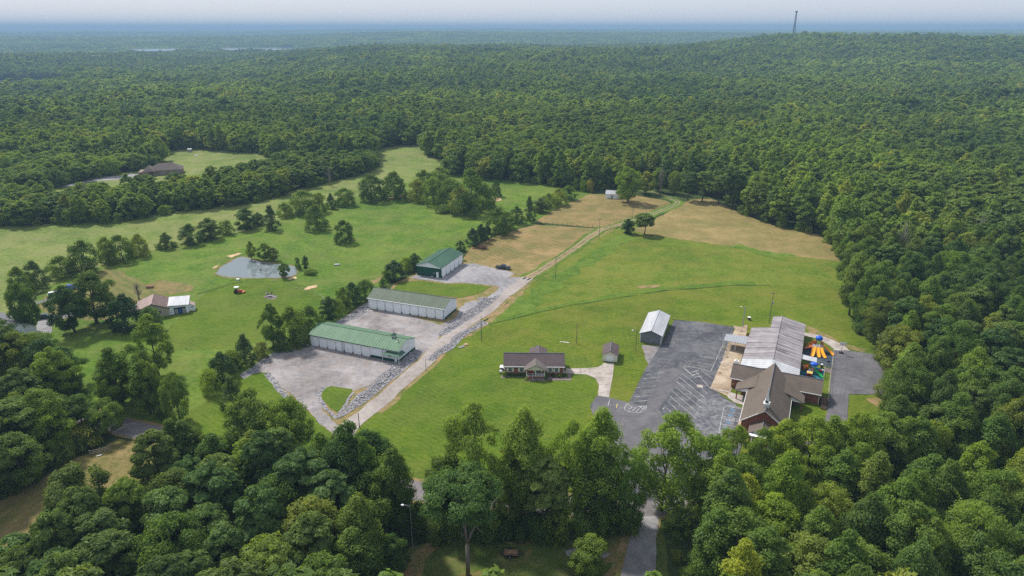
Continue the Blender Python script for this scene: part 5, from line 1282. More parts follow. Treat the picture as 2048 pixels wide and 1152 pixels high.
# utility trailer
x, y = G(1022, 1110)
T = thing('utility_trailer', 'black utility trailer with wooden floor in the foreground yard', 'trailer', (x, y, 0.06), R(-3))
part_box('deck', M['wood'], T, -1.35, 1.35, -0.78, 0.78, 0.48, 0.54)
for s in (-1, 1):
    mb = MB(); mb.box(-1.4, 1.4, s*0.82-0.03, s*0.82+0.03, 0.40, 0.52); mb.box(-1.4, 1.4, s*0.82-0.025, s*0.82+0.025, 0.86, 0.92)
    for k in range(5): mb.box(-1.38+k*0.68, -1.33+k*0.68, s*0.82-0.02, s*0.82+0.02, 0.52, 0.86)
    mb.build('side_rail', M['black_paint'], T)
mb = MB(); mb.box(-1.46, -1.40, -0.85, 0.85, 0.40, 1.05); mb.build('tailgate', M['black_paint'], T)
mb = MB(); mb.box(1.40, 1.46, -0.85, 0.85, 0.40, 0.92); mb.tube((1.45, -0.6, 0.45), (2.5, 0, 0.45), 0.04, n=6); mb.tube((1.45, 0.6, 0.45), (2.5, 0, 0.45), 0.04, n=6); mb.tube((2.4, 0, 0.05), (2.4, 0, 0.6), 0.03, n=6); mb.build('tongue', M['black_paint'], T)
wheels(T, (-0.15,), 0.98, 0.32, 0.18)
for s in (-1, 1): part_box('mudguard', M['black_paint'], T, -0.6, 0.3, s*0.98-0.12, s*0.98+0.12, 0.68, 0.72)
# tractor
x, y = G(476, 586)
T = thing('tractor', 'small tractor with white sun canopy near the pond', 'tractor', (x, y, 0.09), R(5))
side_solid([(-0.9, 0.6), (-0.9, 1.05), (0.2, 1.1), (1.5, 1.05), (1.6, 0.6)], 0.8).build('hood', M['red_paint'], T)
part_box('seat', M['dark_plastic'], T, -0.8, -0.3, -0.3, 0.3, 1.1, 1.5); part_box('canopy', M['white_car'], T, -1.1, 0.5, -0.75, 0.75, 2.2, 2.3)
for sx in (-0.9, 0.3):
    for sy in (-0.6, 0.6): MB().tube((sx, sy, 1.0), (sx, sy, 2.2), 0.03, n=5).build('canopy_post', M['dark_plastic'], T)
for s in (-1, 1):
    MB().tube((-0.6, s*0.75-0.18, 0.65), (-0.6, s*0.75+0.18, 0.65), 0.65, n=16).build('wheel', M['rubber'], T)
    MB().tube((1.2, s*0.6-0.12, 0.38), (1.2, s*0.6+0.12, 0.38), 0.38, n=14).build('wheel', M['rubber'], T)
x, y = G(486, 586)
o = thing('mower_attachment', 'orange mower deck lying right of the tractor', 'mower', (x, y, 0.09), R(-5))
part_box('deck', M['orange_paint'], o, -1.2, 0.6, -0.7, 0.7, 0.25, 0.55); MB().tube((0.6, 0, 0.4), (2.1, 0, 0.35), 0.07, n=6).build('shaft', M['dark_plastic'], o)
for s in (-0.5, 0.5): MB().tube((-1.0, s-0.06, 0.15), (-1.0, s+0.06, 0.15), 0.15, n=10).build('wheel', M['rubber'], o)
# burn pile, brush pile
def logs(name, label, cat, px, py, n, r, h, mats, seed, rad=0.09):
    x, y = G(px, py); o = thing(name, label, cat, (x, y, 0.08)); rr = random.Random(seed)
    for i in range(n):
        a = rr.uniform(0, 6.28); q = rr.uniform(0, r*0.7); p = (q*math.cos(a), q*math.sin(a), rr.uniform(0.05, h*0.4))
        b = rr.uniform(0, 6.28); L_ = rr.uniform(0.5, 1.1)*r; e = (p[0]+L_*math.cos(b), p[1]+L_*math.sin(b), rr.uniform(0.05, h))
        m = V(p, e, 0.5); m = (m[0], m[1], m[2]+rr.uniform(-0.1, 0.25))
        MB().path([p, m, e], [rad*rr.uniform(0.7, 1.4), rad, rad*0.5], 6).build('branch', M[mats[i % len(mats)]], o)
    return o
logs('burn_pile', 'pile of pale burnt logs on a bare ring near the pond', 'wood pile', 540, 593, 16, 1.8, 1.9, ['bark_pale', 'white_trim', 'dark_wood'], 3, 0.14)
sheet('ash_ring', [(526, 594), (540, 589), (556, 591), (552, 598), (535, 600)], 0.085, M['mulch'], 0.5, 0.5)
logs('brush_pile', 'brown pile of brush and roots at the corner of the hayfield', 'brush pile', 966, 498, 46, 2.6, 2.2, ['dark_wood', 'rust_post', 'wood'], 4, 0.11)
logs('brush_pile', 'low brown scrap wood lying by the middle stone slope', 'brush pile', 712, 626, 10, 1.0, 0.6, ['dark_wood', 'rust_post'], 6, 0.1)
# ------------------------------------------------------------------ poles and lights
def pole(px, by, ty, label, tx=None, arm=None, lamp=False, can=False, mat='pole_wood', r=0.13, cross_arm=False, cat='utility pole', name='utility_pole'):
    r *= 0.8; x, y = G(px, by); h = height_for(x, y, ty)
    o = thing(name, label, cat, (x, y, 0.05), R(random.Random(px).uniform(-20, 20)))
    MB().tube((0, 0, -0.2), (0, 0, h), r, r*0.68, 8).build('pole', M[mat], o)
    if cross_arm:
        part_box('cross_arm', M['pole_wood'], o, -1.0, 1.0, -0.06, 0.06, h-0.5, h-0.36)
        for s in (-0.85, 0.0, 0.85): MB().tube((s, 0, h-0.36), (s, 0, h-0.18), 0.05, n=6).build('insulator', M['steel'], o)
    if can:
        MB().tube((0.32, 0, h*0.62), (0.32, 0, h*0.62+0.8), 0.24, n=10).build('transformer', M['steel'], o)
    if lamp:
        a = MB(); a.path([(0, 0, h-0.4), (-0.6, -0.1, h-0.1), (-1.1, -0.15, h-0.05)], [0.035, 0.035, 0.03], 6); a.build('lamp_arm', M['steel'], o)
        MB().ball((-1.25, -0.17, h-0.12), 0.24, (1.2, 0.8, 0.6)).build('lamp_head', M['white_trim'], o)
    return o
pole(719, 856, 827, 'short dark service pole at the foot of the gravel lane', can=False, r=0.16)
pole(852, 742, 718, 'short grey service pole beside the stone bank of the lane', r=0.12, mat='steel')
pole(963, 683, 633, 'wooden pole on the lawn left of the brick house', r=0.16)
pole(1153, 687, 646, 'wooden pole on the lawn behind the brick house', r=0.14)
pole(1271, 701, 660, 'wooden light pole left of the white roofed pavilion', lamp=True, r=0.14, name='light_pole', cat='light pole')
pole(1111, 558, 512, 'wooden pole in the weeds beside the track', r=0.14, cross_arm=True)
pole(1198, 478, 437, 'wooden pole beside the track at the hayfield gate', r=0.15, cross_arm=True)
pole(1265, 437, 414, 'wooden pole in the hayfield behind the egg shaped cedar', r=0.14, cross_arm=True)
pole(1485, 655, 613, 'thick grey light pole behind the parking lot', lamp=True, mat='steel', r=0.24, name='light_pole', cat='light pole')
pole(1538, 647, 585, 'tall utility pole with transformer behind the church hall', can=True, r=0.15, cross_arm=True)
pole(829, 1151, 1010, 'thin tall light pole at the bottom edge of the view', lamp=True, r=0.06, mat='steel', name='light_pole', cat='light pole')
pole(872, 735, 726, 'small dark post on the lawn beside the stone bank', r=0.07, name='fence_post', cat='post')
# field fence posts
rr = random.Random(8); i = 0
for a, b, n in [((1072, 446), (1205, 457), 13), ((1207, 456), (1300, 425), 9), ((1303, 424), (1338, 408), 6)]:
    for k in range(n):
        p = V(a, b, (k+0.3*rr.random())/n); x, y = G(*p)
        o = MB().tube((0, 0, -0.1), (rr.uniform(-0.04, 0.04), 0, 1.35), 0.09, 0.08, 6).build('fence_post', M['pole_wood'])
        o.location = (x, y, 0.07); tag(o, 'weathered wooden fence post in the line along the hayfield', 'post', 'posts of the hayfield fence')
# small odds and ends
def box_thing(name, label, cat, px, py, rot, dims, mat, z=0.09, lid=None):
    x, y = G(px, py); o = thing(name, label, cat, (x, y, z), rot); w, d, h = dims
    mb = MB(); mb.box(-w/2, w/2, -d/2, d/2, 0, h*0.85); mb.build('body', M[mat], o)
    mb = MB(); mb.box(-w/2-0.04, w/2+0.04, -d/2-0.04, d/2+0.04, h*0.85, h); mb.build('lid', M[lid or mat], o); return o
box_thing('hive_box', 'white box stand in the far field beside the woods', 'box', 380, 304, 0.2, (3.0, 2.2, 2.4), 'steel', lid='white_trim')
box_thing('feed_trough', 'low white trough in the far field', 'trough', 393, 312, 0.1, (2.6, 1.0, 0.6), 'white_trim')
box_thing('pump_box', 'small white pump box on the near bank of the pond', 'box', 476, 561, 0.1, (1.0, 0.7, 0.6), 'white_trim')
box_thing('feed_trough', 'pale trough lying in the open meadow', 'trough', 674, 531, 0.2, (2.0, 1.0, 0.5), 'steel')
box_thing('utility_box', 'little white and brown box on the lawn behind the church', 'box', 1498, 640, 0.0, (0.8, 0.8, 1.0), 'dark_wood', lid='white_trim')
box_thing('tool_chest', 'orange tank beside the white lean to', 'tank', 369, 610, 0.3, (1.2, 1.2, 1.5), 'orange_paint', lid='orange_paint')
box_thing('tool_chest', 'dark red machine left of the little white shed', 'machine', 368, 620, 0.3, (2.0, 0.9, 0.9), 'red_paint', lid='dark_plastic')
box_thing('propane_tank', 'white tank under the dense dark tree in the left yard', 'tank', 253, 661, 0.2, (1.6, 0.7, 0.9), 'white_trim')
box_thing('picnic_table', 'brown table standing on the garden yard', 'table', 300, 576, 0.2, (2.4, 1.2, 0.8), 'wood', lid='rust_post')
o = thing('plank', 'long pale plank lying on the lawn behind the brick house', 'plank', (*G(1129, 685), 0.09), R(-18))
part_box('board', M['white_trim'], o, -1.5, 1.5, -0.08, 0.08, 0, 0.06); part_box('cross_board', M['white_trim'], o, -0.4, 1.2, 0.1, 0.22, 0.0, 0.05)
for i, (px, py, s) in enumerate([(932, 690, 0.7), (926, 694, 0.55), (920, 696, 0.5)]):
    x, y = G(px, py); mb = MB(); mb.ball((0, 0, 0.1), s, (1.3, 0.9, 0.45), 8, 5); o = mb.build('boulder', M['sand' if i == 0 else 'riprap'])
    o.location = (x, y, 0.08); tag(o, ['tan boulder on the lawn below the stone bank', 'grey boulder left of the tan boulder on the lawn', 'small flat grey stone left of the boulders on the lawn'][i], 'boulder')
# white rail fence line in the left yard
a, b = G(72, 610), G(116, 598)
o = thing('white_fence', 'low white board fence with dark posts in the left yard', 'fence', (a[0], a[1], 0.08), math.atan2(b[1]-a[1], b[0]-a[0])); Lf = math.dist(a, b)
for k in range(9): part_box('post', M['dark_wood'], o, k*Lf/8-0.08, k*Lf/8+0.08, -0.08, 0.08, 0, 1.2)
for z in (0.2, 0.65): part_box('board', M['white_trim'], o, 0, Lf, -0.12, -0.083, z, z+0.38)
# timber gate and bench in the dry clearing
x, y = G(180, 913)
o = thing('wooden_gate', 'pale wooden rail gate at the upper edge of the dry clearing', 'gate', (x, y, 0.07), R(28))
for z in (0.4, 0.8, 1.2): part_box('rail', M['bark_pale'], o, 0, 4.2, -0.04, 0.04, z, z+0.14)
for xx in (0.0, 2.1, 4.1): part_box('post', M['bark_pale'], o, xx, xx+0.14, 0.042, 0.18, 0, 1.45)
part_box('board', M['white_trim'], o, 1.2, 2.4, -0.9, -0.6, 0.05, 0.12)
x, y = G(270, 955)
o = thing('bench', 'white topped bench at the lower edge of the dry clearing', 'bench', (x, y, 0.07), R(28))
part_box('seat', M['white_trim'], o, 0, 2.0, 0, 0.5, 0.5, 0.58); part_box('skirt', M['dark_wood'], o, 0.05, 1.95, 0.05, 0.10, 0.1, 0.49)
for xx in (0.15, 1.75): part_box('leg', M['dark_wood'], o, xx, xx+0.12, 0.12, 0.42, 0, 0.499)
# basketball hoop
x, y = G(1682, 707)
o = thing('basketball_hoop', 'portable basketball hoop on the right parking lot', 'basketball hoop', (x, y, 0.16), R(160))
part_box('base', M['black_paint'], o, -0.6, 0.6, -0.4, 0.4, 0, 0.3); MB().path([(0, 0, 0.2), (0, 0.1, 2.4), (0, 0.6, 3.1)], [0.06, 0.06, 0.05], 8).build('pole', M['steel'], o)
part_box('backboard', M['white_trim'], o, -0.9, 0.9, 0.62, 0.67, 2.7, 3.75)
mb = MB(); rg = [(0.23*math.cos(R(a)), 0.92+0.23*math.sin(R(a)), 3.05) for a in range(0, 361, 30)]; mb.path(rg, [0.02]*len(rg), 5); mb.build('rim', M['orange_paint'], o)
# ------------------------------------------------------------------ playgrounds
paint('slide_orange', (0.85, 0.40, 0.025), 0.4, 0.06); paint('play_blue', (0.015, 0.10, 0.55), 0.4, 0.08); paint('play_orange', (0.62, 0.14, 0.02), 0.45); paint('play_green', (0.03, 0.38, 0.10), 0.4); paint('play_red', (0.50, 0.03, 0.03), 0.4); paint('play_yellow', (0.75, 0.55, 0.15), 0.4)
PS = CA
def slide(o, p0, d, L_, bend, h0, mat, w=0.75):
    """open chute from height h0 down along direction d (radians), curving by bend"""
    pts = []; n = 10
    a = d; x, y = p0
    for i in range(n+1):
        q = i/n; z = h0*(1-q)**1.25*(1 if q < 0.9 else 1)+0.18+(0.0)
        pts.append((x, y, z, a)); x += math.cos(a)*L_/n; y += math.sin(a)*L_/n; a += bend/n
    mb = MB()
    for i in range(n):
        (x0, y0, z0, a0), (x1, y1, z1, a1) = pts[i], pts[i+1]
        n0 = (-math.sin(a0)*w/2, math.cos(a0)*w/2); n1 = (-math.sin(a1)*w/2, math.cos(a1)*w/2)
        mb.slab([(x0-n0[0], y0-n0[1], z0), (x1-n1[0], y1-n1[1], z1), (x1+n1[0], y1+n1[1], z1), (x0+n0[0], y0+n0[1], z0)], 0.06)
        for s in (-1, 1):
            b0 = (x0+s*n0[0], y0+s*n0[1], z0); b1 = (x1+s*n1[0], y1+s*n1[1], z1)
            mb.slab([b0, b1, (b1[0]+s*n1[0]*0.2, b1[1]+s*n1[1]*0.2, z1+0.28), (b0[0]+s*n0[0]*0.2, b0[1]+s*n0[1]*0.2, z0+0.28)], 0.05)
    return mb.build('slide', M[mat], o)
x, y = G(1632, 706)
Pg = thing('play_structure', 'large orange playset with triple slide and blue dome roof', 'playset', (x, y, 0.20), PS)
part_box('deck', M['steel'], Pg, -1.4, 1.6, 0.0, 2.4, 1.55, 1.65)
for sx in (-1.4, 0.1, 1.6):
    for sy in (0.0, 2.4): MB().tube((sx, sy, 0), (sx, sy, 2.7), 0.08, n=8).build('post', M['play_red' if sx < 0 else 'steel'], Pg)
for sx in (-0.4, 0.9):
    for sy in (1.2, 2.4): MB().tube((sx, sy, 1.6), (sx, sy, 4.0), 0.06, n=6).build('post', M['dark_plastic'], Pg)
mb = MB(); mb.ball((0.25, 1.8, 3.9), 1.05, (1, 1, 0.75), 12, 6); mb.build('dome_roof', M['play_blue'], Pg, True)
for k, dx in enumerate((-0.85, 0.1, 1.05)): slide(Pg, (dx, -0.05), R(-78)+(-0.10, 0.0, 0.08)[k], 3.5, (-0.35, 0.0, 0.3)[k], 1.55, 'slide_orange')
slide(Pg, (1.7, 1.3), R(-5), 3.4, R(-55), 1.55, 'slide_orange', 0.7)
for k in range(5): part_box('climbing_panel', M['play_orange'], Pg, -3.2+k*0.36, -2.9+k*0.36, 0.4, 1.9, 0.3+k*0.22, 0.42+k*0.22)
for sy in (0.4, 1.9): MB().path([(-3.3, sy, 0), (-3.0, sy, 1.3), (-1.4, sy, 2.4)], [0.06, 0.06, 0.06], 6).build('climber_rail', M['play_orange'], Pg)
part_box('panel', M['play_orange'], Pg, -1.4, -0.2, 2.3, 2.36, 1.65, 2.6); part_box('panel', M['play_orange'], Pg, 1.0, 1.6, 2.3, 2.36, 1.65, 2.6)
x, y = G(1622, 750)
Pm = thing('play_structure', 'small colourful playset with green slide and blue dome roof', 'playset', (x, y, 0.20), PS)
part_box('deck', M['dark_wood'], Pm, -0.8, 0.8, 0.2, 1.8, 0.95, 1.05)
for sx in (-0.8, 0.8):
    for sy in (0.2, 1.8): MB().tube((sx, sy, 0), (sx, sy, 2.0), 0.07, n=6).build('post', M['play_green'], Pm)
for sx in (0.1, 0.8):
    for sy in (1.0, 1.8): MB().tube((sx, sy, 2.0), (sx, sy, 2.6), 0.05, n=6).build('post', M['play_green'], Pm)
mb = MB(); mb.ball((0.4, 1.5, 2.5), 0.95, (1.15, 1, 0.6), 12, 6); mb.build('dome_roof', M['play_blue'], Pm, True)
slide(Pm, (0.9, 0.6), R(-35), 2.6, R(-10), 1.0, 'play_green', 0.6); slide(Pm, (-0.5, 0.0), R(-120), 1.6, 0.1, 0.9, 'play_blue', 0.55)
x, y = G(1612, 740.5)
o = thing('play_tunnel', 'orange tube tunnel left of the small playset', 'tunnel', (x, y, 0.20), PS+0.5)
mb = MB(); rg = [(-1.0, 0, 0.75), (0, 0, 0.85), (1.0, 0, 0.75)]; mb.path(rg, [0.72, 0.75, 0.72], 14); mb.build('tube', M['play_orange'], o, True)
for s in (-1, 1): MB().tube((s*1.0, 0, 0.75), (s*1.12, 0, 0.75), 0.8, n=14).build('ring', M['play_yellow'], o); MB().tube((s*1.13, 0, 0.75), (s*1.14, 0, 0.75), 0.6, n=14).build('opening', M['play_red'], o)
x, y = G(1618, 753)
o = thing('play_house', 'red toy house with pale yellow roof in front of the small playset', 'toy house', (x, y, 0.20), PS)
part_box('wall', M['play_red'], o, -0.6, 0.6, -0.5, 0.5, 0, 1.1)
mb = MB()
for s in (-1, 1): mb.slab([(-0.75, s*0.65, 1.05), (0.75, s*0.65, 1.05), (0.75, 0, 1.5), (-0.75, 0, 1.5)], 0.06)
mb.build('roof', M['play_yellow'], o); part_box('door', M['dark_opening'], o, -0.2, 0.2, -0.53, -0.502, 0.05, 0.85)
x, y = G(1641, 745)
o = thing('rider_toy', 'red and white ride on toy on the teal play surface', 'toy', (x, y, 0.20), PS)
part_box('body', M['play_red'], o, -0.55, 0.35, -0.25, 0.25, 0.25, 0.6); MB().ball((0.5, 0, 0.65), 0.25).build('head', M['white_trim'], o)
for sx in (-0.35, 0.25): MB().tube((sx, -0.3, 0.16), (sx, 0.3, 0.16), 0.16, n=10).build('wheel', M['dark_plastic'], o)
x, y = G(1643, 736)
o = thing('trash_drum', 'white lidded drum beside the play fence', 'drum', (x, y, 0.20)); MB().tube((0, 0, 0), (0, 0, 0.9), 0.34, n=14).build('body', M['dark_plastic'], o); MB().ball((0, 0, 0.9), 0.38, (1, 1, 0.6), 12, 6).build('lid', M['white_trim'], o)
x, y = G(1656, 729)
o = thing('spring_rider', 'dark spring rider in the corner of the big play surface', 'spring rider', (x, y, 0.20)); MB().tube((0, 0, 0), (0, 0, 0.4), 0.14, n=10).build('spring', M['steel'], o); MB().ball((0, 0, 0.65), 0.4, (1.3, 0.5, 0.8), 10, 6).build('body', M['dark_plastic'], o)
paint('fence_tan', (0.42, 0.37, 0.30), 0.7)
def rail_fence(name, label, pix, h=1.2, step=2.2):
    pts = [G(*p) for p in pix]; o = thing(name, label, 'fence', (pts[0][0], pts[0][1], 0.16))
    for a, b in zip(pts, pts[1:]):
        L_ = math.dist(a, b); n = max(1, int(L_/step))
        A_ = (a[0]-pts[0][0], a[1]-pts[0][1]); B_ = (b[0]-pts[0][0], b[1]-pts[0][1])
        for k in range(n+1):
            p = V(A_, B_, k/n); MB().tube((p[0], p[1], 0), (p[0], p[1], h), 0.05, n=6).build('post', M['fence_tan'], o)
        for z in (0.1, h*0.55, h): MB().tube((A_[0], A_[1], z), (B_[0], B_[1], z), 0.035, n=5).build('rail', M['fence_tan'], o)
rail_fence('play_fence', 'tan fence along the lot side of the playgrounds', [(1667, 702), (1663, 737), (1661, 749), (1657, 780), (1656, 806)])
rail_fence('play_fence', 'tan fence between the two play surfaces', [(1618, 722), (1640, 731), (1663, 738)])
rail_fence('play_fence', 'fence at the right side of the teal play surface', [(1649, 739), (1646, 763)])
rail_fence('walk_rail', 'pale handrail between the parking lot and the church walk', [(1445, 722), (1452, 704), (1458, 682), (1462, 672)], 1.0, 3)
for i, (px, py) in enumerate([(1448, 700), (1477, 722)]):
    x, y = G(px, py); o = thing('bollard', ['yellow bollard by the covered walk', 'yellow bollard beside the hall condenser'][i], 'bollard', (x, y, 0.2)); MB().tube((0, 0, 0), (0, 0, 1.0), 0.12, n=10).build('post', M['line_yellow'], o); MB().ball((0, 0, 1.0), 0.12, (1, 1, 0.7), 10, 5).build('cap', M['line_yellow'], o)
for i, (px, py) in enumerate([(1455, 716), (1440, 747), (1483, 664)]):
    x, y = G(px, py); o = MB().tube((0, 0, 0), (0, 0, 0.03), 0.3, n=14).build('drain_cover', M['dark_plastic']); o.location = (x, y, 0.205)
    tag(o, ['round drain cover in the walk below the canopy', 'round drain cover in the middle of the church walk', 'round drain cover in the walk behind the canopy'][i], 'drain cover')
# tower far on the ridge
x, y = 564.0, 1459.0; d0 = 2450/math.hypot(x, y); x, y = x*d0, y*d0
zb = float(terrain(x, y)); ht = 90+math.hypot(x, y)*0.0195-zb
o = thing('lattice_tower', 'tall lattice radio tower rising above the far ridge', 'tower', (x, y, zb))
legs = [(math.cos(R(a)), math.sin(R(a))) for a in (90, 210, 330)]
for lx, ly in legs: MB().path([(lx*6, ly*6, 0), (lx*3, ly*3, ht*0.45), (lx*1.3, ly*1.3, ht*0.97)], [0.95, 0.8, 0.7], 6).build('leg', M['dark_plastic'], o)
mb = MB()
for k in range(16):
    q0, q1 = k/16*0.95, (k+1)/16*0.95
    def rw(q): return 6-q/0.45*3 if q < 0.45 else 3-(q-0.45)/0.52*1.7
    for i in range(3):
        a, b = legs[i], legs[(i+1) % 3]
        mb.tube((a[0]*rw(q0), a[1]*rw(q0), ht*q0), (b[0]*rw(q1), b[1]*rw(q1), ht*q1), 0.42, n=4)
mb.build('bracing', M['dark_plastic'], o)
MB().tube((0, 0, ht*0.66), (0, 0, ht*0.695), 3.6, n=12).build('antenna_ring', M['steel'], o); MB().tube((0, 0, ht*0.955), (0, 0, ht), 3.8, n=12).build('antenna_array', M['dark_plastic'], o)
# ------------------------------------------------------------------ individual trees standing free or in hedgerows
def tree_px(kind, bx, by, ty, w, label, group=None, color=(1, 1, 1), cat='tree', name=None, pick=None, lod=0):
    x, y = G(bx, by)
    h = height_for(x, y, ty)
    r = w/2*depth_of(x, y, h*0.5)/FOC
    return place_tree(kind, x, y, h, r, label, cat, group, name, color, pick=pick, lod=lod)
DK = (0.82, 0.86, 0.85); DK2 = (0.95, 0.96, 0.92); LT = (1.25, 1.2, 1.0); YL = (1.3, 1.2, 0.85); GY = (1.05, 1.0, 1.15)
HG = 'trees along the pasture hedgerow'
for row in [
 ('hedge', 45, 590, 535, 46, 'green hedgerow tree next to the grey roofed house', DK2),
 ('hedge', 74, 577, 524, 42, 'thin hedgerow tree behind the grey roofed house', GY),
 ('hedge', 125, 552, 513, 62, 'low spreading hedgerow tree behind the parked cars', DK),
 ('hedge', 172, 544, 481, 62, 'largest dark round tree in the hedgerow left of the pond', DK),
 ('hedge', 218, 526, 474, 40, 'dark tree on the left of the clump above the garden', DK),
 ('hedge', 246, 522, 470, 52, 'wide dark tree in the middle of the clump above the garden', DK2),
 ('hedge', 281, 512, 468, 34, 'dark tree on the right of the clump above the garden', DK),
 ('cedar', 334, 497, 465, 27, 'small dark tree alone in the hedgerow above the pond', DK2),
 ('bush', 318, 498, 487, 15, 'little bush at the left foot of the lone hedgerow tree', DK2),
 ('bush', 350, 494, 484, 13, 'little bush at the right foot of the lone hedgerow tree', DK2),
 ('cedar', 381, 488, 448, 43, 'broad cedar in the hedgerow left of the tall pair', DK2),
 ('bush', 404, 480, 460, 17, 'small bush squeezed between two broad cedars', DK2),
 ('cedar', 422, 478, 436, 45, 'broad pointed cedar in the hedgerow above the pond', DK2),
 ('bush', 455, 468, 441, 30, 'rounded bush right of the broad pointed cedar', LT),
 ('cedar', 494, 457, 416, 46, 'tall broad dark cedar in the middle of the hedgerow', DK),
 ('cedar', 517, 449, 425, 28, 'smaller cedar touching the tall broad one', DK),
 ('spire', 545, 460, 411, 35, 'narrow dark cedar standing forward of the hedgerow', GY),
 ('hedge', 571, 434, 404, 30, 'small round tree beside the narrow cedar', DK2),
 ('hedge', 608, 428, 381, 60, 'wide light green tree at the far end of the hedgerow', LT),
 ('hedge', 640, 424, 384, 36, 'green tree right behind the wide light green tree', DK2),
 ('hedge', 634, 459, 411, 47, 'round dark tree standing alone in the meadow', GY),
 ('spire', 663, 417, 387, 23, 'slim pointed cedar near the upper meadow corner', DK),
 ('hedge', 692, 411, 376, 42, 'rounded tree at the upper meadow corner', DK2),
 ('hedge', 691, 485, 440, 39, 'lone dark tree with a flat top in the open meadow', DK)]:
    tree_px(row[0], *row[1:5], row[5], HG, row[6])
CW = 'trees of the small wood between the pastures'
for row in [
 ('hedge', 745, 402, 349, 54, 'dark round tree on the left of the small mid field wood', DK),
 ('hedge', 790, 397, 343, 52, 'dark round tree second from left in the mid field wood', DK),
 ('hedge', 833, 402, 357, 42, 'dim tree in the gap of the mid field wood', DK2),
 ('hedge', 868, 409, 352, 52, 'lighter green tree in the mid field wood', LT),
 ('hedge', 905, 412, 355, 56, 'green tree beside the largest one of the mid field wood', (1, 1, 1)),
 ('hedge', 945, 427, 340, 76, 'largest dark tree of the mid field wood', DK),
 ('hedge', 922, 427, 372, 48, 'front tree of the mid field wood on the meadow edge', GY),
 ('hedge', 973, 413, 368, 40, 'dark tree on the right edge of the mid field wood', DK),
 ('hedge', 992, 392, 361, 22, 'small tree just right of the mid field wood', DK),
 ('hedge', 880, 372, 334, 46, 'tree at the back of the mid field wood', DK2),
 ('hedge', 850, 385, 340, 40, 'bushy tree behind the lighter green tree', DK2),
 ('bush', 888, 424, 410, 40, 'low brush at the foot of the mid field wood', DK2)]:
    tree_px(row[0], *row[1:5], row[5], CW, row[6])
RH = 'trees along the hayfield fence row'
for row in [
 ('cedar', 920.7, 502, 481, 19, 'small egg shaped cedar nearest the green storage building', DK2),
 ('cedar', 946, 491, 456, 29, 'dark cedar left of a trio beside the hayfield', DK),
 ('cedar', 963, 484, 448, 26, 'dark cedar in the middle of a trio beside the hayfield', DK),
 ('cedar', 975, 478, 450, 19, 'dark cedar right of a trio beside the hayfield', DK),
 ('hedge', 996, 468, 416, 46, 'leafy tree at the hayfield corner', LT),
 ('hedge', 1014, 460, 424, 36, 'leafy tree right behind the hayfield corner tree', DK2),
 ('cedar', 1033, 446, 412, 27, 'dark rounded tree at the fence end', DK2),
 ('spire', 1059, 442, 393, 27, 'tallest slim tree on the hayfield fence row', DK2),
 ('cedar', 1081, 424, 396, 34, 'broad bush like tree right of the slim tree', GY),
 ('hedge', 1096, 416, 386, 32, 'green tree in the middle of the upper fence row', (1, 1, 1)),
 ('hedge', 1115, 410, 377, 36, 'second green tree of the upper fence row', DK2),
 ('hedge', 1137, 399, 370, 30, 'dark tree ending the upper fence row', DK)]:
    tree_px(row[0], *row[1:5], row[5], RH, row[6])
SH = 'hedge trees behind the storage buildings'
for row in [
 ('cedar', 830, 538, 507, 28, 'rounded bush tree left of the green storage building', LT),
 ('bush', 812, 543, 514, 26, 'bushy tree two left of the green storage building', LT),
 ('cedar', 789, 558, 521, 44, 'broad dark cedar left of the green storage building', DK2),
 ('bush', 772, 563, 542, 19, 'small bush below the broad dark cedar', GY),
 ('bush', 766, 576, 558, 16, 'lowest small bush of the hedge near the dirt path', DK2),
 ('hedge', 733, 600, 558, 38, 'green hedge tree at the back corner of the middle storage building', (1, 1, 1)),
 ('cedar', 707, 608, 565, 38, 'dark hedge tree left of the middle storage building', DK2),
 ('hedge', 688, 616, 574, 36, 'hedge tree at the top of the stone slope', DK2),
 ('bush', 678, 630, 600, 28, 'bush on the stone slope left of the middle building', LT),
 ('cedar', 660, 638, 594, 36, 'round dark tree above the stones left of the middle lot', DK),
 ('hedge', 622, 672, 613, 58, 'full hedge tree behind the front storage building', DK2),
 ('hedge', 588, 690, 613, 56, 'hedge tree left of the front storage building', DK2),
 ('poplar', 547, 692, 606, 50, 'airy young tree on the bank left of the front storage building', LT),
 ('bush', 600, 690, 655, 44, 'bush at the left end of the front storage building', DK),
 ('bush', 564, 700, 672, 36, 'bush on the stone bank below the airy tree', (1, 1, 1)),
 ('bush', 525, 716, 684, 32, 'grey green brush on the stone bank', GY),
 ('spire', 491, 730, 670, 48, 'dark cone shaped cedar left of the gravel lot', DK2),
 ('bush', 468, 738, 700, 44, 'bush left of the cone shaped cedar', DK2),
 ('cedar', 447, 762, 704, 52, 'dark tree below the cone shaped cedar', DK),
 ('bush', 425, 785, 738, 48, 'brushy shrub at the lower end of the hedge', LT),
 ('spire', 467, 820, 754, 48, 'dark cedar on the roadside lawn left of the entrance', DK)]:
    tree_px(row[0], *row[1:5], row[5], SH, row[6])
YD = 'trees around the yard with the tan garage'
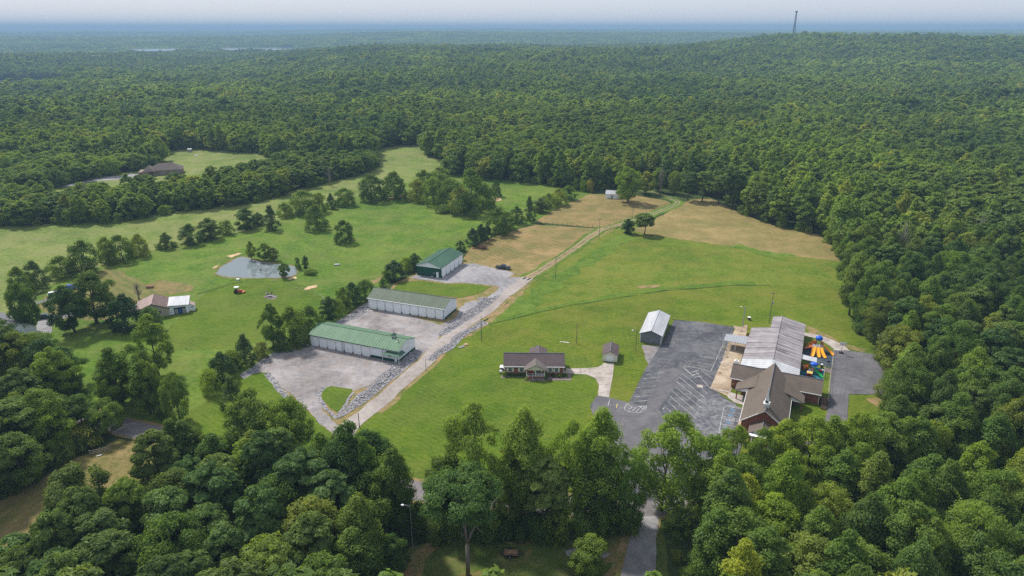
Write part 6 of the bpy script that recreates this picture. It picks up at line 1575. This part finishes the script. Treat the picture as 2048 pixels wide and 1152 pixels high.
for row in [
 ('oak', 194, 647, 546, 88, 'big old oak with a thick visible trunk in the left yard', (1.05, 0.95, 0.9)),
 ('oak', 150, 664, 573, 78, 'dark drooping tree left of the big old oak', DK),
 ('oak', 60, 664, 566, 60, 'tall tree standing in front of the grey roofed house', DK2),
 ('cedar', 253, 660, 588, 58, 'dense dark tree left of the tan garage', (0.62, 0.72, 0.8)),
 ('maple', 304, 664, 614, 46, 'smaller tree below the tan garage', DK2),
 ('maple', 18, 740, 636, 84, 'leafy tree screening the front of the grey roofed house', DK2),
 ('maple', 92, 752, 662, 76, 'leafy tree below the driveway of the grey roofed house', LT),
 ('maple', 318, 752, 630, 66, 'bright green tree in front of the lower meadow', LT),
 ('maple', 286, 800, 692, 68, 'bushy green tree just below the bright meadow tree', (1, 1, 1)),
 ('maple', 360, 842, 744, 52, 'green tree beside the roadside lawn', DK2),
 ('oak', 308, 826, 722, 58, 'dark tree at the lower end of the meadow', DK)]:
    tree_px(row[0], *row[1:5], row[5], YD, row[6])
# pond willows
for row in [
 ('poplar', 503, 519, 482, 20, 'slim willow on the far bank of the pond', (1.1, 1.05, 0.9)),
 ('maple', 530, 521.5, 487, 28, 'yellow green willow leaning over the pond', YL),
 ('maple', 548, 522, 495, 22, 'greyer willow beside the yellow one at the pond', GY),
 ('oak', 569, 555, 526, 25, 'small round tree in front of the pond', (0.9, 1, 0.9)),
 ('bush', 596, 538, 515, 13, 'thin bush at the right tip of the pond', DK2),
 ('cedar', 611, 536, 511, 15, 'dark bush at the right tip of the pond', DK2),
 ('bush', 620, 548, 538, 30, 'low scrub right of the pond', LT)]:
    tree_px(row[0], *row[1:5], row[5], 'trees at the pond', row[6])
tree_px('cedar', 1255, 467, 438, 27, 'dark egg shaped cedar beside the two wheel track', None, (0.62, 0.72, 0.7))
tree_px('pine', 1288, 469, 427, 40, 'open pine with bare lower trunk next to the egg shaped cedar', None, (1.0, 1.0, 0.95))
LN = 'trees where the track enters the woods'
for row in [
 ('oak', 1256, 404, 334, 58, 'tall yellow green tree beside the white shed', (1.15, 1.12, 0.8)),
 ('oak', 1290, 388, 344, 38, 'yellowish tree right behind the white shed tree', (1.15, 1.1, 0.85)),
 ('maple', 1316, 384, 336, 32, 'green tree left of the track bend', LT),
 ('pine', 1375, 401, 345, 40, 'dark pine with bare trunk right of the track bend', DK),
 ('pine', 1404, 402, 342, 36, 'second pine with bare trunk right of the track bend', LT),
 ('pine', 1437, 409, 350, 34, 'third pine on the hayfield edge', DK2),
 ('pine', 1462, 418, 332, 36, 'tall pine with a long bare trunk on the hayfield edge', (1, 1, 1)),
 ('maple', 1348, 388, 342, 30, 'bright tree behind the track bend', LT),
 ('bush', 1166, 383, 360, 16, 'small bright bush on the wood edge near the white shed', YL),
 ('bush', 1180, 384, 358, 18, 'brownish bush on the wood edge near the white shed', (1.5, 1.0, 0.9))]:
    tree_px(row[0], *row[1:5], row[5], LN, row[6])
# foreground rows
FG = 'tall trees along the road in the foreground'
for row in [
 ('maple', 950, 1052, 800, 124, 'tall broad tree left in the foreground road row', (1, 1, 1)),
 ('poplar', 1056, 1046, 808, 112, 'tall tree second in the foreground road row with a visible trunk', (1.05, 1.05, 1)),
 ('maple', 1130, 1052, 850, 84, 'lower tree third in the foreground road row', (0.95, 1, 0.95)),
 ('poplar', 1196, 1050, 818, 116, 'tall pale tree fourth in the foreground road row', LT),
 ('maple', 1250, 1055, 900, 80, 'lower leafy tree left of the driveway mouth', (0.9, 1, 0.9)),
 ('maple', 1322, 1022, 822, 136, 'tall tree with a long trunk right of the driveway mouth', (0.9, 0.95, 0.85)),
 ('maple', 1405, 1030, 868, 84, 'green tree in front of the handicapped parking stalls', (0.95, 1, 0.9)),
 ('maple', 715, 1040, 850, 100, 'leafy tree at the lane entrance beside the road', (0.95, 1, 0.85)),
 ('poplar', 748, 1045, 872, 64, 'leafy tree on the corner of the house lawn', (0.85, 0.95, 0.85)),
 ('maple', 775, 1075, 950, 60, 'bushy tree at the corner of the shady yard', (0.8, 0.92, 0.85)),
 ('poplar', 655, 1020, 868, 86, 'slender tree left of the lane entrance', (0.95, 1, 0.9)),
 ('oak', 520, 940, 786, 118, 'wide grey green oak beside the lane entrance', GY),
 ('oak', 590, 948, 798, 100, 'dark oak right of the wide grey green one', DK2),
 ('oak', 436, 968, 866, 72, 'oak on the left of the road side group', DK2),
 ('maple', 500, 1000, 878, 96, 'bright round tree below the road side oaks', LT)]:
    tree_px(row[0], *row[1:5], row[5], FG, tuple(1.12*q for q in row[6]))
for i, (bx, by, ty, w, kd) in enumerate([(1462, 985, 852, 72, 'maple'), (1508, 996, 856, 74, 'maple'), (1556, 985, 838, 86, 'maple'), (1606, 990, 832, 92, 'maple'), (1652, 988, 838, 84, 'poplar'), (1700, 985, 830, 90, 'maple'), (1745, 975, 842, 84, 'poplar'), (1790, 965, 836, 84, 'maple'), (1835, 958, 840, 80, 'oak'), (1630, 1020, 890, 80, 'poplar'), (1690, 1022, 885, 84, 'maple'), (1560, 1025, 900, 80, 'maple')]):
    tree_px(kd, bx, by, ty, w, ['first', 'second', 'third', 'fourth', 'fifth', 'sixth', 'seventh', 'eighth', 'ninth', 'tenth', 'eleventh', 'twelfth'][i]+' tree from the handicapped stalls in the row before the church', 'row of trees before the church', [(1.05, 1.05, 0.9), (1.0, 1.0, 0.9), (1.15, 1.1, 0.85)][i % 3])
for i, (bx, by, ty, w) in enumerate([(947, 330, 300, 26), (1224, 300, 270, 14), (1325, 306, 278, 14), (1542, 296, 266, 16), (1604, 292, 266, 16), (660, 268, 246, 16)]):
    tree_px('maple', bx, by, ty, w, ['rust brown tree behind the mid field wood', 'slim rust brown tree in the wood above the white shed', 'rust brown tree in the wood above the track bend', 'rust brown tree in the wood above the right hayfield', 'reddish tree in the upper right wood', 'reddish tree in the wood above the long pasture'][i], 'rust coloured trees in the woods', (0.9, 0.8, 0.8), lod=3)
tree_px('maple', 1176, 1150, 1072, 80, 'small leafy tree in front of the gravel patch', None, (1, 1.0, 0.95))
tree_px('maple', 782, 1156, 1072, 66, 'small tree left of the bottom light pole', None, (0.75, 0.85, 0.8))
for i, (bx, by, ty, w) in enumerate([(60, 888, 786, 84), (118, 880, 790, 78), (170, 872, 792, 74), (215, 868, 800, 66)]):
    tree_px('maple', bx, by, ty, w, ['first', 'second', 'third', 'fourth'][i]+' tree from the left between the road and the dry clearing', 'trees between the road and the dry clearing', (0.95, 1.0, 0.95))
tree_px('oak', 175, 1062, 935, 130, 'sparse grey green tree in the dry clearing', None, (1.0, 1.0, 1.1))
for i, (bx, by, ty, w) in enumerate([(900, 1078, 1015, 60), (960, 1076, 1030, 56), (1010, 1074, 1032, 50), (1070, 1076, 1030, 60), (1110, 1078, 1020, 60), (1160, 1076, 1025, 56), (1205, 1074, 1022, 56), (1248, 1066, 1015, 50), (870, 1084, 1040, 44), (840, 1062, 1005, 50)]):
    tree_px('bush', bx, by, ty, w, 'dark green brush filling the gap under the road row', 'brush under the road row', (0.8, 0.92, 0.8), 'shrub')

for x, y, r, h, lab, colr in SHR: place_tree('bush', x, y, h, r, lab, 'shrub', 'shrubs planted round the buildings', None, colr, z=0.1)
# leafless grey trees standing in the woods
for i, (bx, by, ty, w) in enumerate([(1945, 520, 424, 44), (1790, 560, 432, 40), (1320, 392, 330, 16), (660, 372, 330, 18), (180, 420, 360, 30), (278, 598, 560, 30)]):
    x, y = G(bx, by); h = height_for(x, y, ty); r = w/2*depth_of(x, y, h/2)/FOC
    me, cs, _ = crown_mesh('crown', 31+i, h, r, 0.25, ROUND, 200, 0.3, 46, (0.2, 0.3), 0.9, 'leaf')
    tm = trunk_mesh('trunk', 31+i, h, 0.25, cs, 0.26, 'bark_pale', 46, 0.9)
    o = thing('bare_tree', ['leafless grey tree near the right edge of the woods', 'leafless grey tree behind the right lawn edge', 'bare pale trunk beside the track bend', 'bare grey tree in the belt beside the long pasture', 'leafless grey tree in the belt below the distant house drive', 'leafless shrubby tree behind the tan garage'][i], 'tree', (x, y, 0), 0, 'leafless trees')
    c = bpy.data.objects.new('trunk', tm); c.parent = o; COL.objects.link(c)
    bpy.data.meshes.remove(me)
# big pine in the yard
x, y = G(936, 1150)
hp = height_for(x, y, 948)
bp = thing('pine_tree', 'big old pine with forked bare pale trunk in the foreground yard', 'tree', (x, y, 0))
rp = 78*depth_of(x, y, hp*0.7)/FOC
me, cs, _ = crown_mesh('crown', 909, hp, rp, 0.66, [(0, 0.5), (0.25, 1.0), (0.6, 0.95), (0.85, 0.7), (1, 0.35)], 26000, 0.26, 70, (0.17, 0.28), 0.5, 'needle', 1.9)
c = bpy.data.objects.new('crown', me); c.parent = bp; COL.objects.link(c); c.color = (0.95, 1.05, 0.95, 1)
mb = MB()
z1 = hp*0.33
mb.path([(0, 0, 0), (0.05, 0, z1*0.5), (0, 0, z1)], [0.42, 0.33, 0.30], 10)
mb.path([(0, 0, z1*0.95), (-0.25, 0.1, hp*0.45), (-0.5, 0.2, hp*0.56), (-1.1, 0.2, hp*0.68), (-1.6, 0.3, hp*0.82), (-1.4, 0.3, hp*0.93)], [0.29, 0.25, 0.24, 0.2, 0.14, 0.05], 9)
mb.path([(0, 0, z1*0.95), (0.7, 0.1, hp*0.42), (1.7, 0.2, hp*0.52), (1.75, 0.3, hp*0.62), (2.3, 0.3, hp*0.75), (2.5, 0.4, hp*0.88)], [0.27, 0.22, 0.18, 0.15, 0.11, 0.04], 9)
mb.path([(-0.35, 0.1, hp*0.5), (-0.6, -0.3, hp*0.62), (-0.1, -0.6, hp*0.78)], [0.16, 0.12, 0.05], 6)
rr = random.Random(5)
for k in range(20):
    i = rr.randrange(len(cs)); e = cs[i]; s0 = rr.choice([(-0.5, 0.2, hp*0.56), (-1.1, 0.2, hp*0.68), (1.75, 0.3, hp*0.62), (2.3, 0.3, hp*0.75), (-1.6, 0.3, hp*0.8)])
    m = V(s0, tuple(float(q) for q in e), 0.5); mb.path([s0, (m[0], m[1], m[2]-0.2), tuple(float(q) for q in e)], [0.09, 0.06, 0.02], 5)
mb.path([(-0.3, 0.1, hp*0.42), (-0.9, 0, hp*0.40), (-1.0, -0.1, hp*0.47)], [0.1, 0.07, 0.03], 5)
mb.path([(1.4, 0.2, hp*0.49), (2.4, 0, hp*0.45), (2.9, 0, hp*0.43)], [0.08, 0.06, 0.03], 5)
mb.build('trunk', M['bark_pale'], bp, True)

# ------------------------------------------------------------------ woods
CLEAR = [[(-330, 730), (-330, 445), (60, 452), (240, 445), (340, 428), (520, 405), (640, 370), (740, 345), (757, 332), (745, 303), (800, 290), (842, 290), (858, 315), (905, 320), (895, 348), (985, 358), (1060, 366), (1150, 381), (1215, 380), (1262, 375), (1300, 371), (1345, 380), (1400, 390), (1450, 404), (1482, 428), (1560, 455), (1640, 470), (1656, 490), (1682, 522), (1704, 545), (1692, 600), (1702, 650), (1742, 690), (1770, 705), (1772, 795), (1795, 832), (1770, 880), (1720, 975), (1500, 990), (1335, 990), (1340, 1032), (1270, 1035), (1240, 1030), (880, 1012), (800, 982), (560, 938), (370, 902), (240, 872), (245, 845), (300, 856), (335, 842), (328, 812), (290, 793), (230, 795), (110, 770), (0, 750)],
         [(-200, 1080), (0, 1003), (130, 928), (240, 876), (300, 890), (318, 950), (330, 1000), (300, 1060), (200, 1120), (60, 1175), (-60, 1260), (-260, 1330)],
         [(700, 1360), (760, 1150), (795, 1100), (800, 1040), (815, 985), (880, 1008), (885, 1085), (1000, 1080), (1240, 1080), (1270, 1040), (1345, 1030), (1352, 1100), (1395, 1360)],
         [(322, 300), (400, 298), (520, 308), (570, 330), (545, 348), (460, 372), (370, 384), (250, 398), (110, 414), (60, 402), (125, 370), (262, 344), (322, 330)],
         [(1390, 357), (1420, 347), (1452, 350), (1448, 364), (1410, 366)]]
CLW = [[G(*p) for p in pg] for pg in CLEAR]
rs = np.random.RandomState(11)
def scatter(r0, r1, sp):
    ys = np.arange(50, r1, sp*0.87); P = []
    for j, yy in enumerate(ys):
        w = 0.80*yy+45
        xs = np.arange(-w, w, sp)+(sp/2 if j % 2 else 0)
        P.append(np.stack([xs, np.full_like(xs, yy)], 1))
    P = np.concatenate(P); P += rs.uniform(-0.42, 0.42, P.shape)*sp
    r = np.hypot(P[:, 0], P[:, 1]); P = P[(r >= r0) & (r < r1)]
    keep = np.ones(len(P), bool)
    if r0 < 900:
        for pg in CLW: keep &= ~inside(pg, P[:, 0], P[:, 1])
        keep &= dist_poly(RDW, P[:, 0], P[:, 1], False) > 5.0
        keep &= (P[:, 1] > 64)
    for L in LAKES: keep &= ~(inside(L, P[:, 0], P[:, 1]) | (dist_poly(L, P[:, 0], P[:, 1]) < 6))
    return P[keep]
near = scatter(0, 750, 7.4)
mid = scatter(750, 1500, 8.2)
far = scatter(1500, 3300, 10.5)
patch = scatter(3300, 8500, 42.0)
patch2 = scatter(8500, 15000, 90.0)
def seen(x, y, h):
    u, v = proj(x, y, h); return -40 < u < 2090 and v < 1190
# species patches: broad stands of pines, poplars and mixed oaks
def species(x, y, q):
    n = float(vnoise(x+500, y+300, 90)); m = float(vnoise(x-200, y+900, 240))
    if q < (0.75 if n > 0.68 else 0.10): return 'pine'
    if m > 0.5: return 'poplar' if q < 0.72 else 'maple'
    return 'oak' if q < 0.62 else ('maple' if q < 0.88 else 'poplar')
order = np.argsort(np.hypot(near[:, 0], near[:, 1]))
near = near[order]
ind = 0; rest = []
for x, y in near:
    x, y = float(x), float(y)
    q = float(rs.rand()); kd = species(x, y, q)
    u, v = proj(x, y, 0)
    if v > 1000 and u < 700 and y < 130: kd = 'pine' if rs.rand() < 0.8 else 'maple'       # pine stand, lower left
    elif u > 1330 and v > 980 and kd == 'pine': kd = 'maple'
    k = KIND[kd]; sc = rs.uniform(0.78, 1.12)
    h = k['h']*sc*(0.88 if kd in ('poplar', 'pine') else 1.0); r = k['r']*rs.uniform(0.80, 1.08)
    if u < 470 and 740 < v < 1010: h *= 0.85
    if u < 760 and 330 < v < 452: h *= 0.68; r *= 0.9
    big = y < 330
    if big and ind < 280 and seen(x, y, h*0.8):
        ind += 1
        g = rs.rand()
        col = (1.0+rs.uniform(-0.2, 0.2),)*3
        if g < 0.10: col = (1.18, 1.18, 0.82)
        elif g < 0.30: col = (0.75, 0.85, 0.9)
        elif g < 0.42: col = (0.95, 1.0, 1.05)
        tone = 'yellow green' if g < 0.10 else ('dark green' if g < 0.30 else ('grey green' if g < 0.42 else ('light green' if col[0] > 1 else 'mid green')))
        size = 'tall' if sc > 1.0 else ('small' if sc < 0.87 else 'medium')
        if u > 1330 and v > 960:
            grp = 'trees of the lower right wood'
            lab = 'in the lower right wood '+('beside the gravel driveway' if u < 1480 else ('below the church' if u < 1760 else 'near the right edge'))
        elif u < 900 and v > 880:
            grp = 'trees of the lower left wood'
            lab = 'in the lower left wood '+('near the left edge' if u < 300 else ('behind the dry clearing' if v < 1000 else ('at the bottom' if v > 1120 else 'along the road')))
        elif u < 900:
            grp = 'trees of the left roadside wood'
            lab = 'in the wood left of the road'
        else:
            grp = 'trees of the wood right of the church'
            lab = 'in the right wood '+('by the right parking lot' if v > 680 else ('beside the mown lawn' if v > 575 else 'beside the rough field'))
        lab = size+' '+tone+' '+{'pine': 'pine', 'oak': 'wide oak', 'maple': 'round leafy tree', 'poplar': 'pointed leafy tree'}[kd]+' '+lab
        place_tree(kd, x, y, h, r, lab, 'tree', grp, None, col, lod=0 if y < 260 else 1)
    else:
        rest.append((x, y, h/k['h'], r/k['r'], kd, 1))
PCOL = bpy.data.collections.new('forest_prototypes')
PIDX = {}
def reg(kind, lod):
    for i, (me, tm, k) in enumerate(PROTO[(kind, lod)]):
        m = me
        o = bpy.data.objects.new('wood_%03d' % len(PCOL.objects), m); PCOL.objects.link(o)
        PIDX.setdefault((kind, lod), []).append(len(PCOL.objects)-1)
for kd in ('oak', 'maple', 'poplar', 'pine'):
    for l in (1, 2): reg(kd, l)
# a patch of far canopy: a dozen low crowns
def patch_mesh(seed):
    r_ = np.random.RandomState(seed); V_ = []; T_ = []
    for i in range(24):
        cx_, cy_ = r_.uniform(-24, 24, 2); rr_ = r_.uniform(4.5, 7.5); zz = r_.uniform(9, 15)
        n = 46
        d = r_.normal(size=(n, 3)); d /= np.linalg.norm(d, axis=1, keepdims=True); d[:, 2] = np.abs(d[:, 2])
        pos = np.array([cx_, cy_, zz-rr_*0.6])+d*rr_*r_.uniform(0.75, 1.05, (n, 1))
        nr = d+r_.normal(size=(n, 3))*0.4; nr /= np.linalg.norm(nr, axis=1, keepdims=True)
        ax = np.cross(nr, r_.normal(size=(n, 3))); ax /= np.linalg.norm(ax, axis=1, keepdims=True); bx = np.cross(nr, ax)
        s = rr_*0.33
        V_.append(np.stack([pos-ax*s, pos-bx*s*0.8, pos+ax*s, pos+bx*s*0.8], 1).reshape(-1, 3)); T_.append(np.full(n*4, r_.uniform(0.1, 0.9)))
    Vv = np.concatenate(V_); n = len(Vv)//4
    me = bpy.data.meshes.new('canopy_patch'); me.from_pydata(Vv.tolist(), [], [(4*i, 4*i+1, 4*i+2, 4*i+3) for i in range(n)]); me.update()
    at = me.attributes.new('tint', 'FLOAT', 'POINT'); at.data.foreach_set('value', np.concatenate(T_).astype(np.float32)); me.materials.append(M['leaf']); return me
for i in range(4):
    o = bpy.data.objects.new('wood_%03d' % len(PCOL.objects), patch_mesh(50+i)); PCOL.objects.link(o); PIDX.setdefault('patch', []).append(len(PCOL.objects)-1)
for i, (me, tm, k) in enumerate(PROTO[('bush', 0)]):
    o = bpy.data.objects.new('wood_%03d' % len(PCOL.objects), me); PCOL.objects.link(o); PIDX.setdefault('bush', []).append(len(PCOL.objects)-1)
def instancer(name, rows, label, cat):
    """rows: x, y, z, sx, sz, rot, prototype index"""
    A = np.array(rows, float); n = len(A)
    me = bpy.data.meshes.new(name); me.vertices.add(n); me.vertices.foreach_set('co', A[:, :3].ravel())
    for nm, ty, dat in (('scl', 'FLOAT_VECTOR', np.stack([A[:, 3]*rs.uniform(0.85, 1.18, n), A[:, 3]*rs.uniform(0.85, 1.18, n), A[:, 4]], 1)), ('rot', 'FLOAT_VECTOR', np.stack([A[:, 5]*0, A[:, 5]*0, A[:, 5]], 1))):
        a = me.attributes.new(nm, ty, 'POINT'); a.data.foreach_set('vector', dat.astype(np.float32).ravel())
    a = me.attributes.new('pid', 'INT', 'POINT'); a.data.foreach_set('value', A[:, 6].astype(np.int32))
    o = bpy.data.objects.new(name, me); COL.objects.link(o)
    ng = bpy.data.node_groups.new(name, 'GeometryNodeTree')
    ng.interface.new_socket('Geometry', in_out='INPUT', socket_type='NodeSocketGeometry'); ng.interface.new_socket('Geometry', in_out='OUTPUT', socket_type='NodeSocketGeometry')
    N = ng.nodes; gi = N.new('NodeGroupInput'); go = N.new('NodeGroupOutput')
    ip = N.new('GeometryNodeInstanceOnPoints'); ci = N.new('GeometryNodeCollectionInfo')
    ci.inputs['Collection'].default_value = PCOL; ci.inputs['Separate Children'].default_value = True; ci.inputs['Reset Children'].default_value = True
    def na(nm, ty):
        q = N.new('GeometryNodeInputNamedAttribute'); q.data_type = ty; q.inputs['Name'].default_value = nm; return q.outputs['Attribute']
    e2r = N.new('FunctionNodeEulerToRotation')
    Lk = ng.links.new
    Lk(gi.outputs[0], ip.inputs['Points']); Lk(ci.outputs[0], ip.inputs['Instance']); ip.inputs['Pick Instance'].default_value = True
    Lk(na('pid', 'INT'), ip.inputs['Instance Index']); Lk(na('rot', 'FLOAT_VECTOR'), e2r.inputs[0]); Lk(e2r.outputs[0], ip.inputs['Rotation']); Lk(na('scl', 'FLOAT_VECTOR'), ip.inputs['Scale'])
    Lk(ip.outputs[0], go.inputs[0])
    md = o.modifiers.new('scatter', 'NODES'); md.node_group = ng
    return tag(o, label, cat, None, 'stuff')
rows = []
def pid(kd, lod): return int(rs.choice(PIDX[(kd, lod)]))
for x, y, sh, sr, kd, lod in rest:
    rows.append((x, y, float(terrain(x, y)), sr*1.12, sh, rs.uniform(0, 6.28), pid(kd, lod)))
for P, sz in ((mid, 1.28), (far, 1.58)):
    tz = terrain(P[:, 0], P[:, 1])
    for (x, y), z in zip(P, tz):
        kd = species(x, y, float(rs.rand())); s = rs.uniform(0.7, 1.05) if rs.rand() < 0.85 else rs.uniform(1.05, 1.35)
        s *= 0.8+0.45*float(vnoise(x+77, y-31, 130)); rows.append((x, y, z-1.0, s*sz, s*(sz*0.4+0.42)*(0.85 if kd in ('poplar', 'pine') else 1.0), rs.uniform(0, 6.28), pid(kd, 2)))
instancer('forest', rows, 'unbroken mixed green forest rolling back from the fields to the ridge', 'forest')
tz = terrain(patch[:, 0], patch[:, 1])
instancer('far_forest', [(x, y, z-3, rs.uniform(0.95, 1.25), rs.uniform(0.8, 1.2), rs.uniform(0, 6.28), int(rs.choice(PIDX['patch']))) for (x, y), z in zip(patch, tz)]+[(x, y, z-4, rs.uniform(2.0, 2.8), rs.uniform(0.9, 1.6), rs.uniform(0, 6.28), int(rs.choice(PIDX['patch']))) for (x, y), z in zip(patch2, terrain(patch2[:, 0], patch2[:, 1]))], 'hazy blue forest on the far ridges below the sky', 'forest')
# undergrowth along the wood edges
rows = []
for pg in CLW:
    n = len(pg)
    for i in range(n):
        a, b = pg[i], pg[(i+1) % n]; L = math.dist(a, b)
        for k in range(int(L/1.9)):
            p = V(a, b, rs.rand()); q = (p[0]+rs.normal()*1.6, p[1]+rs.normal()*1.6)
            if any(bool(inside(g, np.array([q[0]]), np.array([q[1]]))[0]) for g in CLW): continue
            if q[1] < 80 or math.hypot(*q) > 740 or float(dist_poly(RDW, [q[0]], [q[1]], False)[0]) < 4.5: continue
            s = rs.uniform(0.45, 1.25); rows.append((q[0], q[1], 0.0, s, s*rs.uniform(0.8, 1.4), rs.uniform(0, 6.28), int(rs.choice(PIDX['bush']))))
instancer('undergrowth', rows, 'low green undergrowth along the edges of the woods', 'undergrowth')

# ------------------------------------------------------------------ air
hz = MB().box(-33000, 33000, -2500, 31500, -70, 142).build('haze', None)
hm = bpy.data.materials.new('haze_air'); hm.use_nodes = True
hn = hm.node_tree; hn.nodes.clear()
ho = hn.nodes.new('ShaderNodeOutputMaterial'); hv = hn.nodes.new('ShaderNodeVolumePrincipled')
hv.inputs['Color'].default_value = (0.32, 0.49, 0.72, 1); hv.inputs['Density'].default_value = 1.8e-4; hv.inputs['Anisotropy'].default_value = 0.0
hn.links.new(hv.outputs[0], ho.inputs['Volume'])
hz.data.materials.append(hm); hz['kind'] = 'stuff'
